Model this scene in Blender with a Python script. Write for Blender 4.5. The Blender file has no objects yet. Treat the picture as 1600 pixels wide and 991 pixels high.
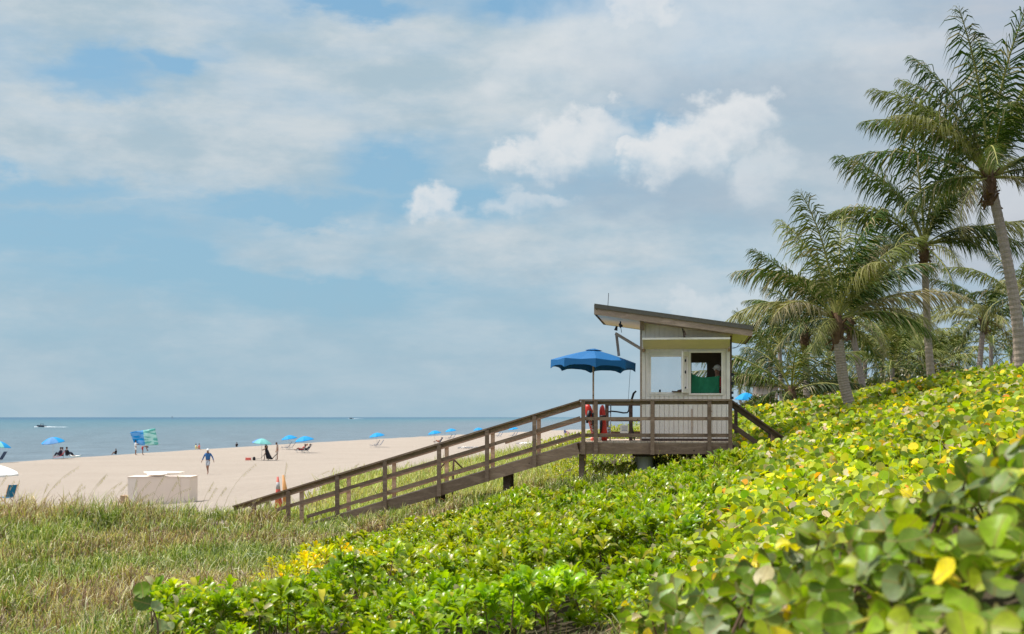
import bpy, math, random
import numpy as np
from mathutils import Vector, Matrix

random.seed(7)
rng = np.random.default_rng(11)
R = math.radians
scene = bpy.context.scene
coll = scene.collection

# ------------------------------------------------------------------ camera
EYE = 4.05           # metres above the flat of the beach
FOC = 2222.0         # photo pixels per unit tangent (50 mm on 36 mm, 1600 px)
cam_data = bpy.data.cameras.new('camera')
cam = bpy.data.objects.new('camera', cam_data)
coll.objects.link(cam)
cam.location = (0, 0, EYE)
cam.rotation_euler = (R(90), 0, 0)
cam_data.lens = 50
cam_data.sensor_width = 36
cam_data.shift_y = 156.5 / 1600
cam_data.clip_start = 0.1
cam_data.clip_end = 120000
cam_data.dof.use_dof = True
cam_data.dof.focus_distance = 37
cam_data.dof.aperture_fstop = 3.0
scene.camera = cam

# ------------------------------------------------------------------ light
SUN_EL, SUN_AZ = R(60), R(-78)      # azimuth measured from +Y towards +X
sun_data = bpy.data.lights.new('sun', 'SUN')
sun_data.energy = 3.9
sun_data.angle = R(0.6)
sun_data.color = (1.0, 0.95, 0.87)
sun = bpy.data.objects.new('sun', sun_data)
coll.objects.link(sun)
sd = Vector((math.sin(SUN_AZ) * math.cos(SUN_EL), math.cos(SUN_AZ) * math.cos(SUN_EL), math.sin(SUN_EL)))
sun.rotation_euler = sd.to_track_quat('Z', 'Y').to_euler()
sun.location = (-30, 20, 60)

scene.view_settings.view_transform = 'Standard'
scene.view_settings.look = 'None'
EXPO = 0.5
scene.view_settings.exposure = EXPO
scene.view_settings.gamma = 1.0
scene.cycles.max_bounces = 6
scene.cycles.diffuse_bounces = 3
scene.cycles.transmission_bounces = 4
scene.cycles.transparent_max_bounces = 8
scene.cycles.caustics_reflective = False
scene.cycles.caustics_refractive = False
scene.cycles.sample_clamp_indirect = 4


def lin(c):
    return tuple(((v / 255) / 12.92 if v / 255 <= 0.04045 else ((v / 255 + 0.055) / 1.055) ** 2.4) for v in c)


# ------------------------------------------------------------------ sky with clouds
world = bpy.data.worlds.new('World')
scene.world = world
world.use_nodes = True
wt = world.node_tree
wt.nodes.clear()
WSTR = 0.1


def wn(kind, **kw):
    n = wt.nodes.new(kind)
    for k, v in kw.items():
        setattr(n, k, v)
    return n


def wmath(op, a, b=None, c=None, clamp=False):
    n = wn('ShaderNodeMath', operation=op, use_clamp=clamp)
    for i, v in enumerate((a, b, c)):
        if v is None:
            continue
        if isinstance(v, (int, float)):
            n.inputs[i].default_value = v
        else:
            wt.links.new(v, n.inputs[i])
    return n.outputs[0]


def wvec(op, a, b=None):
    n = wn('ShaderNodeVectorMath', operation=op)
    for i, v in enumerate((a, b)):
        if v is None:
            continue
        if isinstance(v, (tuple, list)):
            n.inputs[i].default_value = v
        else:
            wt.links.new(v, n.inputs[i])
    return n


def wmix(fac, a, b):
    n = wn('ShaderNodeMix', data_type='RGBA')
    for sock, v in ((n.inputs[0], fac), (n.inputs[6], a), (n.inputs[7], b)):
        if isinstance(v, (int, float)):
            sock.default_value = v
        elif isinstance(v, tuple):
            sock.default_value = (*v, 1)
        else:
            wt.links.new(v, sock)
    return n.outputs[2]


def wramp(v, lo, hi, o0=0.0, o1=1.0):
    n = wn('ShaderNodeMapRange', interpolation_type='SMOOTHSTEP')
    wt.links.new(v, n.inputs[0])
    n.inputs[1].default_value = lo
    n.inputs[2].default_value = hi
    n.inputs[3].default_value = o0
    n.inputs[4].default_value = o1
    return n.outputs[0]


tc = wn('ShaderNodeTexCoord')
dirv = tc.outputs['Generated']
sky = wn('ShaderNodeTexSky', sky_type='NISHITA', sun_disc=False)
sky.sun_elevation = SUN_EL
sky.sun_rotation = SUN_AZ
sky.altitude = 0
sky.air_density = 1.0
sky.dust_density = 1.2
sky.ozone_density = 1.5
sep = wn('ShaderNodeSeparateXYZ')
wt.links.new(dirv, sep.inputs[0])
az = wmath('ARCTAN2', sep.outputs[0], sep.outputs[1])
el = wmath('ARCSINE', sep.outputs[2])


def wnoise(scale, detail=5, rough=0.55, stretch=(1, 1, 2.2), off=(0, 0, 0)):
    v = wvec('MULTIPLY', dirv, stretch).outputs[0]
    v = wvec('ADD', v, off).outputs[0]
    n = wn('ShaderNodeTexNoise')
    n.inputs['Scale'].default_value = scale
    n.inputs['Detail'].default_value = detail
    n.inputs['Roughness'].default_value = rough
    wt.links.new(v, n.inputs['Vector'])
    return n


comb = wn('ShaderNodeCombineXYZ')
wt.links.new(az, comb.inputs[0])
wt.links.new(el, comb.inputs[1])
n1 = wnoise(7, 4, 0.55)
n2 = wnoise(34, 6, 0.6, off=(3, 1, 2))
w1 = wvec('SUBTRACT', n1.outputs['Color'], (0.5, 0.5, 0.5)).outputs[0]
w1 = wvec('MULTIPLY', w1, (0.13, 0.06, 0)).outputs[0]
w2 = wvec('SUBTRACT', n2.outputs['Color'], (0.5, 0.5, 0.5)).outputs[0]
w2 = wvec('MULTIPLY', w2, (0.035, 0.028, 0)).outputs[0]
P = wvec('ADD', wvec('ADD', comb.outputs[0], w1).outputs[0], w2).outputs[0]


def blob(px, py, rx, ry, amp=1.0):
    a = math.atan((px - 800) / FOC)
    e = math.atan((652 - py) / FOC * math.cos(a))
    v = wvec('SUBTRACT', P, (a, e, 0)).outputs[0]
    v = wvec('MULTIPLY', v, (FOC / rx, FOC / ry, 0)).outputs[0]
    l = wvec('LENGTH', v).outputs['Value']
    n = wn('ShaderNodeMapRange', interpolation_type='SMOOTHSTEP')
    wt.links.new(l, n.inputs[0])
    n.inputs[1].default_value = 0.25
    n.inputs[2].default_value = 1.35
    n.inputs[3].default_value = amp
    n.inputs[4].default_value = 0
    return n.outputs[0]


def blobs(lst):
    out = None
    for b in lst:
        v = blob(*b)
        out = v if out is None else wmath('MAXIMUM', out, v)
    return out


def sc(c):
    return tuple(v / WSTR / 2 ** EXPO for v in lin(c))


# clear blue of the gaps, paler towards the horizon
base = wmix(0.55, sky.outputs[0], sc((108, 172, 208)))
base = wmix(wramp(el, 0.0, 0.42, 0.75, 0.0), base, sc((146, 186, 208)))
# thin high veil, with gaps
veil_n = wnoise(5.0, 5, 0.5, stretch=(1, 1, 3.2), off=(1.3, 4.2, 0.4))
veil = wramp(veil_n.outputs['Fac'], 0.30, 0.62, 0.15, 0.75)
inview = blobs([(250, 215, 640, 150, 0.95), (640, 120, 500, 160, 1.0), (480, 392, 260, 46, 0.8), (200, 30, 420, 100, 0.95),
                (900, 395, 460, 80, 0.9), (1430, 250, 460, 360, 1.0), (1150, 500, 420, 110, 0.8), (250, 480, 330, 34, 0.45), (150, 320, 130, 40, 0.6)])
veil = wmath('MAXIMUM', wmath('MULTIPLY', veil, wramp(el, 0.22, 0.6, 0.75, 1.2)), inview)
gaps = blobs([(160, 128, 95, 40, 0.9), (262, 112, 44, 26, 0.8), (600, 268, 110, 42, 0.9), (690, 335, 120, 36, 0.6), (600, 8, 90, 28, 0.85),
              (880, 10, 130, 44, 0.95), (1010, 172, 70, 22, 0.7), (60, 285, 190, 28, 0.75), (90, 370, 300, 60, 0.65),
              (400, 330, 240, 30, 0.65), (300, 440, 420, 44, 0.4), (330, 90, 60, 20, 0.3)])
wisp = wnoise(9.0, 7, 0.62, stretch=(1, 1, 5.0), off=(0.2, 3.1, 7.7))
wf = wmath('SUBTRACT', wisp.outputs['Fac'], 0.5)
veil = wmath('SUBTRACT', veil, gaps)
veil = wmath('ADD', veil, wmath('MULTIPLY', wf, 1.15), clamp=True)
fine = wnoise(13, 7, 0.6, stretch=(1, 1, 2.4), off=(5, 2, 1))
veilcol = wmix(wramp(fine.outputs['Fac'], 0.32, 0.68), sc((172, 194, 207)), sc((203, 213, 219)))
veilcol = wmix(wmath('MULTIPLY', wramp(az, 0.16, 0.36), 0.8), veilcol, sc((190, 195, 205)))
# unseen sheet overhead, brightened to add ambient light on shaded faces
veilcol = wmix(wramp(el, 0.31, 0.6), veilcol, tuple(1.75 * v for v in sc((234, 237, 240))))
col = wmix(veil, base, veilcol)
low = wramp(el, 0.0, 0.10, 0.5, 0.0)
col = wmix(low, col, sc((166, 191, 206)))
# grey-blue shaded bodies of the cumulus bank
grey_m = wmath('ADD', blobs([(1170, 135, 260, 60, 0.9), (1040, 305, 230, 60, 0.85), (1330, 190, 200, 100, 0.5), (1180, 330, 160, 50, 0.6)]),
               wmath('MULTIPLY', wmath('SUBTRACT', n2.outputs['Fac'], 0.5), 0.5), clamp=True)
col = wmix(wmath('MULTIPLY', grey_m, 0.8), col, sc((165, 183, 199)))
# heaped clouds: crisp ragged tops lit by the sun, fading into grey beneath
n3 = wnoise(48, 8, 0.55, stretch=(1, 1, 1.2), off=(2, 7, 3))
n4 = wnoise(17, 3, 0.5, stretch=(1, 1, 1.2), off=(6, 1, 2))
w3 = wvec('MULTIPLY', wvec('SUBTRACT', n3.outputs['Color'], (0.5, 0.5, 0.5)).outputs[0], (0.044, 0.044, 0)).outputs[0]
w4 = wvec('MULTIPLY', wvec('SUBTRACT', n4.outputs['Color'], (0.5, 0.5, 0.5)).outputs[0], (0.04, 0.03, 0)).outputs[0]
P2 = wvec('ADD', wvec('ADD', comb.outputs[0], w3).outputs[0], w4).outputs[0]


def puff(px, py, rx, ry, amp):
    a = math.atan((px - 800) / FOC)
    e = math.atan((652 - py) / FOC * math.cos(a))
    v = wvec('SUBTRACT', P2, (a, e, 0)).outputs[0]
    v = wvec('MULTIPLY', v, (FOC / rx, FOC / ry, 0)).outputs[0]
    l = wvec('LENGTH', v).outputs['Value']
    m = wramp(l, 0.55, 1.15, amp, 0.0)
    g = wvec('DOT_PRODUCT', v, (-0.35, 0.94, 0)).outputs['Value']
    return wmath('MULTIPLY', m, wramp(g, -0.95, 0.35))


pf = None
for b in [(1080, 80, 330, 125, 0.55), (950, 85, 120, 80, 0.62), (835, 125, 90, 60, 0.5), (1010, 25, 95, 50, 0.85), (1050, 70, 120, 85, 0.55), (1220, 30, 190, 70, 0.5), (1390, 80, 130, 60, 0.35),
          (915, 218, 95, 55, 0.95), (862, 245, 62, 38, 0.9), (812, 258, 52, 28, 0.95), (935, 195, 55, 34, 0.85),
          (1130, 205, 85, 52, 1.0), (1165, 190, 70, 46, 0.95), (1080, 228, 80, 46, 1.0), (1032, 248, 66, 48, 1.0), (985, 240, 38, 26, 0.95), (1195, 275, 62, 66, 0.55),
          (678, 322, 55, 34, 0.85), (700, 330, 60, 22, 0.5), (835, 320, 66, 26, 0.5), (1062, 468, 36, 26, 0.45), (1110, 474, 44, 28, 0.4), (1175, 478, 60, 30, 0.4), (1260, 450, 80, 46, 0.35), (1570, 320, 130, 90, 0.4)]:
    q_ = puff(*b)
    pf = q_ if pf is None else wmath('MAXIMUM', pf, q_)
pf = wmath('MULTIPLY', pf, wramp(n3.outputs['Fac'], 0.2, 0.62, 0.72, 1.0))
col = wmix(pf, col, sc((224, 228, 231)))
below = wramp(el, -0.03, -0.002, 0.0, 1.0)
col = wmix(below, sc((120, 130, 125)), col)
bg = wn('ShaderNodeBackground')
bg.inputs['Strength'].default_value = WSTR
wt.links.new(col, bg.inputs['Color'])
wo = wn('ShaderNodeOutputWorld')
wt.links.new(bg.outputs[0], wo.inputs['Surface'])
world.cycles.sampling_method = 'MANUAL'
world.cycles.sample_map_resolution = 512

# ------------------------------------------------------------------ helpers

def at(px, py, Y):
    return Vector(((px - 800) / FOC * Y, Y, EYE - (py - 652) / FOC * Y))


def tag(o, label=None, cat=None, group=None, kind=None):
    if label:
        o['label'] = label
    if cat:
        o['category'] = cat
    if group:
        o['group'] = group
    if kind:
        o['kind'] = kind
    return o


def thing(name, label, cat, loc=(0, 0, 0), rotz=0.0, group=None):
    o = bpy.data.objects.new(name, None)
    coll.objects.link(o)
    o.empty_display_size = 0.2
    o.location = loc
    o.rotation_euler = (0, 0, rotz)
    return tag(o, label, cat, group)


def worldloc(o):
    v = Vector((0, 0, 0))
    while o is not None:
        v = v + Vector(o.location)
        o = o.parent
    return v


class MB:
    """collects boxes, beams, tubes, sheets in world metres and links them as one mesh"""

    def __init__(self):
        self.v, self.f, self.c = [], [], []

    def add(self, vs, fs, col=(1, 1, 1)):
        b = len(self.v)
        self.v += [tuple(p) for p in vs]
        self.f += [tuple(i + b for i in f) for f in fs]
        self.c += [col] * len(vs)
        return self

    def obox(self, c, ax, ay, az_, col=(1, 1, 1)):
        c, ax, ay, az_ = Vector(c), Vector(ax), Vector(ay), Vector(az_)
        vs = [c + sx * ax + sy * ay + sz * az_ for sz in (-1, 1) for sy in (-1, 1) for sx in (-1, 1)]
        return self.add(vs, [(0, 2, 3, 1), (4, 5, 7, 6), (0, 1, 5, 4), (2, 6, 7, 3), (0, 4, 6, 2), (1, 3, 7, 5)], col)

    def box(self, x0, x1, y0, y1, z0, z1, col=(1, 1, 1)):
        return self.obox(((x0 + x1) / 2, (y0 + y1) / 2, (z0 + z1) / 2), ((x1 - x0) / 2, 0, 0), (0, (y1 - y0) / 2, 0), (0, 0, (z1 - z0) / 2), col)

    def beam(self, p0, p1, w, h, up=(0, 0, 1), col=(1, 1, 1)):
        p0, p1, up = Vector(p0), Vector(p1), Vector(up)
        d = (p1 - p0)
        L = d.length
        d.normalize()
        s = d.cross(up).normalized()
        u = s.cross(d).normalized()
        return self.obox((p0 + p1) / 2, d * (L / 2), s * (w / 2), u * (h / 2), col)

    def tube(self, pts, r, n=8, cap=True, col=(1, 1, 1)):
        pts = [Vector(p) for p in pts]
        rs = r if isinstance(r, (list, tuple)) else [r] * len(pts)
        vs, fs = [], []
        prev = None
        for i, p in enumerate(pts):
            d = (pts[min(i + 1, len(pts) - 1)] - pts[max(i - 1, 0)]).normalized()
            if prev is None:
                a = Vector((0, 0, 1)) if abs(d.z) < 0.9 else Vector((1, 0, 0))
                s = d.cross(a).normalized()
            else:
                s = (prev - d * prev.dot(d)).normalized()
            prev = s
            t = d.cross(s)
            for k in range(n):
                an = 2 * math.pi * k / n
                vs.append(p + (s * math.cos(an) + t * math.sin(an)) * rs[i])
        for i in range(len(pts) - 1):
            for k in range(n):
                k2 = (k + 1) % n
                fs.append((i * n + k, i * n + k2, (i + 1) * n + k2, (i + 1) * n + k))
        if cap:
            fs.append(tuple(range(n - 1, -1, -1)))
            fs.append(tuple((len(pts) - 1) * n + k for k in range(n)))
        return self.add(vs, fs, col)

    def lathe(self, c, prof, n=16, col=(1, 1, 1)):
        vs, fs = [], []
        for r, z in prof:
            for k in range(n):
                a = 2 * math.pi * k / n
                vs.append((c[0] + r * math.cos(a), c[1] + r * math.sin(a), c[2] + z))
        for i in range(len(prof) - 1):
            for k in range(n):
                k2 = (k + 1) % n
                fs.append((i * n + k, i * n + k2, (i + 1) * n + k2, (i + 1) * n + k))
        fs.append(tuple(range(n - 1, -1, -1)))
        fs.append(tuple((len(prof) - 1) * n + k for k in range(n)))
        return self.add(vs, fs, col)

    def ball(self, c, rx, ry, rz, n=12, m=8, col=(1, 1, 1)):
        prof = [(max(math.sin(math.pi * i / m), 0.001), -math.cos(math.pi * i / m)) for i in range(m + 1)]
        vs, fs = [], []
        for r, z in prof:
            for k in range(n):
                a = 2 * math.pi * k / n
                vs.append((c[0] + rx * r * math.cos(a), c[1] + ry * r * math.sin(a), c[2] + rz * z))
        for i in range(m):
            for k in range(n):
                k2 = (k + 1) % n
                fs.append((i * n + k, i * n + k2, (i + 1) * n + k2, (i + 1) * n + k))
        return self.add(vs, fs, col)

    def sheet(self, grid, thick=0.0, col=(1, 1, 1)):
        """grid: rows of points"""
        nr, nc = len(grid), len(grid[0])
        vs = [Vector(p) for row in grid for p in row]
        fs = [(i * nc + j, i * nc + j + 1, (i + 1) * nc + j + 1, (i + 1) * nc + j) for i in range(nr - 1) for j in range(nc - 1)]
        return self.add(vs, fs, col)

    def build(self, name, mat, parent=None, smooth=False, solid=0.0, tint=False):
        off = worldloc(parent) if parent is not None else Vector((0, 0, 0))
        me = bpy.data.meshes.new(name)
        me.from_pydata([tuple(Vector(p) - off) for p in self.v], [], self.f)
        for m in (mat if isinstance(mat, (list, tuple)) else [mat]):
            me.materials.append(m)
        if tint:
            at_ = me.attributes.new('tint', 'FLOAT_COLOR', 'POINT')
            at_.data.foreach_set('color', np.array([(*c, 1) for c in self.c], dtype=np.float32).ravel())
        if smooth:
            me.polygons.foreach_set('use_smooth', [True] * len(me.polygons))
        me.update()
        o = bpy.data.objects.new(name, me)
        coll.objects.link(o)
        if parent is not None:
            o.parent = parent
        if solid:
            md = o.modifiers.new('thickness', 'SOLIDIFY')
            md.thickness = solid
            md.offset = 0
        return o


kids = {}


def children(o):
    return [c for c in coll.objects if c.parent is o]


def copy_tree(o, parent=None):
    c = o.copy()
    coll.objects.link(c)
    c.parent = parent
    for ch in children(o):
        copy_tree(ch, c)
    return c


# ------------------------------------------------------------------ materials
def mat_new(name):
    m = bpy.data.materials.new(name)
    m.use_nodes = True
    nt = m.node_tree
    nt.nodes.clear()
    out = nt.nodes.new('ShaderNodeOutputMaterial')
    return m, nt, out


def N(nt, kind, ins=None, **kw):
    n = nt.nodes.new(kind)
    for k, v in kw.items():
        setattr(n, k, v)
    for k, v in (ins or {}).items():
        s = n.inputs[k]
        if hasattr(v, 'is_output') or isinstance(v, bpy.types.NodeSocket):
            nt.links.new(v, s)
        elif isinstance(v, tuple) and len(v) == 3 and s.type == 'RGBA':
            s.default_value = (*v, 1)
        else:
            s.default_value = v
    return n


def plain(name, col, rough=0.6, var=0.12, scale=8.0, bump=0.1, metal=0.0, translucent=0.0, stretch=(1, 1, 1), dirt=None, spec=0.4):
    m, nt, out = mat_new(name)
    t = N(nt, 'ShaderNodeTexCoord')
    mp = N(nt, 'ShaderNodeMapping', {'Vector': t.outputs['Object'], 'Scale': stretch})
    no = N(nt, 'ShaderNodeTexNoise', {'Vector': mp.outputs[0], 'Scale': scale, 'Detail': 6.0, 'Roughness': 0.6})
    big = N(nt, 'ShaderNodeTexNoise', {'Vector': mp.outputs[0], 'Scale': scale * 0.17, 'Detail': 3.0})
    dark = tuple(max(0, c * (1 - 2 * var)) for c in col)
    light = tuple(min(1, c * (1 + 1.2 * var)) for c in col)
    mix = N(nt, 'ShaderNodeMix', {0: no.outputs['Fac'], 6: dark, 7: light}, data_type='RGBA')
    c = mix.outputs[2]
    if dirt:
        rp = N(nt, 'ShaderNodeMapRange', {0: big.outputs['Fac'], 1: 0.48, 2: 0.72, 3: 0.0, 4: 0.75})
        c = N(nt, 'ShaderNodeMix', {0: rp.outputs[0], 6: c, 7: dirt}, data_type='RGBA').outputs[2]
    p = N(nt, 'ShaderNodeBsdfPrincipled', {'Base Color': c, 'Roughness': rough, 'Metallic': metal, 'Specular IOR Level': spec})
    if bump:
        b = N(nt, 'ShaderNodeBump', {'Height': no.outputs['Fac'], 'Strength': bump, 'Distance': 0.01})
        nt.links.new(b.outputs[0], p.inputs['Normal'])
    sh = p.outputs[0]
    if translucent:
        tr = N(nt, 'ShaderNodeBsdfTranslucent', {'Color': c})
        sh = N(nt, 'ShaderNodeMixShader', {0: translucent, 1: sh, 2: tr.outputs[0]}).outputs[0]
    nt.links.new(sh, out.inputs['Surface'])
    return m


def wood(name, col, col2, rough=0.8, grain=(1, 1, 1)):
    """weathered timber: streaky grain, knots, pale wear and a different tone per object"""
    m, nt, out = mat_new(name)
    t = N(nt, 'ShaderNodeTexCoord')
    oi = N(nt, 'ShaderNodeObjectInfo')
    off = N(nt, 'ShaderNodeVectorMath', {0: t.outputs['Object'], 1: oi.outputs['Location']}, operation='ADD')
    mp = N(nt, 'ShaderNodeMapping', {'Vector': off.outputs[0], 'Scale': grain})
    g = N(nt, 'ShaderNodeTexNoise', {'Vector': mp.outputs[0], 'Scale': 9.0, 'Detail': 8.0, 'Roughness': 0.7})
    b = N(nt, 'ShaderNodeTexNoise', {'Vector': mp.outputs[0], 'Scale': 1.3, 'Detail': 4.0, 'Roughness': 0.6})
    c = N(nt, 'ShaderNodeMix', {0: N(nt, 'ShaderNodeMapRange', {0: g.outputs['Fac'], 1: 0.3, 2: 0.7}).outputs[0], 6: col, 7: col2}, data_type='RGBA').outputs[2]
    w = N(nt, 'ShaderNodeMapRange', {0: b.outputs['Fac'], 1: 0.5, 2: 0.8, 3: 0.0, 4: 0.6})
    pale = tuple(min(1, x * 1.7 + 0.03) for x in col2)
    c = N(nt, 'ShaderNodeMix', {0: w.outputs[0], 6: c, 7: pale}, data_type='RGBA').outputs[2]
    br = N(nt, 'ShaderNodeMapRange', {0: oi.outputs['Random'], 3: 0.78, 4: 1.2})
    c = N(nt, 'ShaderNodeVectorMath', {0: c, 'Scale': br.outputs[0]}, operation='SCALE').outputs[0]
    vo = N(nt, 'ShaderNodeTexVoronoi', {'Vector': off.outputs[0], 'Scale': 3.4})
    kn = N(nt, 'ShaderNodeMapRange', {0: vo.outputs['Distance'], 1: 0.05, 2: 0.10, 3: 0.35, 4: 1.0})
    c = N(nt, 'ShaderNodeVectorMath', {0: c, 'Scale': kn.outputs[0]}, operation='SCALE').outputs[0]
    p = N(nt, 'ShaderNodeBsdfPrincipled', {'Base Color': c, 'Roughness': rough, 'Specular IOR Level': 0.25})
    bp = N(nt, 'ShaderNodeBump', {'Height': g.outputs['Fac'], 'Strength': 0.35, 'Distance': 0.01})
    nt.links.new(bp.outputs[0], p.inputs['Normal'])
    nt.links.new(p.outputs[0], out.inputs['Surface'])
    return m


def leafy(name, translucent=0.4, rough=0.45, spec=0.5, veins=False, tr_gain=(1.5, 1.5, 0.6)):
    """leaf with its own colour in the 'tint' attribute"""
    m, nt, out = mat_new(name)
    a = N(nt, 'ShaderNodeAttribute', attribute_name='tint')
    c = a.outputs['Color']
    if veins:
        luv = N(nt, 'ShaderNodeAttribute', attribute_name='luv')
        s = N(nt, 'ShaderNodeSeparateXYZ', {0: luv.outputs['Vector']})
        ax = N(nt, 'ShaderNodeMath', {0: s.outputs[0]}, operation='ABSOLUTE')
        mid = N(nt, 'ShaderNodeMapRange', {0: ax.outputs[0], 1: 0.0, 2: 0.05, 3: 0.75, 4: 0.0})
        lat = N(nt, 'ShaderNodeMath', {0: s.outputs[1], 1: N(nt, 'ShaderNodeMath', {0: ax.outputs[0], 1: 0.55}, operation='MULTIPLY').outputs[0]}, operation='SUBTRACT')
        latf = N(nt, 'ShaderNodeMath', {0: N(nt, 'ShaderNodeMath', {0: lat.outputs[0], 1: 5.0}, operation='MULTIPLY').outputs[0]}, operation='FRACT')
        latd = N(nt, 'ShaderNodeMath', {0: N(nt, 'ShaderNodeMath', {0: latf.outputs[0], 1: 0.5}, operation='SUBTRACT').outputs[0]}, operation='ABSOLUTE')
        latm = N(nt, 'ShaderNodeMapRange', {0: latd.outputs[0], 1: 0.0, 2: 0.09, 3: 0.4, 4: 0.0})
        vm = N(nt, 'ShaderNodeMath', {0: mid.outputs[0], 1: latm.outputs[0]}, operation='MAXIMUM')
        t = N(nt, 'ShaderNodeTexCoord')
        no = N(nt, 'ShaderNodeTexNoise', {'Vector': luv.outputs['Vector'], 'Scale': 2.5, 'Detail': 5.0})
        bl = N(nt, 'ShaderNodeMapRange', {0: no.outputs['Fac'], 1: 0.35, 2: 0.7, 3: 0.8, 4: 1.2})
        c = N(nt, 'ShaderNodeVectorMath', {0: c, 'Scale': bl.outputs[0]}, operation='SCALE').outputs[0]
        c = N(nt, 'ShaderNodeMix', {0: vm.outputs[0], 6: c, 7: (0.30, 0.20, 0.07)}, data_type='RGBA').outputs[2]
        # brown rims on old leaves
        rr = N(nt, 'ShaderNodeVectorMath', {0: luv.outputs['Vector'], 1: (0, 0.5, 0)}, operation='DISTANCE')
        rn = N(nt, 'ShaderNodeMath', {0: rr.outputs['Value'], 1: N(nt, 'ShaderNodeMath', {0: no.outputs['Fac'], 1: 0.35}, operation='MULTIPLY').outputs[0]}, operation='ADD')
        rm = N(nt, 'ShaderNodeMapRange', {0: rn.outputs[0], 1: 0.66, 2: 0.74, 3: 0.0, 4: 0.7})
        c = N(nt, 'ShaderNodeMix', {0: rm.outputs[0], 6: c, 7: (0.16, 0.09, 0.03)}, data_type='RGBA').outputs[2]
    p = N(nt, 'ShaderNodeBsdfPrincipled', {'Base Color': c, 'Roughness': rough, 'Specular IOR Level': spec})
    tcx = N(nt, 'ShaderNodeVectorMath', {0: c, 1: tr_gain}, operation='MULTIPLY')
    tr = N(nt, 'ShaderNodeBsdfTranslucent', {'Color': tcx.outputs[0]})
    sh = N(nt, 'ShaderNodeMixShader', {0: translucent, 1: p.outputs[0], 2: tr.outputs[0]})
    nt.links.new(sh.outputs[0], out.inputs['Surface'])
    return m


M = {}
M['leaf_far'] = leafy('sea_grape_leaf_small', 0.40, 0.5, 0.28, tr_gain=(1.5, 1.45, 0.3))
M['leaf_near'] = leafy('sea_grape_leaf_large', 0.34, 0.45, 0.35, veins=True)
M['shrub'] = leafy('shrub_leaf', 0.38, 0.32, 0.5, tr_gain=(1.5, 1.5, 0.3))
M['grass'] = leafy('grass_blade', 0.3, 0.6, 0.25)
M['palm'] = leafy('palm_leaflet', 0.16, 0.55, 0.22, tr_gain=(1.4, 1.5, 0.5))
M['bark'] = plain('palm_bark', (0.42, 0.33, 0.27), 0.9, 0.35, 9, 0.6, stretch=(1, 1, 4))
M['boots'] = plain('palm_fibre', (0.16, 0.09, 0.05), 0.95, 0.4, 12, 0.6)
M['twig'] = plain('twig', (0.17, 0.10, 0.07), 0.85, 0.3, 20, 0.3)
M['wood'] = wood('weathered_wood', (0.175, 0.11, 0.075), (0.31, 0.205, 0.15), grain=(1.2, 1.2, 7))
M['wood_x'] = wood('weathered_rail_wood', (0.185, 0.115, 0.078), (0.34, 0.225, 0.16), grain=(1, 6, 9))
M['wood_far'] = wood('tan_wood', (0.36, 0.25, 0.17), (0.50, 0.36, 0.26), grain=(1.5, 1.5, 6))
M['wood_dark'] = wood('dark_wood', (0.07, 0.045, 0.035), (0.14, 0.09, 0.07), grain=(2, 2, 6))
M['deck'] = wood('deck_plank_wood', (0.42, 0.32, 0.24), (0.55, 0.44, 0.34), grain=(7, 1, 1))
M['cream'] = plain('cream_paint', (0.90, 0.80, 0.72), 0.6, 0.06, 6, 0.12, stretch=(1, 1, 0.5), dirt=(0.74, 0.64, 0.54))
M['trim'] = plain('cream_trim_paint', (0.90, 0.81, 0.73), 0.55, 0.05, 9, 0.1, dirt=(0.66, 0.58, 0.46))
M['soffit'] = plain('cream_soffit_paint', (0.90, 0.78, 0.68), 0.7, 0.05, 5, 0.05)
M['bounce_yellow'] = plain('bounce_yellow_board_paint', (0.80, 0.74, 0.45), 0.6, 0.06, 5, 0.05)  # yellow-green bounce light on the undersides, put into the paint colour
M['roofing'] = plain('grey_roof_felt', (0.16, 0.14, 0.12), 0.9, 0.2, 20, 0.3)
M['fascia'] = wood('fascia_wood', (0.29, 0.195, 0.145), (0.46, 0.33, 0.26), grain=(1, 6, 9))
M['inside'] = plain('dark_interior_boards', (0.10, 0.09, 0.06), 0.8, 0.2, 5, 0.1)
M['blue_canvas'] = plain('deep_blue_canvas', (0.008, 0.135, 0.36), 0.7, 0.05, 30, 0.1, translucent=0.15)
M['rent_blue'] = plain('bright_blue_canvas', (0.0, 0.34, 0.72), 0.7, 0.04, 30, 0.05, translucent=0.25)
M['white'] = plain('white_plastic', (0.80, 0.78, 0.74), 0.45, 0.03, 6, 0.03)
M['grey_metal'] = plain('grey_metal', (0.42, 0.42, 0.43), 0.35, 0.08, 12, 0.0, metal=0.8)
M['black'] = plain('black_rubber', (0.015, 0.016, 0.022), 0.5, 0.1, 20, 0.05)
M['red'] = plain('red_foam_vinyl', (0.62, 0.035, 0.02), 0.4, 0.08, 14, 0.05)
M['orange'] = plain('faded_orange_plastic', (0.62, 0.29, 0.09), 0.55, 0.12, 9, 0.05, dirt=(0.70, 0.45, 0.25))
M['cone_red'] = plain('worn_red_orange_plastic', (0.55, 0.09, 0.06), 0.5, 0.12, 9, 0.05, dirt=(0.55, 0.12, 0.08))
M['reflect'] = plain('grey_reflective_band', (0.45, 0.42, 0.42), 0.5, 0.1, 15, 0.0)
M['towel'] = plain('green_towel', (0.02, 0.19, 0.095), 0.9, 0.15, 10, 0.3, translucent=0.1)
M['concrete'] = plain('concrete', (0.42, 0.40, 0.32), 0.85, 0.15, 7, 0.3, dirt=(0.18, 0.19, 0.12))
M['boxp'] = plain('beige_painted_panel', (0.80, 0.66, 0.56), 0.6, 0.04, 3, 0.05)
M['boxw'] = plain('pale_painted_panel', (0.78, 0.68, 0.60), 0.6, 0.04, 3, 0.05)
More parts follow.
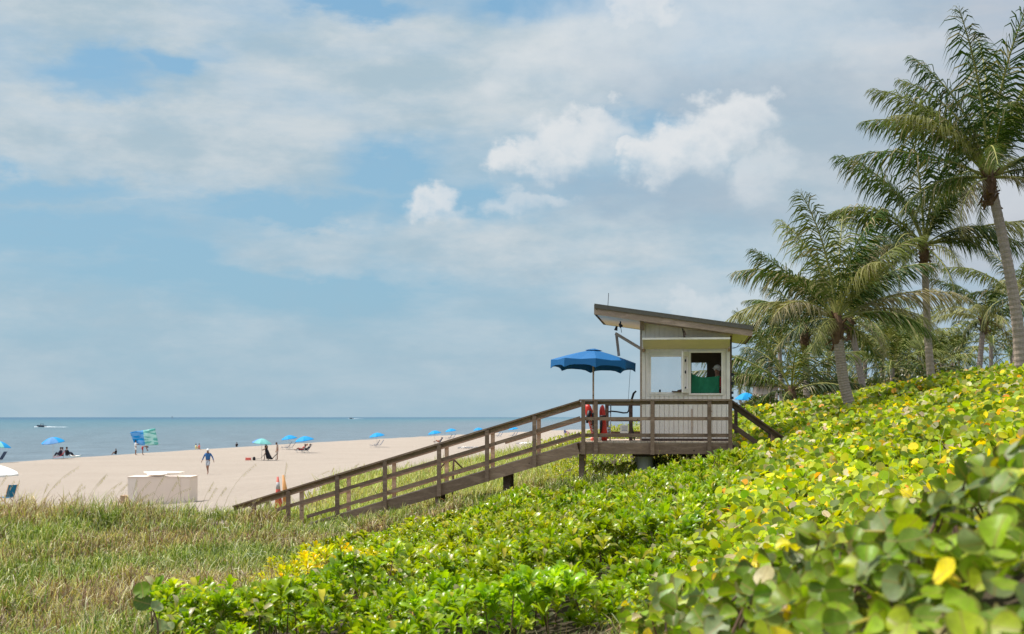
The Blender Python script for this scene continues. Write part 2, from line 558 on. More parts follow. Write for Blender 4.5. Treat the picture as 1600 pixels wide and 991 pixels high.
M['chair_blue'] = plain('teal_blue_sling', (0.0, 0.17, 0.32), 0.7, 0.08, 20, 0.1, translucent=0.15)
M['chair_navy'] = plain('navy_sling', (0.05, 0.10, 0.20), 0.7, 0.1, 20, 0.1)
M['tanwood'] = plain('varnished_chair_wood', (0.50, 0.30, 0.14), 0.5, 0.1, 12, 0.1)
M['skin'] = plain('skin', (0.42, 0.23, 0.15), 0.5, 0.06, 14, 0.03)
M['skin_tan'] = plain('tanned_skin', (0.25, 0.12, 0.075), 0.5, 0.06, 14, 0.03)
M['hair'] = plain('dark_brown_hair', (0.045, 0.026, 0.018), 0.6, 0.2, 40, 0.3)
M['shirt_blue'] = plain('blue_long_sleeve_fabric', (0.035, 0.13, 0.33), 0.85, 0.1, 12, 0.2)
M['greyshort'] = plain('light_grey_fabric', (0.42, 0.45, 0.50), 0.85, 0.06, 12, 0.2)
M['beige'] = plain('taupe_fabric', (0.42, 0.33, 0.28), 0.85, 0.06, 12, 0.2)
M['whitecloth'] = plain('white_fabric', (0.78, 0.77, 0.75), 0.85, 0.04, 12, 0.2)
M['blackcloth'] = plain('black_fabric', (0.012, 0.012, 0.018), 0.85, 0.1, 12, 0.2)
M['navycloth'] = plain('dark_navy_fabric', (0.02, 0.03, 0.06), 0.85, 0.1, 12, 0.2)
M['orangecloth'] = plain('orange_fabric', (0.85, 0.22, 0.05), 0.85, 0.06, 12, 0.1)
M['redcloth'] = plain('red_fabric', (0.55, 0.03, 0.04), 0.85, 0.06, 12, 0.1)
M['coral'] = plain('coral_plastic', (0.85, 0.18, 0.14), 0.5, 0.06, 12, 0.05)
M['mint'] = plain('mint_canvas', (0.25, 0.62, 0.60), 0.8, 0.1, 5, 0.1, translucent=0.3)
M['paleblue'] = plain('pale_blue_canvas', (0.15, 0.36, 0.68), 0.8, 0.1, 8, 0.1, translucent=0.3)
M['foam'] = plain('white_foam', (0.85, 0.88, 0.90), 0.8, 0.05, 3, 0.2)
M['gelcoat'] = plain('dark_boat_hull', (0.06, 0.07, 0.10), 0.3, 0.05, 3, 0.0)
M['stringer'] = M['wood_x']


def pane_mat():
    m, nt, out = mat_new('salt_hazed_glass')
    tr = N(nt, 'ShaderNodeBsdfTransparent', {'Color': (0.95, 0.96, 0.97)})
    df = N(nt, 'ShaderNodeBsdfPrincipled', {'Base Color': (0.8, 0.8, 0.8), 'Roughness': 0.25})
    tl = N(nt, 'ShaderNodeBsdfTranslucent', {'Color': (0.9, 0.88, 0.86)})
    a = N(nt, 'ShaderNodeMixShader', {0: 0.6, 1: df.outputs[0], 2: tl.outputs[0]})
    no = N(nt, 'ShaderNodeTexNoise', {'Scale': 3.0, 'Detail': 4.0})
    fac = N(nt, 'ShaderNodeMapRange', {0: no.outputs['Fac'], 3: 0.06, 4: 0.17})
    s = N(nt, 'ShaderNodeMixShader', {0: fac.outputs[0], 1: tr.outputs[0], 2: a.outputs[0]})
    nt.links.new(s.outputs[0], out.inputs['Surface'])
    return m


M['pane'] = pane_mat()

# ------------------------------------------------------------------ terrain
def vnoise(x, y, seed=0):
    x = np.asarray(x, float)
    y = np.asarray(y, float)
    xi, yi = np.floor(x), np.floor(y)
    fx, fy = x - xi, y - yi
    fx, fy = fx * fx * (3 - 2 * fx), fy * fy * (3 - 2 * fy)

    def h(a, b):
        t = np.sin(a * 127.1 + b * 311.7 + seed * 74.7) * 43758.5453
        return t - np.floor(t)
    return (h(xi, yi) * (1 - fx) + h(xi + 1, yi) * fx) * (1 - fy) + (h(xi, yi + 1) * (1 - fx) + h(xi + 1, yi + 1) * fx) * fy


def fbm(x, y, seed=0, octv=3):
    s, a, t = 0, 1, 0
    for i in range(octv):
        s = s + a * vnoise(x * 2 ** i, y * 2 ** i, seed + i * 13)
        t += a
        a *= 0.5
    return s / t


def sstep(t):
    t = np.clip(t, 0, 1)
    return t * t * (3 - 2 * t)


def x_crest(Y):
    Y = np.asarray(Y, float)
    d = Y - 128.6
    return -46 + 0.12 * d + 0.00022 * np.clip(d, 0, 900) ** 2


def x_foot(Y):
    Y = np.asarray(Y, float)
    d = np.clip(Y - 50, 0, 55)
    far = np.clip(Y - 105, 0, None)
    return -7.3 + 0.09 * d + 0.0017 * d * d + 0.12 * far + 0.00022 * np.clip(far - 25, 0, 900) ** 2


HP = 0.5    # height of the plants above the sand
ctl = [(800, 991, 13), (500, 991, 14.5), (260, 945, 16.5), (0, 991, 18), (0, 900, 25), (0, 840, 31), (-200, 900, 25), (-250, 800, 36), (0, 795, 37), (200, 786, 37.5),
       (350, 797, 37), (480, 818, 34.5), (480, 870, 27), (600, 832, 31), (600, 900, 21), (700, 790, 34), (800, 772, 34.5), (800, 850, 22),
       (900, 742, 35.5), (1000, 729, 35), (1000, 850, 19), (1130, 707, 35), (1060, 760, 27), (1040, 950, 11), (1230, 685, 36),
       (1200, 750, 22), (1400, 680, 25), (1300, 631, 44), (1180, 642, 50), (1450, 592, 43), (1600, 575, 43), (1720, 560, 43), (1550, 650, 24), (1600, 750, 13),
       (600, 777, 42), (800, 745, 42), (500, 790, 41), (900, 717, 44), (1050, 700, 44), (900, 991, 10), (1300, 850, 7.5), (1110, 905, 7.5), (1040, 991, 6.5), (1600, 650, 5.8)]
cp = []
for p in ctl:
    v = at(*p)
    cp.append((v.x, v.y, v.z))
cp += [(-6, 5, 2.1), (0, 0, 2.6), (0, 3, 2.6), (5, 0, 4.2), (9, 10, 4.6), (15, 20, 5.6), (22, 45, 6.0), (-14, 10, 1.8), (-25, 20, 1.5), (-30, 42, 1.3), (-12.9, 52, 1.35),
       (-9, 45, 1.75), (-20, 46, 1.3)]


def beach_fn(X, Y):
    X = np.asarray(X, float)
    Y = np.asarray(Y, float)
    dc = X - x_crest(Y)
    df = X - x_foot(Y)
    z = np.where(dc < 0, dc * 0.11, 0.0)
    z = np.maximum(z, -6)
    z = z + 1.25 * sstep((df + 24) / 24)
    z = z + 2.2 * sstep(df / 13) + 1.0 * sstep((df - 11) / 14)
    z = z + 0.10 * (fbm(X / 9, Y / 14, 5) - 0.5) * (dc > 2)
    return z


for X in (-28, -18, -9, -3, 3, 9, 16, 24):
    for Y in (62, 74):
        cp.append((X, Y, float(beach_fn(X, Y)) + HP))
cp = np.array(cp)


def tps_fit(c):
    n = len(c)
    d2 = ((c[:, None, :2] - c[None, :, :2]) ** 2).sum(-1)
    K = 0.5 * d2 * np.log(d2 + 1e-9) + np.eye(n) * 0.6
    Pm = np.c_[np.ones(n), c[:, :2]]
    A = np.block([[K, Pm], [Pm.T, np.zeros((3, 3))]])
    return np.linalg.solve(A, np.r_[c[:, 2], 0, 0, 0])


W_ = tps_fit(cp)


def tps(X, Y):
    sh = np.shape(X)
    X = np.ravel(X).astype(float)
    Y = np.ravel(Y).astype(float)
    out = np.empty(len(X))
    for i in range(0, len(X), 20000):
        x, y = X[i:i + 20000], Y[i:i + 20000]
        d2 = (x[:, None] - cp[None, :, 0]) ** 2 + (y[:, None] - cp[None, :, 1]) ** 2
        out[i:i + 20000] = (0.5 * d2 * np.log(d2 + 1e-9)) @ W_[:-3] + W_[-3] + W_[-2] * x + W_[-1] * y
    return out.reshape(sh)


def ground(X, Y):
    X = np.asarray(X, float)
    Y = np.asarray(Y, float)
    inside = sstep((72 - Y) / 14) * sstep((X + 34) / 12) * sstep((30 - X) / 8)
    b = beach_fn(X, Y)
    t = tps(np.clip(X, -34, 30), np.clip(Y, -4, 76)) - HP
    return b * (1 - inside) + t * inside


def g1(x, y):
    return float(ground(np.array([x]), np.array([y]))[0])


def project(X, Y, Z):
    return 800 + FOC * X / Y, 652 - (Z - EYE) * FOC / Y

# ------------------------------------------------------------------ sand sheet and sea
def graded(a, b, step, lo, hi, grow=1.18):
    xs = list(np.arange(a, b + 1e-6, step))
    s, x = step, b
    while x < hi:
        s *= grow
        x += s
        xs.append(min(x, hi))
    s, x = step, a
    while x > lo:
        s *= grow
        x -= s
        xs.insert(0, max(x, lo))
    return np.array(xs)


gx = graded(-32, 30, 0.55, -400, 9000)
gy = graded(-4, 75, 0.55, -60, 9000, 1.07)
GX, GY = np.meshgrid(gx, gy)
GZ = ground(GX, GY)
# tracks, hollows and small drifts in the dry sand
tr = (fbm(GX / 0.9, GY / 0.9, 3, 2) - 0.5) * 0.05
GZ = GZ + np.where((GY < 80) & (GX > -34) & (GX < 30), tr, 0)
nv = GX.size
me = bpy.data.meshes.new('beach_sand')
me.vertices.add(nv)
me.vertices.foreach_set('co', np.stack([GX, GY, GZ], -1).astype(np.float32).ravel())
ny, nx = GX.shape
idx = np.arange(nv).reshape(ny, nx)
q = np.stack([idx[:-1, :-1], idx[:-1, 1:], idx[1:, 1:], idx[1:, :-1]], -1).reshape(-1, 4)
me.loops.add(q.size)
me.loops.foreach_set('vertex_index', q.ravel().astype(np.int32))
me.polygons.add(len(q))
me.polygons.foreach_set('loop_start', (np.arange(len(q)) * 4).astype(np.int32))
me.polygons.foreach_set('use_smooth', np.ones(len(q), bool))
me.update(calc_edges=True)


def veg_edge(X, Y):
    """positive inside the planted dune, negative on the open sand"""
    n = (fbm(np.asarray(X) / 1.6, np.asarray(Y) / 1.6, 9) - 0.5) * 2.2
    near = np.minimum(38.3 - Y, X + 34) + n * 0.5               # dune in front of the ramp
    foot = (X - x_foot(Y)) * 0.95 + n
    left = np.where(Y > 41.0, np.where(Y < 52, X + 6.0, 99), 99) + n
    return np.maximum(near, np.minimum(foot, left))


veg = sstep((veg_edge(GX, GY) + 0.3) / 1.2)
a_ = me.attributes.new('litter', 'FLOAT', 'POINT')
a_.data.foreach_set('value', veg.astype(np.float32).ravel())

m, nt, out = mat_new('dry_beach_sand')
t = N(nt, 'ShaderNodeTexCoord')
n_a = N(nt, 'ShaderNodeTexNoise', {'Vector': t.outputs['Object'], 'Scale': 0.12, 'Detail': 4.0})
n_b = N(nt, 'ShaderNodeTexNoise', {'Vector': t.outputs['Object'], 'Scale': 2.2, 'Detail': 6.0, 'Roughness': 0.65})
n_c = N(nt, 'ShaderNodeTexNoise', {'Vector': t.outputs['Object'], 'Scale': 60.0, 'Detail': 2.0})
c = N(nt, 'ShaderNodeMix', {0: n_a.outputs['Fac'], 6: (0.33, 0.276, 0.228), 7: (0.405, 0.342, 0.286)}, data_type='RGBA').outputs[2]
c = N(nt, 'ShaderNodeMix', {0: N(nt, 'ShaderNodeMapRange', {0: n_b.outputs['Fac'], 1: 0.35, 2: 0.65, 3: 0.25, 4: 0.0}).outputs[0], 6: c, 7: (0.23, 0.19, 0.16)}, data_type='RGBA').outputs[2]
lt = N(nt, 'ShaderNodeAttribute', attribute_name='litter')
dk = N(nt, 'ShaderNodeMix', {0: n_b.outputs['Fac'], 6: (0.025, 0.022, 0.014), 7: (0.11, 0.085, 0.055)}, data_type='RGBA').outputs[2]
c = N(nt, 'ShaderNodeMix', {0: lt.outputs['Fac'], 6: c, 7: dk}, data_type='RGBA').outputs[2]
# wet sand near the water line (height above the sea)
geo = N(nt, 'ShaderNodeNewGeometry')
sz = N(nt, 'ShaderNodeSeparateXYZ', {0: geo.outputs['Position']})
wet = N(nt, 'ShaderNodeMapRange', {0: sz.outputs[2], 1: -1.5, 2: -0.7, 3: 0.7, 4: 0.0})
c = N(nt, 'ShaderNodeMix', {0: wet.outputs[0], 6: c, 7: (0.22, 0.17, 0.13)}, data_type='RGBA').outputs[2]
p = N(nt, 'ShaderNodeBsdfPrincipled', {'Base Color': c, 'Roughness': 0.95, 'Specular IOR Level': 0.15})
hb = N(nt, 'ShaderNodeMath', {0: n_b.outputs['Fac'], 1: N(nt, 'ShaderNodeMath', {0: n_c.outputs['Fac'], 1: 0.12}, operation='MULTIPLY').outputs[0]}, operation='ADD')
bp = N(nt, 'ShaderNodeBump', {'Height': hb.outputs[0], 'Strength': 0.9, 'Distance': 0.16})
nt.links.new(bp.outputs[0], p.inputs['Normal'])
nt.links.new(p.outputs[0], out.inputs['Surface'])
me.materials.append(m)
sand = bpy.data.objects.new('ground', me)
coll.objects.link(sand)
tag(sand, 'pale dry beach sand rising into the planted dune', kind='structure')

SEA = -1.6
m, nt, out = mat_new('sea_water')
geo = N(nt, 'ShaderNodeNewGeometry')
sp_ = N(nt, 'ShaderNodeSeparateXYZ', {0: geo.outputs['Position']})
# distance off shore decides the colour of the water itself
off1 = N(nt, 'ShaderNodeMath', {0: sp_.outputs[0], 1: -0.25}, operation='MULTIPLY')
off = N(nt, 'ShaderNodeMath', {0: sp_.outputs[1], 1: 0.16}, operation='MULTIPLY')
off = N(nt, 'ShaderNodeMath', {0: off.outputs[0], 1: sp_.outputs[0]}, operation='SUBTRACT')
mpw = N(nt, 'ShaderNodeMapping', {'Vector': geo.outputs['Position'], 'Scale': (0.006, 0.0014, 1), 'Rotation': (0, 0, R(9))})
pn = N(nt, 'ShaderNodeTexNoise', {'Vector': mpw.outputs[0], 'Scale': 1.0, 'Detail': 4.0})
offn = N(nt, 'ShaderNodeMath', {0: N(nt, 'ShaderNodeMath', {0: pn.outputs['Fac'], 1: 260.0}, operation='MULTIPLY').outputs[0], 1: off.outputs[0]}, operation='ADD')
cr = N(nt, 'ShaderNodeValToRGB')
nt.links.new(N(nt, 'ShaderNodeMapRange', {0: offn.outputs[0], 1: 100.0, 2: 2300.0}).outputs[0], cr.inputs[0])
e = cr.color_ramp.elements
e[0].position, e[0].color = 0.0, (0.135, 0.16, 0.185, 1)
e[1].position, e[1].color = 1.0, (0.02, 0.085, 0.15, 1)
for pos, cc in ((0.10, (0.115, 0.155, 0.18)), (0.22, (0.075, 0.145, 0.175)), (0.45, (0.04, 0.125, 0.17))):
    x = e.new(pos)
    x.color = (*cc, 1)
mp2 = N(nt, 'ShaderNodeMapping', {'Vector': geo.outputs['Position'], 'Scale': (1.0, 0.45, 1), 'Rotation': (0, 0, R(30))})
w_a = N(nt, 'ShaderNodeTexNoise', {'Vector': mp2.outputs[0], 'Scale': 0.16, 'Detail': 8.0, 'Roughness': 0.62})
w_b = N(nt, 'ShaderNodeTexNoise', {'Vector': mp2.outputs[0], 'Scale': 1.3, 'Detail': 5.0, 'Roughness': 0.6})
hs = N(nt, 'ShaderNodeMath', {0: w_a.outputs['Fac'], 1: N(nt, 'ShaderNodeMath', {0: w_b.outputs['Fac'], 1: 0.22}, operation='MULTIPLY').outputs[0]}, operation='ADD')
bw = N(nt, 'ShaderNodeBump', {'Height': hs.outputs[0], 'Strength': 1.0, 'Distance': 1.3})
chop = N(nt, 'ShaderNodeMapRange', {0: w_a.outputs['Fac'], 1: 0.35, 2: 0.68, 3: 0.80, 4: 1.2})
cw = N(nt, 'ShaderNodeVectorMath', {0: cr.outputs[0], 'Scale': chop.outputs[0]}, operation='SCALE')
p = N(nt, 'ShaderNodeBsdfPrincipled', {'Base Color': cw.outputs[0], 'Roughness': 0.32, 'Specular IOR Level': 0.32, 'IOR': 1.33, 'Normal': bw.outputs[0]})
nt.links.new(p.outputs[0], out.inputs['Surface'])
mb = MB()
S = 60000
mb.add([(-S, -2000, SEA), (S, -2000, SEA), (S, S, SEA), (-S, S, SEA)], [(0, 1, 2, 3)])
sea = mb.build('sea', m)
tag(sea, 'calm blue green sea out to the horizon', kind='structure')

# ------------------------------------------------------------------ lifeguard tower frame of reference
TH = R(7)
cT, sT = math.cos(TH), math.sin(TH)
Ox, Oy = 220 / FOC * 36.6, 36.6
AX, BX, ZX = Vector((cT, -sT, 0)), Vector((sT, cT, 0)), Vector((0, 0, 1))


def W(a, b, z):
    return Vector((Ox, Oy, 0)) + AX * a + BX * b + ZX * z


def pa(px, b):
    k = (px - 800) / FOC
    return (k * (Oy + b * cT) - Ox - b * sT) / (cT + k * sT)


def pz(py, a, b=0.0):
    return EYE - (py - 652) / FOC * (Oy - a * sT + b * cT)


def fbox(mb, a0, a1, b0, b1, z0, z1, col=(1, 1, 1)):
    return mb.obox(W((a0 + a1) / 2, (b0 + b1) / 2, (z0 + z1) / 2), AX * ((a1 - a0) / 2), BX * ((b1 - b0) / 2), ZX * ((z1 - z0) / 2), col)


ZD = pz(690, 0)                        # deck level
aL, aR = pa(906, 0), pa(1145, 0)       # ends of the deck
BF = 4.2
PW = 0.10
deck = thing('wooden_deck', 'railed grey-brown timber platform carrying the cream lifeguard hut', 'deck', W(0, 0, g1(*W(0, 0, 0)[:2])))
# planks
nP = int((aR - aL) / 0.145)
pk = MB()
fbox(pk, -0.069, 0.069, -0.02, BF + 0.02, -0.038, 0.0)
off = Vector(worldloc(deck))
pm = bpy.data.meshes.new('plank')
pm.from_pydata([tuple(Vector(v) - W(0, 0, 0)) for v in pk.v], [], pk.f)
pm.materials.append(M['deck'])
for i in range(nP):
    o = bpy.data.objects.new('plank', pm)
    coll.objects.link(o)
    o.parent = deck
    o.location = W(aL + (i + 0.5) * (aR - aL) / nP, 0, ZD + random.uniform(-0.002, 0.002)) - off
# rim joists
JH = 0.285
for (a0, a1, b0, b1) in ((aL, aR, -0.045, -0.003), (aL, aR, BF + 0.003, BF + 0.045)):
    mb = MB()
    # two boards butted end to end
    mid = (a0 + a1) / 2 + 0.1
    fbox(mb, a0, mid - 0.003, b0, b1, ZD - 0.04 - JH, ZD - 0.04)
    mb.build('rim_joist', M['wood_x'], deck)
    mb = MB()
    fbox(mb, mid + 0.003, a1, b0, b1, ZD - 0.04 - JH + 0.004, ZD - 0.038)
    mb.build('rim_joist', M['wood_x'], deck)
for a in (aL + 0.02, aR - 0.02):
    mb = MB()
    fbox(mb, a - 0.02, a + 0.02, 0.0, BF, ZD - 0.04 - JH, ZD - 0.042)
    mb.build('end_joist', M['wood'], deck)
for k in range(1, 9):
    a = aL + (aR - aL) * k / 9
    mb = MB()
    fbox(mb, a - 0.02, a + 0.02, 0.0, BF, ZD - 0.04 - JH + 0.01, ZD - 0.042)
    mb.build('joist', M['wood_dark'], deck)
ZR = pz(624, 0)          # top of the cap rail
for px in (911.5, 931, 1019.5, 1108.5, 1141):
    a = pa(px, -0.09)
    mb = MB()
    fbox(mb, a - PW / 2, a + PW / 2, -0.148, -0.048, ZD - 0.04 - JH - 0.01, ZR - 0.042)
    mb.build('post', M['wood'], deck)
aCl, aCr = pa(905.5, 0), pa(1144, 0)
mb = MB()
fbox(mb, aCl, aCr, -0.165, -0.015, ZR - 0.04, ZR)
mb.build('cap_rail', M['wood_x'], deck)
for zt, zb in ((ZR - 0.043, ZR - 0.135), (pz(651.7, 0), pz(657, 0)), (pz(677.5, 0), pz(683.2, 0))):
    mb = MB()
    fbox(mb, aCl + 0.05, aCr - 0.05, -0.045, -0.007, zb, zt)
    mb.build('rail', M['wood_x'], deck)
# railing on the far side
for px in (948, 1003, 1060, 1110, 1150):
    a = pa(px, BF)
    mb = MB()
    fbox(mb, a - PW / 2, a + PW / 2, BF + 0.048, BF + 0.148, ZD - 0.3, ZR - 0.042)
    mb.build('post', M['wood_dark'], deck)
mb = MB()
fbox(mb, pa(948, BF) - 0.1, aCr, BF + 0.015, BF + 0.165, ZR - 0.04, ZR)
mb.build('cap_rail', M['wood_dark'], deck)
for z in (ZR - 0.09, ZD + 0.55, ZD + 0.17):
    mb = MB()
    fbox(mb, pa(948, BF), aCr - 0.05, BF + 0.007, BF + 0.045, z - 0.045, z + 0.045)
    mb.build('rail', M['wood_dark'], deck)
# supports
for px, py, b, w, mt, nm in ((909, 728, 0.25, 0.14, 'wood', 'support_post'), (1008, 730, 0.6, 0.0, 'concrete', 'pier'), (1106, 718, 0.7, 0.0, 'concrete', 'pier'),
                             (912, 716, 3.6, 0.14, 'wood', 'support_post'), (1003, 716, 3.7, 0.0, 'concrete', 'pier'), (1100, 716, 3.7, 0.0, 'concrete', 'pier')):
    a = pa(px, b)
    w0 = W(a, b, 0)
    gz = g1(w0.x, w0.y)
    mb = MB()
    if w:
        fbox(mb, a - w / 2, a + w / 2, b - w / 2, b + w / 2, gz - 0.3, ZD - 0.05)
    else:
        mb.lathe((w0.x, w0.y, 0), [(0.21, gz - 0.4), (0.205, gz + 0.1), (0.2, ZD - JH - 0.12)], 20)
    mb.build(nm, M[mt], deck, smooth=False)
    if not w:
        mb = MB()
        fbox(mb, a - 0.33, a + 0.33, b - 0.1, b + 0.1, ZD - JH - 0.118, ZD - JH - 0.045)
        mb.build('bolt_plate', M['wood_dark'], deck)

# ------------------------------------------------------------------ access ramp to the sand
RB = 1.3
ramp = thing('access_ramp', 'long sloping timber ramp with railings from the hut deck down to the sand', 'ramp', W(pa(520, 0), 0.6, 1.0))
a_top, a_bot = pa(905, 0), pa(468, 0)
SL = (pz(779.0, pa(606, 0)) - pz(689.5, pa(903, 0))) / (pa(606, 0) - pa(903, 0))    # rise per metre


def rz(a, dz=0.0):                     # ramp surface height
    return ZD + (a - a_top) * SL + dz


dirR = (AX + ZX * SL).normalized()
upR = (ZX - AX * SL).normalized()
nR = int((a_top - a_bot) / 0.146)
pk = MB()
pk.obox((0, 0, 0), dirR * 0.069, BX * (RB / 2 + 0.02), upR * 0.019)
pm2 = bpy.data.meshes.new('ramp_plank')
pm2.from_pydata(pk.v, [], pk.f)
pm2.materials.append(M['deck'])
off = Vector(worldloc(ramp))
for i in range(nR):
    a = a_bot + (i + 0.5) * (a_top - a_bot) / nR
    o = bpy.data.objects.new('plank', pm2)
    coll.objects.link(o)
    o.parent = ramp
    o.location = W(a, RB / 2, rz(a) - 0.02) - off


def ramp_beam(a0, a1, b, dz, w, h, mt, nm):
    mb = MB()
    mb.beam(W(a0, b, rz(a0, dz)), W(a1, b, rz(a1, dz)), w, h)
    return mb.build(nm, M[mt], ramp)


cuts = [a_bot - 0.1, pa(606, 0), pa(760, 0), a_top - 0.02]
for b in (-0.025, RB + 0.025):
    for i in range(3):
        ramp_beam(cuts[i] + 0.004, cuts[i + 1] - 0.004, b, -0.175 - 0.003 * (i % 2), 0.04, 0.29, 'wood_x', 'stringer')
HR = 1.065
zk = {}
near_px = (835, 761, 686, 601.5, 527, 450.5, 397)
far_px = (842, 770, 698, 616, 545, 471.5, 419)
for px in near_px:
    a = pa(px, -0.1)
    w0 = W(a, -0.1, 0)
    mb = MB()
    lo = max(rz(a, -0.33), g1(w0.x, w0.y) - 0.3) if px > 470 else g1(w0.x, w0.y) - 0.3
    fbox(mb, a - PW / 2, a + PW / 2, -0.148, -0.048, lo, rz(a, HR - 0.05))
    mb.build('post', M['wood'], ramp)
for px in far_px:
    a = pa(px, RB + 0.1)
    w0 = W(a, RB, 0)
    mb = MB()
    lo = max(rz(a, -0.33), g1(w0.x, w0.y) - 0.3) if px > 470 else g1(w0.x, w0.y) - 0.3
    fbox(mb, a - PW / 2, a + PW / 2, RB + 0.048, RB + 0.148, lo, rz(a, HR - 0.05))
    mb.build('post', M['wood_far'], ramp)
a_end = pa(366, 0)
a_rt = pa(907, 0)
seg = [a_end, pa(527, 0), pa(761, 0), a_rt]
for i in range(3):
    a0, a1 = seg[i] + 0.003, seg[i + 1] - 0.003
    ramp_beam(a0, a1, -0.09, HR - 0.02 + 0.002 * (i % 2), 0.15, 0.038, 'wood_x', 'cap_rail')
    ramp_beam(a0, a1, -0.026, HR - 0.095, 0.038, 0.105, 'wood_x', 'rail')
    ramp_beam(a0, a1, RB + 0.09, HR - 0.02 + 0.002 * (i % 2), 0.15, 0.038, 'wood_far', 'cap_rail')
    ramp_beam(a0, a1, RB + 0.026, HR - 0.095, 0.038, 0.105, 'wood_x', 'rail')
    lo0 = max(a0, pa(432, 0)) if i == 0 else a0
    for dz in (0.60, 0.175):
        l0 = max(lo0, pa(480, 0)) if dz < 0.3 else lo0
        ramp_beam(l0, a1, -0.026, dz, 0.038, 0.092, 'wood_x', 'rail')
        ramp_beam(l0 + 0.3, a1, RB + 0.026, dz - 0.02, 0.038, 0.092, 'wood_x', 'rail')
# legs of the ramp
for px, py, b, mt in ((792, 777, 0.35, 'wood_dark'), (692.5, 800, 0.3, 'wood_dark'), (682.5, 808, -0.02, 'wood'), (690, 800, RB, 'wood_dark'), (797, 777, RB + 0.02, 'wood_dark')):
    a = pa(px, b)
    w0 = W(a, b, 0)
    wd = 0.19 if px in (792, 797) else 0.11
    mb = MB()
    fbox(mb, a - wd / 2, a + wd / 2, b - 0.05 + (0.08 if b < 0 else 0), b + 0.05 + (0.08 if b < 0 else 0), g1(w0.x, w0.y) - 0.3, rz(a, -0.20))
    mb.build('leg', M[mt], ramp)

# ------------------------------------------------------------------ steps down the dune at the right
stair = thing('dune_steps', 'dark timber steps with sloping handrails dropping into the sea grape right of the hut', 'steps', W(pa(1190, 0.5), 0.9, 2.9))
a0, a1 = pa(1143, 0.0), pa(1229, 0.0)
zz0, zz1 = pz(627, a0), pz(688, a1)
for b in (0.0, 1.3):
    mb = MB()
    mb.beam(W(a0, b, zz0 - 0.05), W(a1, b, zz1 - 0.05), 0.04, 0.13)
    mb.build('handrail', M['wood_dark'], stair)
    mb = MB()
    mb.beam(W(a0, b - 0.05, zz0 + 0.02), W(a1, b - 0.05, zz1 + 0.02), 0.14, 0.038)
    mb.build('cap_rail', M['wood_dark'], stair)
    mb = MB()
    mb.beam(W(a0, b, zz0 - 0.60), W(pa(1206, 0), b, zz0 - 0.60 + (zz1 - zz0) * (pa(1206, 0) - a0) / (a1 - a0)), 0.04, 0.11)
    mb.build('rail', M['wood_dark'], stair)
    for px, dy in ((1208, 0.0), (1214, 0.12)):
        a = pa(px, 0)
        zt = zz0 + (zz1 - zz0) * (a - a0) / (a1 - a0)
        w0 = W(a, b, 0)
        mb = MB()
        fbox(mb, a - 0.045, a + 0.045, b + 0.022 + dy, b + 0.112 + dy, g1(w0.x, w0.y) - 0.2, zt - 0.05)
        mb.build('post', M['wood'], stair)
for i in range(4):
    a = aR + 0.15 + i * 0.29
    mb = MB()
    fbox(mb, a - 0.14, a + 0.14, 0.05, 1.25, ZD - 0.19 * (i + 1) - 0.04, ZD - 0.19 * (i + 1))
    mb.build('tread', M['deck'], stair)
mb = MB()
fbox(mb, aR + 0.003, aR + 0.09, 0.0, 1.3, ZD - 0.36, ZD - 0.1)
mb.build('ledger', M['wood_dark'], stair)

# ------------------------------------------------------------------ lifeguard hut
HB0, HB1 = 1.05, 3.65
h0, h1 = pa(1003, HB0), pa(1140.5, HB0)
hut = thing('lifeguard_hut', 'cream boarded lifeguard hut with a slanting brown edged roof and two front windows', 'lifeguard hut', W((h0 + h1) / 2, (HB0 + HB1) / 2, ZD))


def hz(py, b=HB0):
    return pz(py, 0.5, b)


# roof line: underside of roof as a plane sloping along a
RA0, RA1 = pa(930, 0.35), pa(1174, 0.35)
zr0, zr1 = pz(491.5, RA0, 0.35), pz(525.5, RA1, 0.35)
RB0, RB1 = 0.35, 4.55


def roof_z(a):
    return zr0 + (zr1 - zr0) * (a - RA0) / (RA1 - RA0)


w0a, w1a, wz0, wz1 = pa(1014.5, HB0), pa(1133, HB0), hz(617), hz(549.5)
T = 0.05


def siding(mb, a0, a1, b, z0f, z1f, gap=0.014, pitch=0.123, out=-1):
    """vertical boards with recessed grooves; z0f/z1f give bottom and top along a"""
    n = max(1, round((a1 - a0) / pitch))
    pw = (a1 - a0) / n
    for i in range(n):
        x0, x1 = a0 + i * pw + gap / 2, a0 + (i + 1) * pw - gap / 2
        vs = []
        for bb in (b, b + out * 0.022):
            for x in (x0, x1):
                for zf in (z0f, z1f):
                    vs.append(W(x, bb, zf(x)))
        mb.add(vs, [(0, 1, 3, 2), (4, 6, 7, 5), (0, 4, 5, 1), (2, 3, 7, 6), (0, 2, 6, 4), (1, 5, 7, 3)], (1, 1, 1))
    # backing behind the grooves
    vs = []
    for bb in (b - out * 0.002, b - out * 0.03):
        for x in (a0, a1):
            for zf in (z0f, z1f):
                vs.append(W(x, bb, zf(x)))
    mb.add(vs, [(0, 1, 3, 2), (4, 6, 7, 5), (0, 4, 5, 1), (2, 3, 7, 6), (0, 2, 6, 4), (1, 5, 7, 3)], (1, 1, 1))


cst = lambda z: (lambda a: z)
rtop = lambda a: roof_z(a) - 0.005
mb = MB()
siding(mb, h0 + 0.09, h1 - 0.09, HB0, cst(ZD + 0.06), cst(wz0))
siding(mb, h0 + 0.09, h1 - 0.09, HB0, cst(wz1), rtop)
siding(mb, h0 + 0.09, w0a, HB0, cst(wz0), cst(wz1))
siding(mb, w1a, h1 - 0.09, HB0, cst(wz0), cst(wz1))
mb.build('front_siding', M['cream'], hut)
mb = MB()
fbox(mb, h0, h1, HB0 - 0.028, HB0 + 0.02, ZD + 0.001, ZD + 0.058)
mb.build('sill_plate', M['wood_dark'], hut)
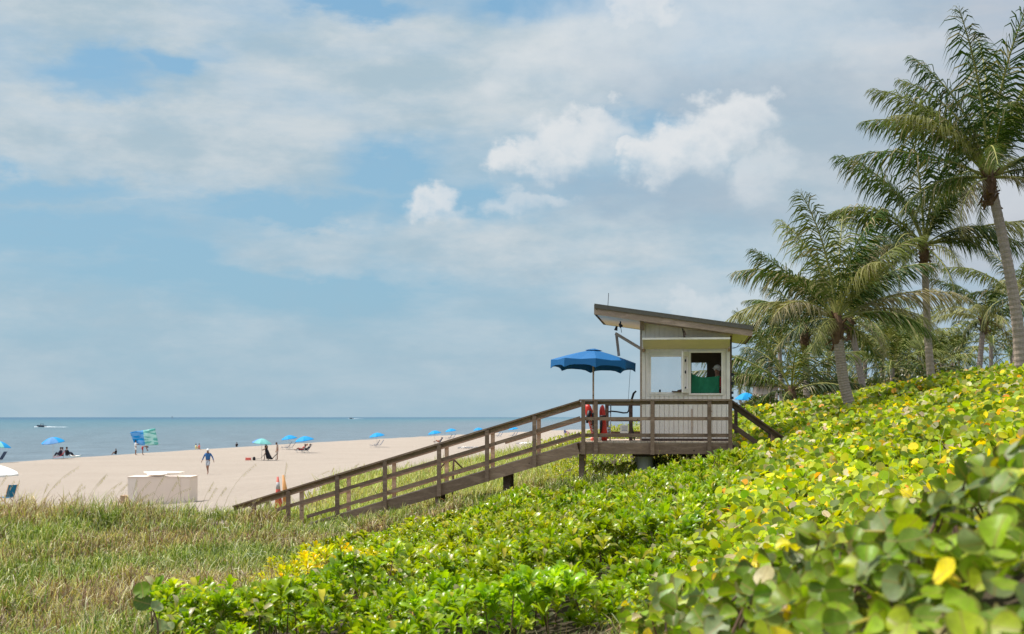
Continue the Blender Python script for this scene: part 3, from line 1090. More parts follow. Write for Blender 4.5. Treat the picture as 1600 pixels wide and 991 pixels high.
# corner boards and the brown edge strips
for a, s in ((h0, 1), (h1, -1)):
    mb = MB()
    x0, x1 = (a, a + 0.088) if s > 0 else (a - 0.088, a)
    fbox(mb, x0, x1, HB0 - 0.035, HB0 + 0.02, ZD + 0.06, min(roof_z(x0), roof_z(x1)) - 0.01)
    mb.build('corner_board', M['trim'], hut)
    mb = MB()
    x0, x1 = (a - 0.05, a - 0.002) if s > 0 else (a + 0.002, a + 0.05)
    fbox(mb, x0, x1, HB0 - 0.03, HB0 + 0.06, ZD + 0.002, min(roof_z(x0), roof_z(x1)) - 0.01)
    mb.build('edge_strip', M['wood_far'] if s > 0 else M['wood_dark'], hut)
mb = MB()
fbox(mb, pa(1000, 0.7), pa(1006, 0.7), 0.80, HB0 - 0.04, hz(516), hz(499))
mb.build('roof_beam_end', M['fascia'], hut)
# side walls and back wall (with their window openings)
bz0, bz1 = pz(617, 0.5, HB1), pz(556, 0.5, HB1)
for a in (h0 + 0.02, h1 - 0.02):
    mb = MB()

    def wallbox(b0, b1, z0, z1):
        fbox(mb, a - 0.02, a + 0.02, b0, b1, z0, z1)
    zt = roof_z(a) - 0.02
    wallbox(HB0 + 0.05, HB1, ZD + 0.002, wz0 + 0.1)
    wallbox(HB0 + 0.05, HB1, wz1 - 0.02, zt)
    wallbox(HB0 + 0.05, HB0 + 0.35, wz0 + 0.1, wz1 - 0.02)
    wallbox(HB1 - 0.35, HB1, wz0 + 0.1, wz1 - 0.02)
    if a > 0:
        wallbox(HB0 + 0.35, HB1 - 0.35, wz0 + 0.1, wz1 - 0.02)
    mb.build('side_wall', M['cream'], hut)
bo = [(pa(1010, HB1) - 0.04, pa(1071, HB1), pz(620, 0.5, HB1), pz(553, 0.5, HB1)), (pa(1080.5, HB1), pa(1104.5, HB1), pz(612, 0.5, HB1), pz(567, 0.5, HB1))]
mb = MB()
zt = roof_z(h1) - 0.02


def bw_(x0, x1, z0, z1):
    fbox(mb, x0, x1, HB1 + 0.002, HB1 + 0.042, z0, z1)


bw_(h0, h1, ZD + 0.002, bo[0][2])
vs = [W(x, bb, z) for bb in (HB1 + 0.002, HB1 + 0.042) for x, z in ((h0, bo[0][3]), (h1, bo[0][3]), (h1, roof_z(h1) - 0.01), (h0, roof_z(h0) - 0.01))]
mb.add(vs, [(0, 1, 2, 3), (7, 6, 5, 4), (0, 4, 5, 1), (1, 5, 6, 2), (2, 6, 7, 3), (3, 7, 4, 0)])
if bo[0][0] > h0 + 0.01:
    bw_(h0, bo[0][0], bo[0][2], bo[0][3])
bw_(bo[0][1], bo[1][0], bo[0][2], bo[0][3])
bw_(bo[1][1], h1, bo[0][2], bo[0][3])
bw_(bo[1][0], bo[1][1], bo[0][2], bo[1][2])
bw_(bo[1][0], bo[1][1], bo[1][3], bo[0][3])
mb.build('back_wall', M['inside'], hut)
for x0, x1, z0, z1 in bo:
    mb = MB()
    fbox(mb, x0, x1, HB1 + 0.018, HB1 + 0.024, z0, z1)
    mb.build('back_window_pane', M['pane'], hut)
mb = MB()
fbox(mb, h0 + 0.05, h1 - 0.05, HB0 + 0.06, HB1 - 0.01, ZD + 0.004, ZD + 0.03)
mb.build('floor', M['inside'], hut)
mb = MB()
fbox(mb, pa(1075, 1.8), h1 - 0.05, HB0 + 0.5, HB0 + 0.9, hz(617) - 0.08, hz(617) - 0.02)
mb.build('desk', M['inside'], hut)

# window frame: outer casing, mullion, two openings
fr = MB()
oz0, oz1 = hz(613), hz(557.5)
o1a0, o1a1 = pa(1017.2, HB0), pa(1064.5, HB0)
o2a0, o2a1, o2z0, o2z1 = pa(1078.6, HB0), pa(1127, HB0), hz(614.8), hz(551.6)
F0, F1 = HB0 - 0.055, HB0 + 0.045


def frame_rect(mb, x0, x1, z0, z1, w, b0, b1):
    fbox(mb, x0 - w, x0, b0, b1, z0 - w, z1 + w)
    fbox(mb, x1, x1 + w, b0, b1, z0 - w, z1 + w)
    fbox(mb, x0, x1, b0, b1, z0 - w, z0)
    fbox(mb, x0, x1, b0, b1, z1, z1 + w)


frame_rect(fr, o1a0 + 0.0, o1a1, oz0, oz1, 0.045, F0, F1)
wf1 = fr.build('window_frame', M['trim'], hut)
mb = MB()
frame_rect(mb, o1a0 - 0.05, o1a1 + 0.05, oz0 - 0.05, oz1 + 0.05, 0.045, HB0 - 0.035, HB0 + 0.03)
mb.build('casing', M['trim'], wf1)
fr = MB()
frame_rect(fr, o2a0, o2a1, o2z0, o2z1, 0.05, F0 - 0.003, F1)
wf2 = fr.build('window_frame', M['trim'], hut)
mb = MB()
x0 = o1a1 + 0.1
fbox(mb, o1a1 + 0.046, o2a0 - 0.052, F0 + 0.01, F1 - 0.01, wz0, wz1)
mb.build('mullion', M['trim'], hut)
# gap fillers between frames and siding
mb = MB()
for x0, x1, z0, z1 in ((w0a, o1a0 - 0.096, wz0, wz1), (o2a1 + 0.051, w1a, wz0, wz1), (o1a0 - 0.095, o1a1 + 0.046, oz1 + 0.096, wz1), (o1a0 - 0.095, o1a1 + 0.046, wz0, oz0 - 0.096)):
    if x1 > x0 + 0.002 and z1 > z0 + 0.002:
        fbox(mb, x0, x1, HB0 - 0.02, HB0 + 0.02, z0, z1)
mb.build('window_packing', M['trim'], hut)
# casement sash folded back over the mullion, edge on to the viewer
mb = MB()
sx = pa(1071.5, HB0 - 0.4)
hinge = pa(1076.5, HB0)
swing = pa(1067.5, HB0 - 0.0)
c0, c1 = W(hinge - 0.02, HB0 - 0.06, 0), W(swing - 0.02, HB0 - 0.42, 0)
sh_ = MB()
dv = (c1 - c0)
for (s0, s1, q0, q1) in ((0, 0.13, 0, 1), (0.87, 1, 0, 1), (0.13, 0.87, 0, 0.1), (0.13, 0.87, 0.9, 1)):
    za, zb = o2z0 + 0.01, o2z1 + 0.02
    p0, p1 = c0 + dv * s0, c0 + dv * s1
    zl, zh = za + (zb - za) * q0, za + (zb - za) * q1
    nrm = dv.cross(ZX).normalized() * 0.02
    sh_.obox((p0 + p1) / 2 + ZX * ((zl + zh) / 2), (p1 - p0) / 2, nrm, ZX * ((zh - zl) / 2))
sash = sh_.build('open_sash', M['trim'], wf1)
for k, q in enumerate((0.12, 0.52, 0.8)):
    mb = MB()
    mb.ball(c0 + dv * 0.35 + ZX * (o2z0 + (o2z1 - o2z0) * q) - BX * 0.03 - AX * 0.02, 0.02, 0.02, 0.045)
    mb.build('hinge', M['black'], hut)
# right hand pane
mb = MB()
fbox(mb, o2a0, o2a0 + (o2a1 - o2a0) * 0.02, HB0, HB0 + 0.01, o2z0, o2z1)
mb.build('glazing_bead', M['trim'], wf2)
# small things on the sill
# raised awning shutter
mb = MB()
zA, zB = pz(545.5, 0.5, HB0), pz(530.5, 0.5, 0.42)
A0, A1 = pa(1004.5, 0.8), pa(1140, 0.8)
vs = []
for bb, zz in ((HB0 - 0.05, zA), (0.42, zB)):
    for dz in (0, 0.035):
        for x in (A0, A1):
            vs.append(W(x, bb, zz + dz))
mb.add(vs, [(0, 1, 5, 4), (2, 6, 7, 3), (0, 2, 3, 1), (4, 5, 7, 6), (0, 4, 6, 2), (1, 3, 7, 5)])
sh = mb.build('awning_shutter', M['bounce_yellow'], hut)
mb = MB()
fbox(mb, A0 - 0.004, A1 + 0.004, 0.385, 0.417, zB - 0.005, zB + 0.045)
mb.build('shutter_edge', M['trim'], sh)
for x in (A0 + 0.02, A1 - 0.02):
    mb = MB()
    mb.beam(W(x, HB0 - 0.04, zA - 0.06), W(x, 0.50, zA - 0.0), 0.04, 0.04)
    mb.build('shutter_arm', M['wood_far'], sh)
    mb = MB()
    fbox(mb, x - 0.04 - (0.03 if x < 0.5 else -0.03), x + 0.04, HB0 - 0.10, HB0 - 0.06, zA - 0.06, zA)
    mb.build('bracket', M['wood_far'], sh)

# roof: one sloping slab with fascia, felt edge and soffit
def slab(mb, a0, a1, b0, b1, lo, hi):
    vs = [W(x, y, roof_z(x) + dz) for dz in (lo, hi) for y in (b0, b1) for x in (a0, a1)]
    mb.add(vs, [(0, 2, 3, 1), (4, 5, 7, 6), (0, 1, 5, 4), (2, 6, 7, 3), (0, 4, 6, 2), (1, 3, 7, 5)])


FH = 0.25
mb = MB()
slab(mb, RA0 - 0.0, RA1, RB0 + 0.045, RB1 - 0.045, 0.03, 0.10)
roof = mb.build('roof', M['soffit'], hut)
mb = MB()
slab(mb, RA0 + 0.045, h0 - 0.055, RB0 + 0.045, RB1 - 0.045, 0.004, 0.028)
mb.build('soffit', M['soffit'], roof)
for k in range(6):
    mb = MB()
    x0 = h1 + 0.06
    b0, b1 = RB0 + 0.05 + k * (RB1 - RB0 - 0.1) / 6, RB0 + 0.05 + (k + 1) * (RB1 - RB0 - 0.1) / 6 - 0.008
    slab(mb, x0, RA1 - 0.05, b0, b1, 0.004, 0.028)
    mb.build('soffit_board', M['bounce_yellow'], roof)
mb = MB()
slab(mb, RA0 - 0.03, (RA0 + RA1) / 2, RB0, RB0 + 0.042, 0.0, FH)
mb.build('fascia', M['fascia'], roof)
mb = MB()
slab(mb, (RA0 + RA1) / 2 + 0.004, RA1 + 0.03, RB0, RB0 + 0.042, 0.002, FH)
mb.build('fascia', M['fascia'], roof)
mb = MB()
slab(mb, RA0 - 0.03, RA1 + 0.03, RB1 - 0.042, RB1, 0.0, FH)
mb.build('fascia', M['wood_dark'], roof)
for x0, x1 in ((RA0 - 0.03, RA0 + 0.012), (RA1 - 0.012, RA1 + 0.03)):
    mb = MB()
    slab(mb, x0, x1, RB0 + 0.044, RB1 - 0.044, 0.001, FH)
    mb.build('fascia', M['wood_dark'], roof)
mb = MB()
slab(mb, RA0 - 0.02, RA1 + 0.05, RB0 - 0.035, RB1 + 0.035, FH + 0.002, FH + 0.03)
slab(mb, RA0 - 0.018, RA1 + 0.048, RB0 - 0.033, RB0 - 0.003, FH - 0.085, FH + 0.002)
mb.build('roofing_edge', M['roofing'], roof)
mb = MB()
mb.tube([W(pa(949.5, 1.5), 1.5, roof_z(pa(949.5, 1.5)) + FH), W(pa(951, 1.5), 1.5, pz(457, 0.5, 1.5))], 0.008, 5)
mb.build('antenna', M['black'], hut)
# bracket frame at the left, holding cables
mb = MB()
b_ = 1.6
mb.beam(W(pa(963, b_), b_, pz(521, 0, b_)), W(pa(967, b_), b_, pz(556, 0, b_)), 0.07, 0.09, up=BX)
mb.build('hanging_post', M['fascia'], hut)
mb = MB()
mb.beam(W(pa(962, b_), b_ - 0.04, pz(521, 0, b_)), W(h0 - 0.02, HB0 + 0.04, hz(545)), 0.05, 0.07)
mb.build('brace', M['wood_far'], hut)
lamp = MB()
pl = W(pa(969.5, 1.9), 1.9, 0)
zt = roof_z(pa(969.5, 1.9))
lamp.tube([pl + ZX * (zt + 0.02), pl + ZX * (zt - 0.13)], 0.018, 8)
lamp.tube([pl + ZX * (zt - 0.05) - AX * 0.03, pl + ZX * (zt - 0.15) + AX * 0.03], [0.03, 0.055], 10)
lamp.tube([pl + ZX * (zt - 0.12) - AX * 0.1, pl + ZX * (zt - 0.24) - AX * 0.13], [0.025, 0.05], 10)
lamp.tube([pl + ZX * (zt - 0.10), pl + ZX * (zt - 0.30) + AX * 0.03], 0.008, 6)
lamp.build('eave_floodlight', M['black'], hut)


def wire(pts, r, name, par, mt='black'):
    mb = MB()
    mb.tube(pts, r, 5)
    return mb.build(name, M[mt], par)


def sag(p0, p1, s, n=10):
    return [p0.lerp(p1, i / n) - ZX * (s * 4 * (i / n) * (1 - i / n)) for i in range(n + 1)]


wire(sag(W(pa(1160, .4), 0.4, pz(532, 1, .4)), W(h1 + 0.06, HB0, hz(545)), 0.06), 0.007, 'cable', hut)
wire(sag(W(pa(1175, .4), 0.35, pz(515, 1, .4)), W(h1 + 0.06, HB0, hz(543)), 0.16), 0.006, 'cable', hut)
wire(sag(W(pa(985, 1.2), 1.2, pz(574, 0, 1.2)), W(pa(981, 1.2), 1.2, ZD + 0.9), 0.0), 0.005, 'cord', hut)
wire([W(pa(1066, .8), 0.35, pz(513, 0.3, .3)), W(pa(1068, .8), 0.45, pz(521, 0.3, .3)), W(pa(1069, .8), 0.5, pz(529, 0.3, .3))], 0.012, 'shutter_chain', hut)
for dx, y0, y1 in ((-1.5, 514, 520), (1.2, 517, 524), (0.5, 523, 529)):
    mb = MB()
    p_ = W(pa(1068 + dx, .5), 0.45, 0)
    mb.tube([p_ + ZX * pz(y0, 0.3, .45), p_ + AX * 0.03 + ZX * pz(y1, 0.3, .45)], [0.02, 0.028], 6)
    mb.build('shackle', M['wood_dark'], hut)
# electrical conduit and boxes along the right corner
for y0, y1 in ((583, 588), (597, 602), (612, 616), (620, 624)):
    mb = MB()
    x = pa(1144, HB0)
    fbox(mb, x - 0.035, x + 0.035, HB0 - 0.04, HB0 + 0.05, hz(y1), hz(y0))
    mb.build('insulator', M['black'], hut)
wire([W(pa(1146, HB0), HB0 - 0.02, hz(584)), W(pa(1147, HB0), HB0 - 0.02, hz(600))], 0.007, 'cable', hut)
# a rust-brown timber leaning inside the rail on the front
mb = MB()
fbox(mb, pa(1081, 1) - 0.012, pa(1081, 1) + 0.012, HB0 - 0.05, HB0 - 0.026, ZD + 0.1, hz(639))
mb.build('rust_streaked_batten', M['wood_far'], hut)

# small things: clip on the sill, radio
mb = MB()
fbox(mb, pa(1029.5, 1) , pa(1032.5, 1), HB0 - 0.03, HB0 + 0.03, oz0 + 0.001, oz0 + 0.07)
tag(mb.build('sill_box', M['black']), 'tiny black box standing on the sill of the open left window', 'box')
mb = MB()
x = pa(1060, 1)
mb.beam(W(x - 0.17, HB0 - 0.1, oz0 + 0.02), W(x + 0.22, HB0 - 0.06, oz0 + 0.0), 0.07, 0.03)
mb.beam(W(x - 0.02, HB0 - 0.1, oz0 + 0.03), W(x + 0.09, HB0 - 0.07, oz0 + 0.05), 0.05, 0.05)
tag(mb.build('binocular_strap', M['wood_dark']), 'dark folded gear lying at the right end of the open window sill', 'gear')

# green towel hanging in the right window
g = []
for i in range(15):
    u = i / 14
    row = []
    for j in range(21):
        v = j / 20
        a = o2a0 + 0.02 + (o2a1 - o2a0 - 0.06) * v
        top = o2z0 + (o2z1 - o2z0) * (0.485 + 0.02 * (v < 0.04) - 0.055 * sstep(v * 3) - 0.03 * math.sin(v * 3.2))
        z = o2z0 + (top - o2z0) * u
        b = HB0 + 0.09 + 0.02 * math.sin(v * 9 + u * 3) * (0.5 + u) + 0.012 * math.sin(v * 23 - u * 5)
        row.append(W(a - 0.05 * (1 - u) * max(0, v - 0.7), b, z))
    g.append(row)
mb = MB()
mb.sheet(g)
tag(mb.build('beach_towel', M['towel'], smooth=True, solid=0.006), 'dark green towel hung across the lower half of the right hut window', 'towel')

# ------------------------------------------------------------------ people
JN = dict(pelvis=(0, 0, .96), waist=(0, 0, 1.08), chest=(0, 0, 1.32), neck=(0, 0, 1.47), chin=(0, .01, 1.56), head=(0, .01, 1.645), crown=(0, .0, 1.715), nose=(0, .115, 1.625),
          shL=(-.175, 0, 1.42), shR=(.175, 0, 1.42), elL=(-.24, -.02, 1.14), elR=(.24, -.02, 1.14), wrL=(-.27, .06, .90), wrR=(.27, .06, .90),
          hpL=(-.09, 0, .93), hpR=(.09, 0, .93), knL=(-.10, .02, .50), knR=(.10, .02, .50), anL=(-.10, -.01, .09), anR=(.10, -.01, .09), toL=(-.11, .16, .03), toR=(.11, .16, .03))
RAD = dict(pelvis=.125, waist=.115, chest=.135, neck=.055, chin=.065, head=.095, crown=.065, nose=.02, shL=.062, shR=.062, elL=.043, elR=.043, wrL=.028, wrR=.028,
           hpL=.085, hpR=.085, knL=.056, knR=.056, anL=.038, anR=.038, toL=.03, toR=.03)
EDG = [('pelvis', 'waist'), ('waist', 'chest'), ('chest', 'neck'), ('neck', 'chin'), ('chin', 'head'), ('head', 'crown'), ('head', 'nose'), ('chest', 'shL'), ('shL', 'elL'), ('elL', 'wrL'),
       ('chest', 'shR'), ('shR', 'elR'), ('elR', 'wrR'), ('pelvis', 'hpL'), ('hpL', 'knL'), ('knL', 'anL'), ('anL', 'toL'), ('pelvis', 'hpR'), ('hpR', 'knR'), ('knR', 'anR'), ('anR', 'toR')]


def skinned(name, pts, edges, radii, mat, parent, root=0, sub=1):
    me = bpy.data.meshes.new(name)
    me.from_pydata([tuple(p) for p in pts], edges, [])
    me.materials.append(mat)
    o = bpy.data.objects.new(name, me)
    coll.objects.link(o)
    o.parent = parent
    md = o.modifiers.new('skin', 'SKIN')
    md.use_smooth_shade = True
    if not me.skin_vertices:
        me.skin_vertices.new() if hasattr(me.skin_vertices, 'new') else None
    sv = me.skin_vertices[0].data
    for i, r in enumerate(radii):
        sv[i].radius = (r, r) if not isinstance(r, tuple) else r
        sv[i].use_root = (i == root)
    ms = o.modifiers.new('smooth', 'SUBSURF')
    ms.levels = ms.render_levels = sub
    return o


def person(label, loc, yaw, H=1.72, pose=None, skin='skin', hair='hair', top=None, sleeves='short', bottom=None, legs='short', hat=None, dress=None, group=None, longhair=False):
    root = thing('person', label, 'person', loc, yaw, group)
    s = H / 1.76
    J = {k: Vector(v) for k, v in JN.items()}
    for k, v in (pose or {}).items():
        J[k] = Vector(v)
    J = {k: v * s for k, v in J.items()}
    names = list(J)
    pts = [J[n] for n in names]
    rad = [RAD[n] * s if n not in ('chest', 'pelvis', 'waist') else (RAD[n] * s * 1.25, RAD[n] * s * 0.82) for n in names]
    idx = {n: i for i, n in enumerate(names)}
    ed = [(idx[a], idx[b]) for a, b in EDG]
    for sd_ in ('L', 'R'):         # palm, four fingers of unequal length and a thumb from its side
        w = J['wr' + sd_]
        d = (w - J['el' + sd_]).normalized()
        side = Vector((0, 1, 0)) - d * d.y
        side = side.normalized() if side.length > 0.2 else Vector((1, 0, 0))
        pal = w + d * 0.085 * s
        pts.append(pal)
        rad.append((.035 * s, .016 * s))
        ip = len(pts) - 1
        ed.append((idx['wr' + sd_], ip))
        for k, ln in enumerate((.070, .080, .075, .058)):
            b0 = pal + side * (0.03 - 0.02 * k) * s
            tip = b0 + d * ln * s + Vector((0, 0, -0.01))
            pts.append(tip)
            rad.append(.0085 * s)
            ed.append((ip, len(pts) - 1))
        pts.append(w + d * 0.06 * s + side * 0.055 * s)
        rad.append(.010 * s)
        ed.append((ip, len(pts) - 1))
    skinned('body', pts, ed, rad, M[skin], root, root=idx['pelvis'])

    def cloth(nm, chain, mat, grow=1.22, rt=0):
        ks, es = [], []
        for c in chain:
            for i, e in enumerate(c):
                if e not in ks:
                    ks.append(e)
                if i:
                    es.append((ks.index(c[i - 1]), ks.index(e)))
        P_, Rr = [], []
        for k in ks:
            if isinstance(k, tuple):
                u, v, t = k
                P_.append(J[u].lerp(J[v], t))
                r = (RAD[u] * (1 - t) + RAD[v] * t) * s * grow
                Rr.append(r + 0.008)
            else:
                P_.append(J[k])
                r = RAD[k] * s * grow
                Rr.append((r * 1.25, r * 0.88) if k in ('chest', 'pelvis', 'waist') else r)
        return skinned(nm, P_, es, Rr, M[mat], root, root=ks.index(rt) if rt in ks else 0)
    if top:
        eL = ('elL', 'wrL', .9) if sleeves == 'long' else ('shL', 'elL', .7)
        eR = ('elR', 'wrR', .9) if sleeves == 'long' else ('shR', 'elR', .7)
        cl = [['pelvis', 'waist', 'chest', ('chest', 'neck', .55)]]
        cl += [['chest', 'shL'] + (['elL'] if sleeves == 'long' else []) + [eL], ['chest', 'shR'] + (['elR'] if sleeves == 'long' else []) + [eR]]
        cloth('shirt', cl, top, 1.16, 'chest')
    if bottom:
        kL = ('knL', 'anL', .85) if legs == 'long' else ('hpL', 'knL', .85)
        kR = ('knR', 'anR', .85) if legs == 'long' else ('hpR', 'knR', .85)
        cloth('trousers' if legs == 'long' else 'shorts',
              [[('waist', 'pelvis', .4), 'pelvis', 'hpL'] + (['knL'] if legs == 'long' else []) + [kL], ['pelvis', 'hpR'] + (['knR'] if legs == 'long' else []) + [kR]], bottom, 1.2, 'pelvis')
    hc, hh = J['crown'], J['head']
    up = (hc - J['chin']).normalized()
    ctr = hh + up * 0.02 * s - Vector((0, .015, 0)) * s
    mb = MB()
    mb.ball(ctr + up * 0.018 * s + worldloc(root) * 0, .088 * s, .10 * s, .105 * s)
    if longhair:
        mb.ball(ctr - up * 0.12 * s - Vector((0, .05, 0)) * s, .075 * s, .05 * s, .16 * s)
    mb.v = [tuple(Vector(v) + worldloc(root)) for v in mb.v]
    if not hat:
        mb.build('hair', M[hair], root, smooth=True)
    else:
        mb = MB()
        mb.ball(ctr + up * 0.035 * s, .10 * s, .112 * s, .10 * s)
        mb.lathe(ctr + up * 0.03 * s + Vector((0, .06, 0)) * s, [(.115 * s, 0), (.12 * s, .008), (.06 * s, .02)], 14)
        mb.v = [tuple(Vector(v) + worldloc(root)) for v in mb.v]
        mb.build('cap', M[hat], root, smooth=True)
    if dress:
        # long skirt and wrap hanging from the shoulders, hem blown back
        mb = MB()
        rows = []
        lv = [(J['neck'].z - .02 * s, .07, 0), (J['shL'].z + .02, .20, 0), (J['chest'].z, .19, 0), (J['waist'].z, .16, .0), (J['pelvis'].z, .21, -.03), (.6 * s, .26, -.10), (.3 * s, .33, -.20), (.13 * s, .38, -.30)]
        vs, fs = [], []
        n = 24
        for i, (z, r, dy) in enumerate(lv):
            zf = min(1.0, max(0.0, (z / s - 0.13) / 1.3))
            base_ = Vector((0, 0, 0)).lerp(Vector((J['chest'].x, J['chest'].y, 0)), sstep(zf))
            for k in range(n):
                an = 2 * math.pi * k / n
                rr = r * (1 + 0.10 * math.sin(an * 6 + i) * (1 - zf))
                vs.append((base_.x + rr * math.cos(an) * 0.95 * s, base_.y + dy * s + rr * 0.8 * math.sin(an) * s, z + 0.03 * math.sin(an * 3) * (1 - zf)))
        for i in range(len(lv) - 1):
            for k in range(n):
                k2 = (k + 1) % n
                fs.append((i * n + k, i * n + k2, (i + 1) * n + k2, (i + 1) * n + k))
        mb.add([Vector(v) + worldloc(root) for v in vs], fs)
        mb.build('long_dress', M[dress], root, smooth=True, solid=0.01)
    return root


def on_sand(px, py):
    """point of the beach seen at a photo position"""
    Y = EYE * FOC / (py - 652)
    for _ in range(25):
        X = (px - 800) / FOC * Y
        z = g1(X, Y)
        Y = Y * 0.5 + 0.5 * (EYE - z) * FOC / (py - 652)
    X = (px - 800) / FOC * Y
    while X < float(x_crest(Y)) + 0.2:         # nobody stands beyond the crest of the berm
        Y -= 0.5
        X = (px - 800) / FOC * Y
    return Vector((X, Y, g1(X, Y)))


# the walker
p_ = on_sand(325, 741.5)
person('person in blue long sleeved shirt, pale shorts and white cap walking up the sand', p_, R(176), 1.80,
       dict(elL=(-.33, .0, 1.17), wrL=(-.42, .10, .96), elR=(.33, -.06, 1.17), wrR=(.41, -.02, .96), knL=(-.05, .16, .52), anL=(-.03, .12, .12), toL=(-.03, .28, .05),
            knR=(.06, .02, .50), anR=(.03, -.14, .12), toR=(.04, .0, .03), chin=(0, .03, 1.55), head=(0, .04, 1.635), nose=(0, .14, 1.60)),
       'skin_tan', 'hair', 'shirt_blue', 'long', 'greyshort', 'short', hat='whitecloth')
# woman in black, and the person beside her
p_ = on_sand(417, 719.5)
person('person in a long black dress stepping forward beside the mint topped beach umbrella', p_, R(95), 1.68,
       dict(chest=(0, .06, 1.32), neck=(0, .08, 1.46), chin=(0, .12, 1.55), head=(0, .12, 1.64), crown=(0, .11, 1.71), nose=(0, .22, 1.6), knL=(-.1, .25, .52), anL=(-.1, .20, .09), toL=(-.1, .35, .03),
            anR=(.1, -.2, .10), toR=(.1, -.05, .03), knR=(.1, .0, .5), elL=(-.22, .12, 1.16), wrL=(-.16, .33, 1.08), elR=(.22, .1, 1.16), wrR=(.18, .3, 1.05)),
       'skin', 'blackcloth', None, bottom=None, dress='blackcloth', longhair=True)
p_ = on_sand(433.5, 719.3)
person('person in taupe shirt and shorts standing head down behind the black dress', p_, R(100), 1.72,
       dict(chin=(0, .06, 1.54), head=(0, .10, 1.61), crown=(0, .08, 1.69), nose=(0, .2, 1.56), elL=(-.2, .0, 1.14), wrL=(-.18, .12, .92)), 'skin', 'hair', 'beige', 'short', 'beige', 'short')
# the two holding the big cloth
pA, pB = on_sand(212, 711.4), on_sand(223, 711.2)
person('person in white with bare legs standing behind the blue end of the blown cloth', pA, R(-60), 1.6,
       dict(elL=(-.3, .15, 1.3), wrL=(-.3, .3, 1.45), elR=(.3, .2, 1.25), wrR=(.3, .4, 1.35), toL=(-.16, .2, .03)), 'skin_tan', 'hair', 'whitecloth', 'short', 'whitecloth', 'short')
person('tanned person in red swimwear bending down under the mint end of the blown cloth', pB, R(-80), 1.6,
       dict(pelvis=(0, -.05, .9), waist=(0, .08, .98), chest=(0, .3, 1.05), neck=(0, .42, 1.06), chin=(0, .5, 1.02), head=(0, .56, .98), crown=(0, .62, .93), nose=(0, .56, .87),
            shL=(-.17, .36, 1.05), shR=(.17, .36, 1.05), elL=(-.2, .45, .8), wrL=(-.18, .55, .62), elR=(.2, .45, .82), wrR=(.18, .5, .62), hpL=(-.09, -.04, .88), hpR=(.09, -.04, .88)),
       'skin_tan', 'hair', None, bottom='redcloth', legs='short')
# blown cloth
Yc = (pA.y + pB.y) / 2 - 0.35
corners = [at(203, 675.5, Yc), at(243, 669.5, Yc), at(247.5, 696, Yc), at(210, 695.5, Yc)]
rows = []
for i in range(13):
    v = i / 12
    row = []
    for j in range(21):
        u = j / 20
        p0 = corners[0].lerp(corners[1], u)
        p1 = corners[3].lerp(corners[2], u)
        q_ = p0.lerp(p1, v)
        q_ = q_ + Vector((0, 0.10 * math.sin(u * 5 + v * 3) + 0.03 * math.sin(u * 13 - v * 6), 0.015 * math.sin(u * 9)))
        row.append(q_)
    rows.append(row)
m, nt, out = mat_new('blue_and_mint_cloth')
t = N(nt, 'ShaderNodeTexCoord')
ss = N(nt, 'ShaderNodeSeparateXYZ', {0: t.outputs['Generated']})
mp = N(nt, 'ShaderNodeMapping', {'Vector': t.outputs['Generated'], 'Scale': (2, 1, 5), 'Rotation': (0, R(35), 0)})
no = N(nt, 'ShaderNodeTexNoise', {'Vector': mp.outputs[0], 'Scale': 1.6, 'Detail': 3.0})
st = N(nt, 'ShaderNodeMapRange', {0: no.outputs['Fac'], 1: 0.45, 2: 0.56})
bl = N(nt, 'ShaderNodeMix', {0: st.outputs[0], 6: (0.02, 0.36, 0.75), 7: (0.22, 0.52, 0.85)}, data_type='RGBA')
mi = N(nt, 'ShaderNodeMix', {0: st.outputs[0], 6: (0.18, 0.58, 0.53), 7: (0.58, 0.85, 0.82)}, data_type='RGBA')
xx = N(nt, 'ShaderNodeMath', {0: ss.outputs[0], 1: N(nt, 'ShaderNodeMath', {0: ss.outputs[2], 1: 0.10}, operation='MULTIPLY').outputs[0]}, operation='ADD')
sel = N(nt, 'ShaderNodeMath', {0: xx.outputs[0], 1: 0.545}, operation='GREATER_THAN')
cc = N(nt, 'ShaderNodeMix', {0: sel.outputs[0], 6: bl.outputs[2], 7: mi.outputs[2]}, data_type='RGBA')
df = N(nt, 'ShaderNodeBsdfDiffuse', {'Color': cc.outputs[2]})
tl = N(nt, 'ShaderNodeBsdfTranslucent', {'Color': cc.outputs[2]})
mx = N(nt, 'ShaderNodeMixShader', {0: 0.35, 1: df.outputs[0], 2: tl.outputs[0]})
nt.links.new(mx.outputs[0], out.inputs['Surface'])
mb = MB()
mb.sheet(rows)
tag(mb.build('blown_cloth', m, smooth=True, solid=0.01), 'large blue and mint beach cloth held up flat in the wind by two people', 'beach cloth')

SIT = dict(pelvis=(0, 0, .16), waist=(0, -.03, .30), chest=(0, -.06, .54), neck=(0, -.05, .69), chin=(0, -.03, .77), head=(0, -.02, .855), crown=(0, -.03, .925), nose=(0, .09, .83),
           shL=(-.175, -.05, .63), shR=(.175, -.05, .63), elL=(-.25, .05, .40), elR=(.25, .05, .40), wrL=(-.15, .27, .38), wrR=(.15, .27, .38),
           hpL=(-.09, .0, .15), hpR=(.09, .0, .15), knL=(-.12, .38, .45), knR=(.12, .40, .42), anL=(-.12, .62, .08), anR=(.12, .66, .08), toL=(-.13, .78, .04), toR=(.13, .82, .04))


def lift(pose, dz, dy=0.0):
    return {k: (v[0], v[1] + dy, v[2] + dz) for k, v in pose.items()}


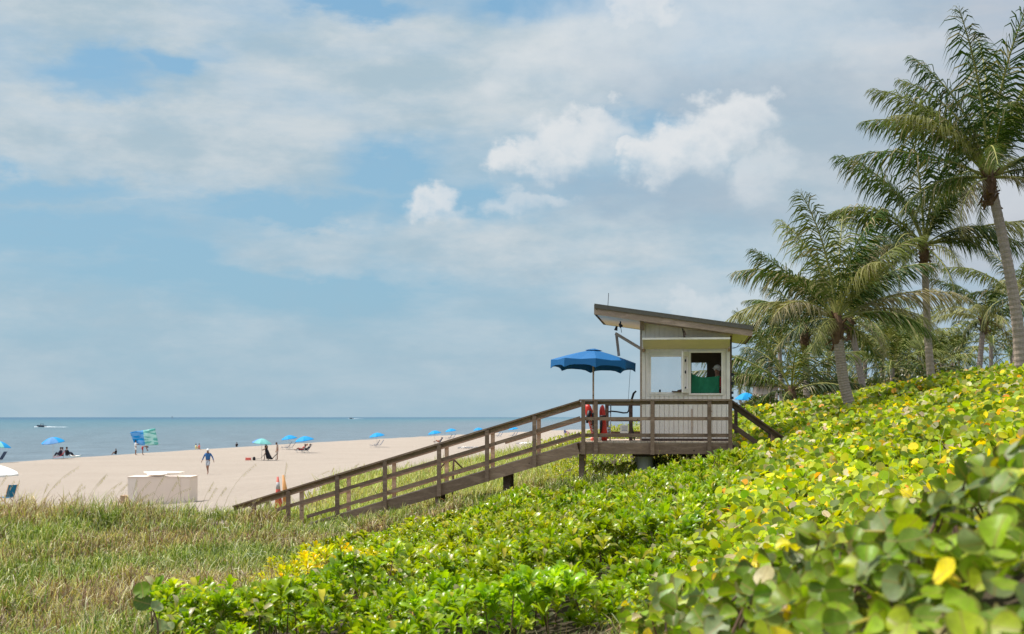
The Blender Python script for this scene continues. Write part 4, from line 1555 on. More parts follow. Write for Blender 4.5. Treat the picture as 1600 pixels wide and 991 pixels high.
CH = dict(SIT)
CH.update(knL=(-.12, .42, .22), knR=(.12, .42, .22), anL=(-.12, .60, -.22), anR=(.12, .62, -.22), toL=(-.12, .76, -.27), toR=(.12, .76, -.27))
REC = dict(pelvis=(0, 0, .12), waist=(0, -.10, .20), chest=(0, -.28, .38), neck=(0, -.38, .50), chin=(0, -.40, .58), head=(0, -.42, .66), crown=(0, -.44, .73), nose=(0, -.31, .67),
           shL=(-.175, -.34, .46), shR=(.175, -.34, .46), elL=(-.26, -.15, .28), elR=(.26, -.15, .28), wrL=(-.22, .10, .28), wrR=(.22, .10, .28),
           hpL=(-.09, .03, .12), hpR=(.09, .03, .12), knL=(-.11, .42, .34), knR=(.11, .46, .24), anL=(-.11, .72, .06), anR=(.11, .86, .05), toL=(-.11, .86, .08), toR=(.11, .96, .12))

# group under the left umbrella
for px, lab, tc_, yaw, dy in ((93.5, 'person in dark top leaning forward under the patterned blue umbrella, left of the red chair', 'navycloth', R(80), 0.2),
                              (97.5, 'person in grey and dark clothes sitting beside the red chair under the patterned umbrella', 'greyshort', R(60), 0.0),
                              (105, 'person in black sitting at the right end of the group under the patterned umbrella', 'blackcloth', R(-60), 0.0),
                              (101.5, 'person in dark clothing sitting in the middle of the group under the patterned umbrella', 'navycloth', R(-20), 0.6)):
    p_ = on_sand(px, 714.6)
    p_.y += dy
    person(lab, p_ + Vector((0, 0, 0.16)), yaw, 1.7, SIT, 'skin_tan', 'hair', tc_, 'long', 'navycloth', 'long')
for px, py, lab, sk, yaw, tp in ((181, 708.0, 'small dark figure crouching at the water edge left of the blown cloth', 'skin_tan', R(70), 'blackcloth'),
                                 (311, 701.2, 'pink skinned child sitting bent over at the water edge above the walker', 'skin', R(70), 'coral'),
                                 (306.5, 701.4, 'child in a yellowish top playing at the water edge beside another child', 'skin', R(-60), 'yellowcloth'),
                                 (370, 697.5, 'tiny dark seated figure alone on the sand crest right of the walker', 'skin_tan', R(20), 'blackcloth')):
    if tp not in M:
        M[tp] = plain('pale_yellow_fabric', (0.75, 0.70, 0.35), 0.85, 0.05, 10, 0.1)
    p_ = on_sand(px, py)
    person(lab, p_, yaw, 1.35 if px > 300 and px < 320 else 1.2, SIT, sk, 'hair', tp, 'short', tp, 'short')
# the lifeguard inside the hut
x = pa(1120, 1.75)
person('lifeguard with a white cap sitting behind the green towel in the hut', W(x, 1.75, hz(577) - 0.86), R(150), 1.75,
       lift(CH, 0.0), 'skin', 'hair', 'redcloth', 'short', 'redcloth', 'short', hat='whitecloth')

# ------------------------------------------------------------------ umbrellas
def canopy_mesh(rad, rise, val, n=8, scallop=0.35, curve=1.0, hub=0.0):
    """returns rings of points for an n-gore canopy, apex at z=rise, rim at z=0"""
    mb = MB()
    seg = 6          # points across one gore
    rings = 6
    vs, fs = [], []
    cols = n * seg
    for i in range(rings + 1):
        t = i / rings
        t0 = 0.04 + 0.96 * t
        for k in range(cols):
            an = 2 * math.pi * k / cols
            f = (k % seg) / seg
            edge = 1 - (1 - math.cos(math.pi / n)) * (1 - abs(2 * f - 1) ** 2) * 1.1
            r = rad * t0 * edge
            z = rise * (1 - (t0 ** (1.0 + 0.5 * curve))) - 0.02 * rad * t0 * (1 - abs(2 * f - 1)) ** 1
            vs.append((r * math.cos(an), r * math.sin(an), z))
    if val:
        for k in range(cols):
            an = 2 * math.pi * k / cols
            f = (k % seg) / seg
            edge = 1 - (1 - math.cos(math.pi / n)) * (1 - abs(2 * f - 1) ** 2) * 1.1
            dep = val * (1 - scallop * abs(math.sin(math.pi * f)) ** 0.8 + (0.12 if f == 0 else 0))
            vs.append((rad * 1.0 * edge * math.cos(an), rad * edge * math.sin(an), -0.02 * rad * (1 - abs(2 * f - 1)) - dep))
    nr = rings + (1 if val else 0)
    for i in range(nr):
        for k in range(cols):
            k2 = (k + 1) % cols
            fs.append((i * cols + k, i * cols + k2, (i + 1) * cols + k2, (i + 1) * cols + k))
    fs.append(tuple(range(cols - 1, -1, -1)))
    return vs, fs


def umbrella(label, loc, rad, hrim, rise, mat, val=0.1, tilt=(0, 0), n=8, group=None, pole='white', pole_r=0.02, vent=True, curve=1.0, panels=None):
    root = thing('beach_umbrella', label, 'umbrella', loc, 0, group)
    vs, fs = canopy_mesh(rad, rise, val, n, curve=curve)
    Rt = Matrix.Rotation(tilt[0], 4, 'Y') @ Matrix.Rotation(tilt[1], 4, 'X')
    off = Vector(loc)
    mb = MB()
    mb.add([Rt @ Vector(v) + Vector((0, 0, hrim)) + off for v in vs], fs)
    mats = mat if isinstance(mat, list) else [mat]
    cv = mb.build('canopy', mats, root, smooth=False, solid=0.006)
    if panels:
        for f in cv.data.polygons:
            c = Rt.inverted() @ (f.center - Vector((0, 0, hrim)))
            k = int((math.atan2(c.y, c.x) % (2 * math.pi)) / (2 * math.pi / n))
            f.material_index = panels[k % len(panels)]
    if vent:
        mb = MB()
        vv, ff = canopy_mesh(rad * 0.2, rise * 0.16, 0.0, n, curve=0.6)
        mb.add([Rt @ (Vector(v) + Vector((0, 0, rise * 0.96))) + Vector((0, 0, hrim)) + off for v in vv], ff)
        mb.build('vent_cap', mats, root, solid=0.005)
    mb = MB()
    top = Rt @ Vector((0, 0, rise * 0.98))
    mb.tube([off + Vector((0, 0, -0.2)), off + Vector((0, 0, hrim * 0.8)), off + Vector((0, 0, hrim)) + top], pole_r, 8)
    mb.build('pole', M[pole], root, smooth=True)
    for k in range(n):
        an = 2 * math.pi * k / n
        mb = MB()
        p0 = Rt @ Vector((0.03 * math.cos(an), 0.03 * math.sin(an), rise * 0.9))
        p1 = Rt @ Vector((rad * 0.97 * math.cos(an), rad * 0.97 * math.sin(an), -0.02))
        pm_ = Rt @ Vector((rad * 0.5 * math.cos(an), rad * 0.5 * math.sin(an), rise * (1 - 0.5 ** (1 + 0.5 * curve)) - 0.03))
        mb.tube([off + Vector((0, 0, hrim)) + q_ for q_ in (p0, pm_, p1)], 0.007, 5)
        mb.build('rib', M[pole], root)
    return root


# on the deck
b_ = 1.15
du = pa(927, b_)
dp = W(du, b_, ZD)
zrim = pz(565, du, b_)
deck_umb = umbrella('big deep blue market umbrella with scalloped edge standing on the hut deck', dp, 1.13, zrim - ZD, pz(547, du, b_) - zrim, M['blue_canvas'], val=0.21,
                    tilt=(R(2.5), R(-2)), n=8, pole='wood_far', pole_r=0.024, curve=0.5)
mb = MB()
mb.lathe((dp.x, dp.y, zrim - 0.02), [(0.045, 0), (0.05, 0.02), (0.05, 0.08), (0.03, 0.1)], 12)
mb.build('hub', M['trim'], deck_umb, smooth=True)
mb = MB()
mb.lathe((dp.x, dp.y, ZD), [(0.22, 0.002), (0.22, 0.05), (0.06, 0.09), (0.05, 0.25)], 18)
mb.build('base', M['concrete'], deck_umb, smooth=False)

# rental umbrella and beach chair prototypes
RENT = []


def rental(px_c, py_rim, base_px, base_py, width, label, group='bright blue rental umbrellas on the beach', tilt=(R(-8), R(4)), matl=None, panels=None, rise=None, Yset=None, n=8, pole='white'):
    p_ = on_sand(base_px, base_py) if Yset is None else Vector(((base_px - 800) / FOC * Yset, Yset, g1((base_px - 800) / FOC * Yset, Yset)))
    s = p_.y / FOC
    rad = width * s / 2
    zrim = EYE - (py_rim - 652) * s
    u = umbrella(label, p_, rad, max(zrim - p_.z, 1.0), rise or rad * 0.42, matl or M['rent_blue'], 0.05, tilt, n, group, pole, 0.02, vent=False, curve=1.6, panels=panels)
    return u


def beach_chair():
    """low folding lounger, occupant faces -X; seat slung on a tube frame"""
    root = thing('beach_chair', 'x', 'beach chair')
    mb = MB()
    for y in (-0.28, 0.28):
        mb.tube([(-0.75, y, 0.30), (0.15, y, 0.26), (0.62, y, 0.98)], 0.016, 6)
    mb.build('frame', M['chair_navy'], root)
    mb = MB()
    mb.sheet([[Vector((-0.72, y, 0.30)), Vector((-0.3, y, 0.27)), Vector((0.15, y, 0.27))] for y in (-0.26, 0, 0.26)])
    mb.build('seat', M['chair_navy'], root, solid=0.035)
    mb = MB()
    mb.sheet([[Vector((0.17, y, 0.29)), Vector((0.38, y, 0.60)), Vector((0.60, y, 0.96))] for y in (-0.26, 0, 0.26)])
    mb.build('backrest', M['chair_navy'], root, solid=0.05)
    for y in (-0.29, 0.29):
        for x0, x1 in ((-0.7, -0.45), (0.05, -0.15), (0.0, 0.28)):
            mb = MB()
            mb.tube([(x0, y, 0.30), (x1, y, 0.0)], 0.014, 6)
            mb.build('leg', M['white'], root)
        mb = MB()
        mb.beam((-0.3, y * 1.1, 0.48), (0.3, y * 1.1, 0.50), 0.05, 0.02)
        mb.build('armrest', M['white'], root)
    return root


chair0 = beach_chair()
used_chair = []


def chair(loc, yaw, label, group='navy rental beach chairs in pairs'):
    o = chair0 if not used_chair else copy_tree(chair0)
    used_chair.append(o)
    o.location = loc
    o.rotation_euler = (0, 0, yaw)
    tag(o, label, 'beach chair', group)
    return o


rents = [(451, 685.5, 452, 702.5, 25, 'bright blue beach umbrella left of the overlapping pair, chairs empty beneath', [(448.5, 0.0, 702.5), (454, 0.5, 702.2)]),
         (476, 688, 476, 708, 29.5, 'bright blue beach umbrella right of the overlapping pair, shading two sunbathers', []),
         (588, 681.5, 589, 699, 24.5, 'bright blue beach umbrella standing alone in mid beach left of the ramp rail', [(586.5, 0, 699), (592, 0.7, 698.5)]),
         (677.5, 677.3, 679, 693.5, 21, 'bright blue beach umbrella over a lone recliner just above the ramp rail', []),
         (703, 673.5, 704.5, 687, 17.5, 'bright blue beach umbrella second right of the lone recliner, clear of the ramp rail', [(701.5, 0, 687), (707, 0.7, 686.5)]),
         (746.5, 671.6, 747, 684.5, 15, 'bright blue beach umbrella half hidden by the ramp top rail', [(777, 0, 683.2), (781, 0.7, 683.0)]),
         (801.5, 670.5, 802, 682.3, 15.5, 'bright blue beach umbrella seen between the ramp rails beside the last far post', [(800.5, 0, 682.4), (804.5, 0.7, 682.2)])]
desc = ['left umbrella of the overlapping pair', 'x', 'umbrella standing alone in mid beach', 'x', 'small umbrella second from the ramp rail', 'ramp rails', 'last far umbrella seen through the ramp rails']
for i, (cx, ry, bx, by, wd, lab, chs) in enumerate(rents):
    rental(cx, ry, bx, by, wd, lab)
    for k, (px, dy, py) in enumerate(chs):
        q_ = on_sand(px, py)
        q_.y += dy
        q_.z = g1(q_.x, q_.y)
        chair(q_, R(8), ('left' if k == 0 else 'right') + ' empty navy beach chair under the ' + desc[i] if i != 5 else ('left' if k == 0 else 'right') + ' empty beach chair of the pair seen through the ' + desc[i])
# sunbathers under umbrella 2
q_ = on_sand(471.5, 707.5)
c1_ = chair(q_, R(6), 'navy beach chair holding the sunbather with the orange towel')
person('sunbather with bent knees on the chair with the orange towel', q_ + Vector((-0.02, 0, 0.30)), R(96), 1.65, lift(REC, -0.05), 'skin_tan', 'hair', 'redcloth', 'short', 'redcloth', 'short')
q2 = on_sand(477.5, 707.8)
q2.y += 0.9
chair(q2, R(6), 'navy beach chair of the right hand sunbather under the shaded umbrella')
person('sunbather in dark clothes on the right hand chair under the shaded umbrella', q2 + Vector((-0.02, 0, 0.30)), R(96), 1.7, lift(REC, -0.05), 'skin_tan', 'hair', 'navycloth', 'short', 'navycloth', 'short')
mb = MB()
r_ = []
for y in (-0.30, -0.1, 0.1, 0.30):
    r_.append([q_ + Vector((0.16 + 0.02 * y, y, 0.32)), q_ + Vector((0.38, y, 0.66)), q_ + Vector((0.62, y, 1.02)), q_ + Vector((0.68, y, 0.80))])
mb.sheet(r_)
tag(mb.build('orange_towel', M['orangecloth'], solid=0.012), 'orange towel draped over the back of a beach chair under the blue umbrella', 'towel')
q_ = on_sand(686, 693.8)
chair(q_, R(10), 'beach chair of the lone recliner under the umbrella above the ramp rail')
person('lone recliner in orange shorts lying under the blue umbrella just above the ramp rail', q_ + Vector((0, 0, 0.30)), R(98), 1.7, lift(REC, -0.05), 'skin_tan', 'hair', 'navycloth', 'short', 'orangecloth', 'short')
# left edge chair below the cut-off umbrella
q_ = on_sand(-1, 721.5)
c_ = chair(q_, R(-10), 'navy beach chair cut by the left photo edge below the teal umbrella')
rental(0, 697.5, -2, 721, 39, 'blue and teal beach umbrella cut off by the left edge of the photo', None, (R(6), R(0)), [M['rent_blue'], M['mint']], [0, 1, 0, 0, 1, 0, 1, 0], n=8)
rental(84.5, 691, 83, 714.5, 37, 'patterned pale and dark blue beach umbrella over the seated group by the water', None, (R(-6), R(8)), [M['paleblue'], M['whitepat'] if 'whitepat' in M else M['paleblue'], M['rent_blue']], [2, 0, 0, 2, 2, 0, 0, 2], n=8)
rental(411, 692.3, 409, 719.5, 31, 'flattened beach umbrella with mint and pale blue panels beside the black dress', None, (R(5), R(3)), [M['mint'], M['paleblue']], [0, 1, 1, 1, 1, 0, 0, 0], rise=0.42)
# white half-dome umbrella at the left edge
rental(-10, 738.5, -14, 800, 86, 'white beach umbrella cut off by the left edge above the teal chair', None, (R(3), R(3)), M['whitecanvas'] if 'whitecanvas' in M else M['whitecloth'], Yset=42.0, rise=0.24)
# teal folding chair near the grass
def big_chair(loc, yaw, sc_=0.72):
    root = thing('folding_chair', 'teal blue folding beach chair with wooden frame behind the dune grass', 'folding chair', loc, yaw)
    off = Vector(loc)

    def T(p):
        return Vector(p) + off
    mb = MB()
    for y in (-0.27, 0.27):
        mb = MB()
        mb.beam(T((-0.10, y, 0.12)), T((0.30, y, 1.02)), 0.03, 0.03)
        mb.build('back_rail', M['tanwood'], root)
        mb = MB()
        mb.beam(T((-0.5, y, 0.34)), T((0.05, y, 0.28)), 0.03, 0.03)
        mb.build('seat_rail', M['tanwood'], root)
        mb = MB()
        mb.beam(T((-0.45, y, 0.33)), T((0.1, y, 0.0)), 0.03, 0.03)
        mb.build('leg', M['tanwood'], root)
        mb = MB()
        mb.beam(T((-0.35, y, 0.50)), T((0.12, y, 0.52)), 0.05, 0.02)
        mb.build('armrest', M['white'], root)
    mb = MB()
    mb.sheet([[T((0.0, y, 0.34)), T((0.13, y, 0.62)), T((0.29, y, 1.0))] for y in (-0.25, 0, 0.25)])
    mb.build('backrest', M['chair_blue'], root, solid=0.012)
    mb = MB()
    mb.sheet([[T((-0.48, y, 0.35)), T((-0.2, y, 0.29)), T((0.0, y, 0.30))] for y in (-0.25, 0, 0.25)])
    mb.build('seat', M['chair_blue'], root, solid=0.012)
    return root


Yq = 56.0
Xq = (15 - 800) / FOC * Yq
bc_ = big_chair((Xq, Yq, max(g1(Xq, Yq), EYE - (787 - 652) / FOC * Yq)), R(-35))
bc_.scale = (0.74, 0.74, 0.74)

# ------------------------------------------------------------------ beach things
# the storage box with boards on it
Yb = 52.0
s = Yb / FOC
bx = Vector(((248 - 800) * s, Yb, 0))
gz = g1(bx.x, bx.y)
ztop = EYE - (745 - 652) * s
box = thing('storage_box', 'large beige equipment box on the sand behind the dune grass', 'storage box', (bx.x, bx.y, gz))
mb = MB()
hw = 48.5 * s
mb.box(bx.x - hw, bx.x + hw, Yb + 0.02, Yb + 1.3, gz - 0.1, ztop - 0.03)
mb.build('body', M['boxp'], box)
edges = [-hw, -hw + 15 * s, hw - 14 * s, hw]
for i in range(3):
    mb = MB()
    mb.box(bx.x + edges[i] + 0.003, bx.x + edges[i + 1] - 0.003, Yb - 0.008 - 0.004 * (i == 1), Yb + 0.018, gz - 0.1, ztop - 0.032)
    mb.build('front_panel', M['boxw'] if i == 0 else M['boxp'], box)
mb = MB()
mb.box(bx.x - hw - 0.03, bx.x + hw + 0.03, Yb - 0.03, Yb + 1.34, ztop - 0.028, ztop)
mb.build('lid', M['boxp'], box)


def board(px0, px1, py, Y, thick, wid, label, mat, mat2, yaw=0.0, nose=0.3, z=None, roll=0.0):
    s = Y / FOC
    x0, x1 = (px0 - 800) * s, (px1 - 800) * s
    L = x1 - x0
    z = EYE - (py - 652) * s if z is None else z
    root = thing('paddle_board', label, 'paddle board', ((x0 + x1) / 2, Y, z), yaw)
    root.rotation_euler = (roll, 0, yaw)
    rows, n = [], 16
    for half, mt, nm in ((1, mat2, 'deck'), (-1, mat, 'hull')):
        vs, fs = [], []
        for i in range(n + 1):
            t = i / n
            w = wid / 2 * max(0.02, math.sin(math.pi * min(max(t, 0.0), 1.0)) ** 0.45)
            rk = nose * (abs(2 * t - 1) ** 3)
            for k in range(7):
                an = math.pi * k / 6
                vs.append(((t - 0.5) * L, w * math.cos(an), rk * 0.3 + half * thick / 2 * math.sin(an) * (0.35 + 0.65 * math.sin(math.pi * t))))
        for i in range(n):
            for k in range(6):
                fs.append((i * 7 + k, i * 7 + k + 1, (i + 1) * 7 + k + 1, (i + 1) * 7 + k))
        mb = MB()
        mb.add([Vector(v) + Vector(root.location) for v in vs], fs)
        mb.build(nm, mt, root, smooth=True)
    return root


board(225, 288, 741.0, Yb + 0.6, 0.13, 0.7, 'white paddle board lying across the beige equipment box', M['white'], M['boxw'], R(4), 0.10, z=ztop + 0.115)
board(229, 262, 743.0, Yb + 0.25, 0.14, 0.5, 'short cream rescue board under the longer board on the box', M['boxw'], M['white'], R(-6), 0.06, z=ztop + 0.07)
pb = on_sand(119, 714.8)
board(108, 127, 713.3, pb.y, 0.16, 0.8, 'white and turquoise paddle board on the sand beside the seated group', M['mint'], M['white'], R(5), 0.4, z=pb.z + 0.12)
# brown low thing and orange tub beside the box
mb = MB()
mb.box((184.5 - 800) * s, (199 - 800) * s, Yb + 0.3, Yb + 0.7, gz - 0.1, EYE - (776 - 652) * s)
mb.box((184.2 - 800) * s, (199.2 - 800) * s, Yb + 0.25, Yb + 0.75, EYE - (776 - 652) * s, EYE - (775 - 652) * s)
tag(mb.build('wood_crate', M['wood_far']), 'low brown wooden crate against the left side of the beige box', 'crate')


def cone(px, py0, py1, Y, mat, label, lean, bands=True):
    s = Y / FOC
    X = (px - 800) * s
    H = (py1 - py0) * s
    z0 = g1(X, Y)
    H = max(EYE - (py0 - 652) * s - z0, 0.6)
    root = thing('traffic_cone', label, 'traffic cone', (X, Y, z0))
    root.rotation_euler = (0, lean, 0)
    o = Vector((X, Y, z0))
    mb = MB()
    mb.box(X - 0.18, X + 0.18, Y - 0.18, Y + 0.18, z0 + 0.0, z0 + 0.035)
    mb.build('base', mat, root)
    r0, r1 = 0.145, 0.028

    def rr(t):
        return r0 + (r1 - r0) * t
    mb = MB()
    mb.lathe(o, [(rr(0), 0.036), (rr(1), H)], 18)
    mb.build('cone_body', mat, root, smooth=True)
    if bands:
        for t0, t1 in ((0.48, 0.58), (0.68, 0.86)):
            mb = MB()
            mb.lathe(o, [(rr(t0) + 0.003, H * t0), (rr(t1) + 0.003, H * t1)], 18)
            mb.build('reflective_band', M['reflect'], root, smooth=True)
    return root


cone(436, 745, 793, 42.6, M['cone_red'], 'weathered red traffic cone with grey bands standing left of the ramp post', R(-2))
cone(450, 742, 794, 42.9, M['orange'], 'faded orange traffic cone leaning beside the red cone', R(-7), bands=False)

# small beach litter near the black dress
p_ = on_sand(388, 719.4)
tag(MB().box(p_.x - 0.24, p_.x + 0.24, p_.y - 0.18, p_.y + 0.18, p_.z, p_.z + 0.2).box(p_.x - 0.26, p_.x + 0.26, p_.y - 0.2, p_.y + 0.2, p_.z + 0.2, p_.z + 0.25).build('cooler_box', M['coral']), 'small coral red cooler on the sand left of the black dress', 'cooler')
p_ = on_sand(397, 719.4)
mb = MB()
mb.lathe(p_, [(0.10, 0), (0.15, 0.1), (0.13, 0.25), (0.07, 0.32), (0.02, 0.34)], 12)
tag(mb.build('beach_bag', M['blackcloth'], smooth=True), 'dark round beach bag on the sand beside the coral cooler', 'bag')


def lowseat(p_, yaw, label, mt='blackcloth'):
    root = thing('low_beach_seat', label, 'beach seat', p_, yaw)
    off = Vector(p_)
    for nm, p0, p1 in (('seat', (-0.55, 0.12), (0.05, 0.16)), ('backrest', (0.08, 0.18), (0.55, 0.66))):
        mb = MB()
        mb.sheet([[off + Vector((p0[0], y, p0[1])), off + Vector((p1[0], y, p1[1]))] for y in (-0.25, 0.25)])
        mb.build(nm, M[mt], root, solid=0.02)
    for y in (-0.26, 0.26):
        mb = MB()
        mb.tube([off + Vector((0.5, y, 0.62)), off + Vector((0.4, y, 0.0))], 0.012, 6)
        mb.build('leg', M['grey_metal'], root)
    return root


lowseat(on_sand(424.5, 719.3), R(0), 'black low beach seat between the black dress and the person in taupe')
lowseat(on_sand(405.5, 719.5), R(10), 'black low beach seat left of the black dress on the sand')
lowseat(on_sand(92, 714.9), R(20), 'red low beach seat at the left of the seated group', 'redcloth')
# flag
p_ = on_sand(884, 689)
fl = thing('beach_flag', 'small striped american flag on a short pole seen through the rail near the rescue tubes', 'flag', p_)
s = p_.y / FOC
mb = MB()
zt = EYE - (671.5 - 652) * s
xL = (881 - 800) * s
mb.tube([(xL, p_.y, p_.z - 0.1), (xL, p_.y, zt + 0.1)], 0.015, 6)
mb.build('pole', M['white'], fl)
FW, FHh = 9.5 * s, 10.0 * s
reds = M['redcloth']
M['flagblue'] = plain('flag_blue_fabric', (0.05, 0.07, 0.28), 0.85, 0.05, 10, 0.1)


def fpt(u, v):
    return Vector((xL + 0.02 + u * FW * 0.92, p_.y + 0.10 * FW * math.sin(u * 6), zt - v * FHh * 0.75 - 0.45 * u * FHh))


for k in range(13):
    u0 = 0.42 if k < 7 else 0.0
    mb = MB()
    mb.sheet([[fpt(u0 + (1 - u0) * i / 6, k / 13) for i in range(7)], [fpt(u0 + (1 - u0) * i / 6, (k + 1) / 13) for i in range(7)]])
    mb.build('stripe', M['redcloth'] if k % 2 == 0 else M['whitecloth'], fl, solid=0.004)
mb = MB()
mb.sheet([[fpt(0.42 * i / 4, 0) for i in range(5)], [fpt(0.42 * i / 4, 7 / 13) for i in range(5)]])
cn_ = mb.build('star_field', M['flagblue'], fl, solid=0.004)
mb = MB()
for r in range(9):
    for q in range(6 if r % 2 == 0 else 5):
        u = 0.42 * (q + (0.5 if r % 2 == 0 else 1.0)) / 6
        c_ = fpt(u, (r + 0.6) / 9.3 * 7 / 13) - Vector((0, 0.006, 0))
        pts = [c_ + Vector((0.014 * s / s * (1 if i % 2 == 0 else 0.4) * math.sin(math.pi * i / 5), 0, 0.014 * (1 if i % 2 == 0 else 0.4) * math.cos(math.pi * i / 5))) for i in range(10)]
        mb.add([c_] + pts, [(0, 1 + i, 1 + (i + 1) % 10) for i in range(10)])
mb.build('stars', M['whitecloth'], cn_)
# folded loungers, driftwood
for px, py, n, lab in ((721, 701.5, 5, 'row just under the ramp top rail'), (812, 694.5, 4, 'row seen through the upper ramp rails')):
    for k in range(n):
        q_ = on_sand(px + k * (28 / n), py)
        root = thing('folded_lounger', 'folded grey lounger, ' + ['first', 'second', 'third', 'fourth', 'fifth'][k] + ' from left in the ' + lab, 'lounger', q_, R(random.uniform(-25, 25)), 'folded loungers lying on the sand')
        for j in range(2):
            mb = MB()
            for y in (-0.25, 0.25):
                mb.tube([q_ + Vector((-0.45, y, 0.06 + 0.1 * j)), q_ + Vector((0.0, y, 0.12 + 0.12 * j)), q_ + Vector((0.45, y, 0.07 + 0.1 * j))], 0.018, 5)
            mb.build('frame', M['grey_metal'], root)
        mb = MB()
        mb.sheet([[q_ + Vector((-0.43, y, 0.15)), q_ + Vector((0.0, y, 0.2)), q_ + Vector((0.43, y, 0.15))] for y in (-0.24, 0.24)])
        mb.build('sling', M['greyshort'], root, solid=0.012)
q_ = on_sand(861, 691.5)
mb = MB()
mb.tube([q_ + Vector((-0.5, 0, 0.25)), q_ + Vector((-0.1, 0.1, 0.15)), q_ + Vector((0.4, 0.2, 0.08)), q_ + Vector((0.8, 0.25, 0.03))], [0.05, 0.11, 0.09, 0.04], 8)
tag(mb.build('driftwood_log', M['tanwood'], smooth=True), 'pale driftwood log on the sand left of the small flag', 'driftwood')
# sticks leaning near the third far post
mb = MB()
q_ = W(pa(707, 2.0), 2.2, 0)
gz = g1(q_.x, q_.y)
mb.tube([Vector((q_.x - 0.45, q_.y, rz(pa(700, 2)) + 0.25)), Vector((q_.x - 0.25, q_.y, rz(pa(700, 2)) + 0.5)), Vector((q_.x, q_.y, rz(pa(700, 2)) + 0.6)), Vector((q_.x + 0.25, q_.y, rz(pa(700, 2)) + 0.35))], [0.02, 0.03, 0.035, 0.02], 6)
mb.tube([Vector((q_.x, q_.y, rz(pa(700, 2)) + 0.6)), Vector((q_.x - 0.05, q_.y, gz - 0.1))], 0.03, 6)
tag(mb.build('driftwood_snag', M['twig'], smooth=True), 'bent driftwood snag standing behind the ramp post in the middle of the slope', 'driftwood')

# ------------------------------------------------------------------ on the deck: rescue gear, chair, notice
def letters(txt, size, loc, rot, mat, parent, depth=0.002):
    cu = bpy.data.curves.new('lettering', 'FONT')
    cu.body = txt
    cu.size = size
    cu.extrude = depth
    cu.align_x = 'CENTER'
    cu.align_y = 'CENTER'
    ob = bpy.data.objects.new('lettering', cu)
    coll.objects.link(ob)
    bpy.context.view_layer.update()
    dg = bpy.context.evaluated_depsgraph_get()
    me = bpy.data.meshes.new_from_object(ob.evaluated_get(dg))
    bpy.data.objects.remove(ob)
    me.materials.clear()
    me.materials.append(mat)
    o = bpy.data.objects.new('lettering', me)
    coll.objects.link(o)
    o.parent = parent
    o.location = Vector(loc) - (worldloc(parent) if parent else Vector((0, 0, 0)))
    o.rotation_euler = rot
    return o


b_ = 0.22


def DP(px, py, b=b_):
    a = pa(px, b)
    return W(a, b, pz(py, a, b))


rt = thing('rescue_tube', 'red rescue tube with white lettering and black strap at the left deck corner', 'rescue tube', DP(923, 680))
mb = MB()
mb.tube([DP(918, 632), DP(918.5, 636), DP(920.5, 645), DP(922.5, 652), DP(924.5, 662), DP(928, 680)], [0.045, 0.085, 0.105, 0.10, 0.075, 0.065], 12)
mb.build('float', M['red'], rt, smooth=True)
mb = MB()
mb.tube([DP(921, 642, .10), DP(919, 652, .08), DP(917, 661, .1)], [0.05, 0.055, 0.03], 8)
mb.build('strap', M['black'], rt, smooth=True)
mb = MB()
mb.tube([DP(926, 645, .14), DP(926.5, 664, .14), DP(928.5, 676, .14)], [0.03, 0.022, 0.02], 8)
mb.build('webbing', M['black'], rt, smooth=True)
v0, v1 = DP(922.3, 657, .12), DP(927, 678, .12)
ang = math.atan2((v1 - v0).z, (v1 - v0).x)
letters('GUARD', 0.115, (v0 + v1) / 2 - BX * 0.01, (R(90), -ang, -TH), M['whitecloth'], rt)
rt = thing('rescue_tube', 'plain red rescue tube with black belt standing upright beside the second rail post', 'rescue tube', DP(943, 689))
mb = MB()
mb.tube([DP(941.5, 633), DP(941, 637), DP(941, 643), DP(941.5, 652), DP(942.5, 668), DP(944, 680), DP(944.5, 689)], [0.02, 0.06, 0.078, 0.082, 0.09, 0.09, 0.07], 12)
mb.build('float', M['red'], rt, smooth=True)
mb = MB()
mb.tube([DP(937, 651, .12), DP(941, 650.5, .1), DP(946.5, 650.5, .12)], 0.026, 8)
mb.build('belt', M['black'], rt, smooth=True)
mb = MB()
mb.tube([DP(939, 653, .12), DP(939.5, 664, .11), DP(938, 677, .12)], [0.035, 0.035, 0.02], 8)
mb.build('strap', M['black'], rt, smooth=True)
mb = MB()
for px, py in ((925, 686), (937.5, 686.5)):
    pass
q_ = DP(937.5, 687)
tag(MB().ball(W(pa(937.5, .2), .2, ZD + 0.065), 0.05, 0.05, 0.06).build('water_bottle', M['whitecloth'], smooth=True), 'small white container on the deck between the two rescue tubes', 'container')
tag(MB().ball(W(pa(925.5, .2), .2, ZD + 0.055), 0.05, 0.05, 0.05).build('rescue_buoy', M['coral'], smooth=True), 'small pink buoy on the deck at the foot of the lettered rescue tube', 'buoy')
# tall black framed chair
ch = thing('deck_chair', 'tall black framed deck chair with curved arm behind the rail left of the hut', 'chair', DP(975, 688, 1.6))
bb = 1.6
mb = MB()
mb.tube([DP(994, 611, bb), DP(990, 615, bb), DP(987.5, 623, bb), DP(986, 634, bb)], [0.022, 0.03, 0.03, 0.028], 8)
mb.build('headrest_bar', M['black'], ch, smooth=True)
mb = MB()
mb.beam(DP(985.5, 632, bb), DP(985.8, 690, bb), 0.095, 0.10)
mb.build('back_post', M['wood_dark'], ch)
mb = MB()
mb.tube([DP(950, 644, bb), DP(955, 642.7, bb), DP(964, 643.5, bb), DP(974, 645.3, bb), DP(980, 645, bb), DP(982.5, 641.5, bb), DP(983, 635, bb)], 0.02, 8)
mb.build('armrest', M['black'], ch, smooth=True)
mb = MB()
mb.tube([DP(954.3, 632, bb), DP(953.5, 677, bb), DP(953.2, 690, bb)], 0.017, 8)
mb.build('metal_leg', M['grey_metal'], ch, smooth=True)
mb = MB()
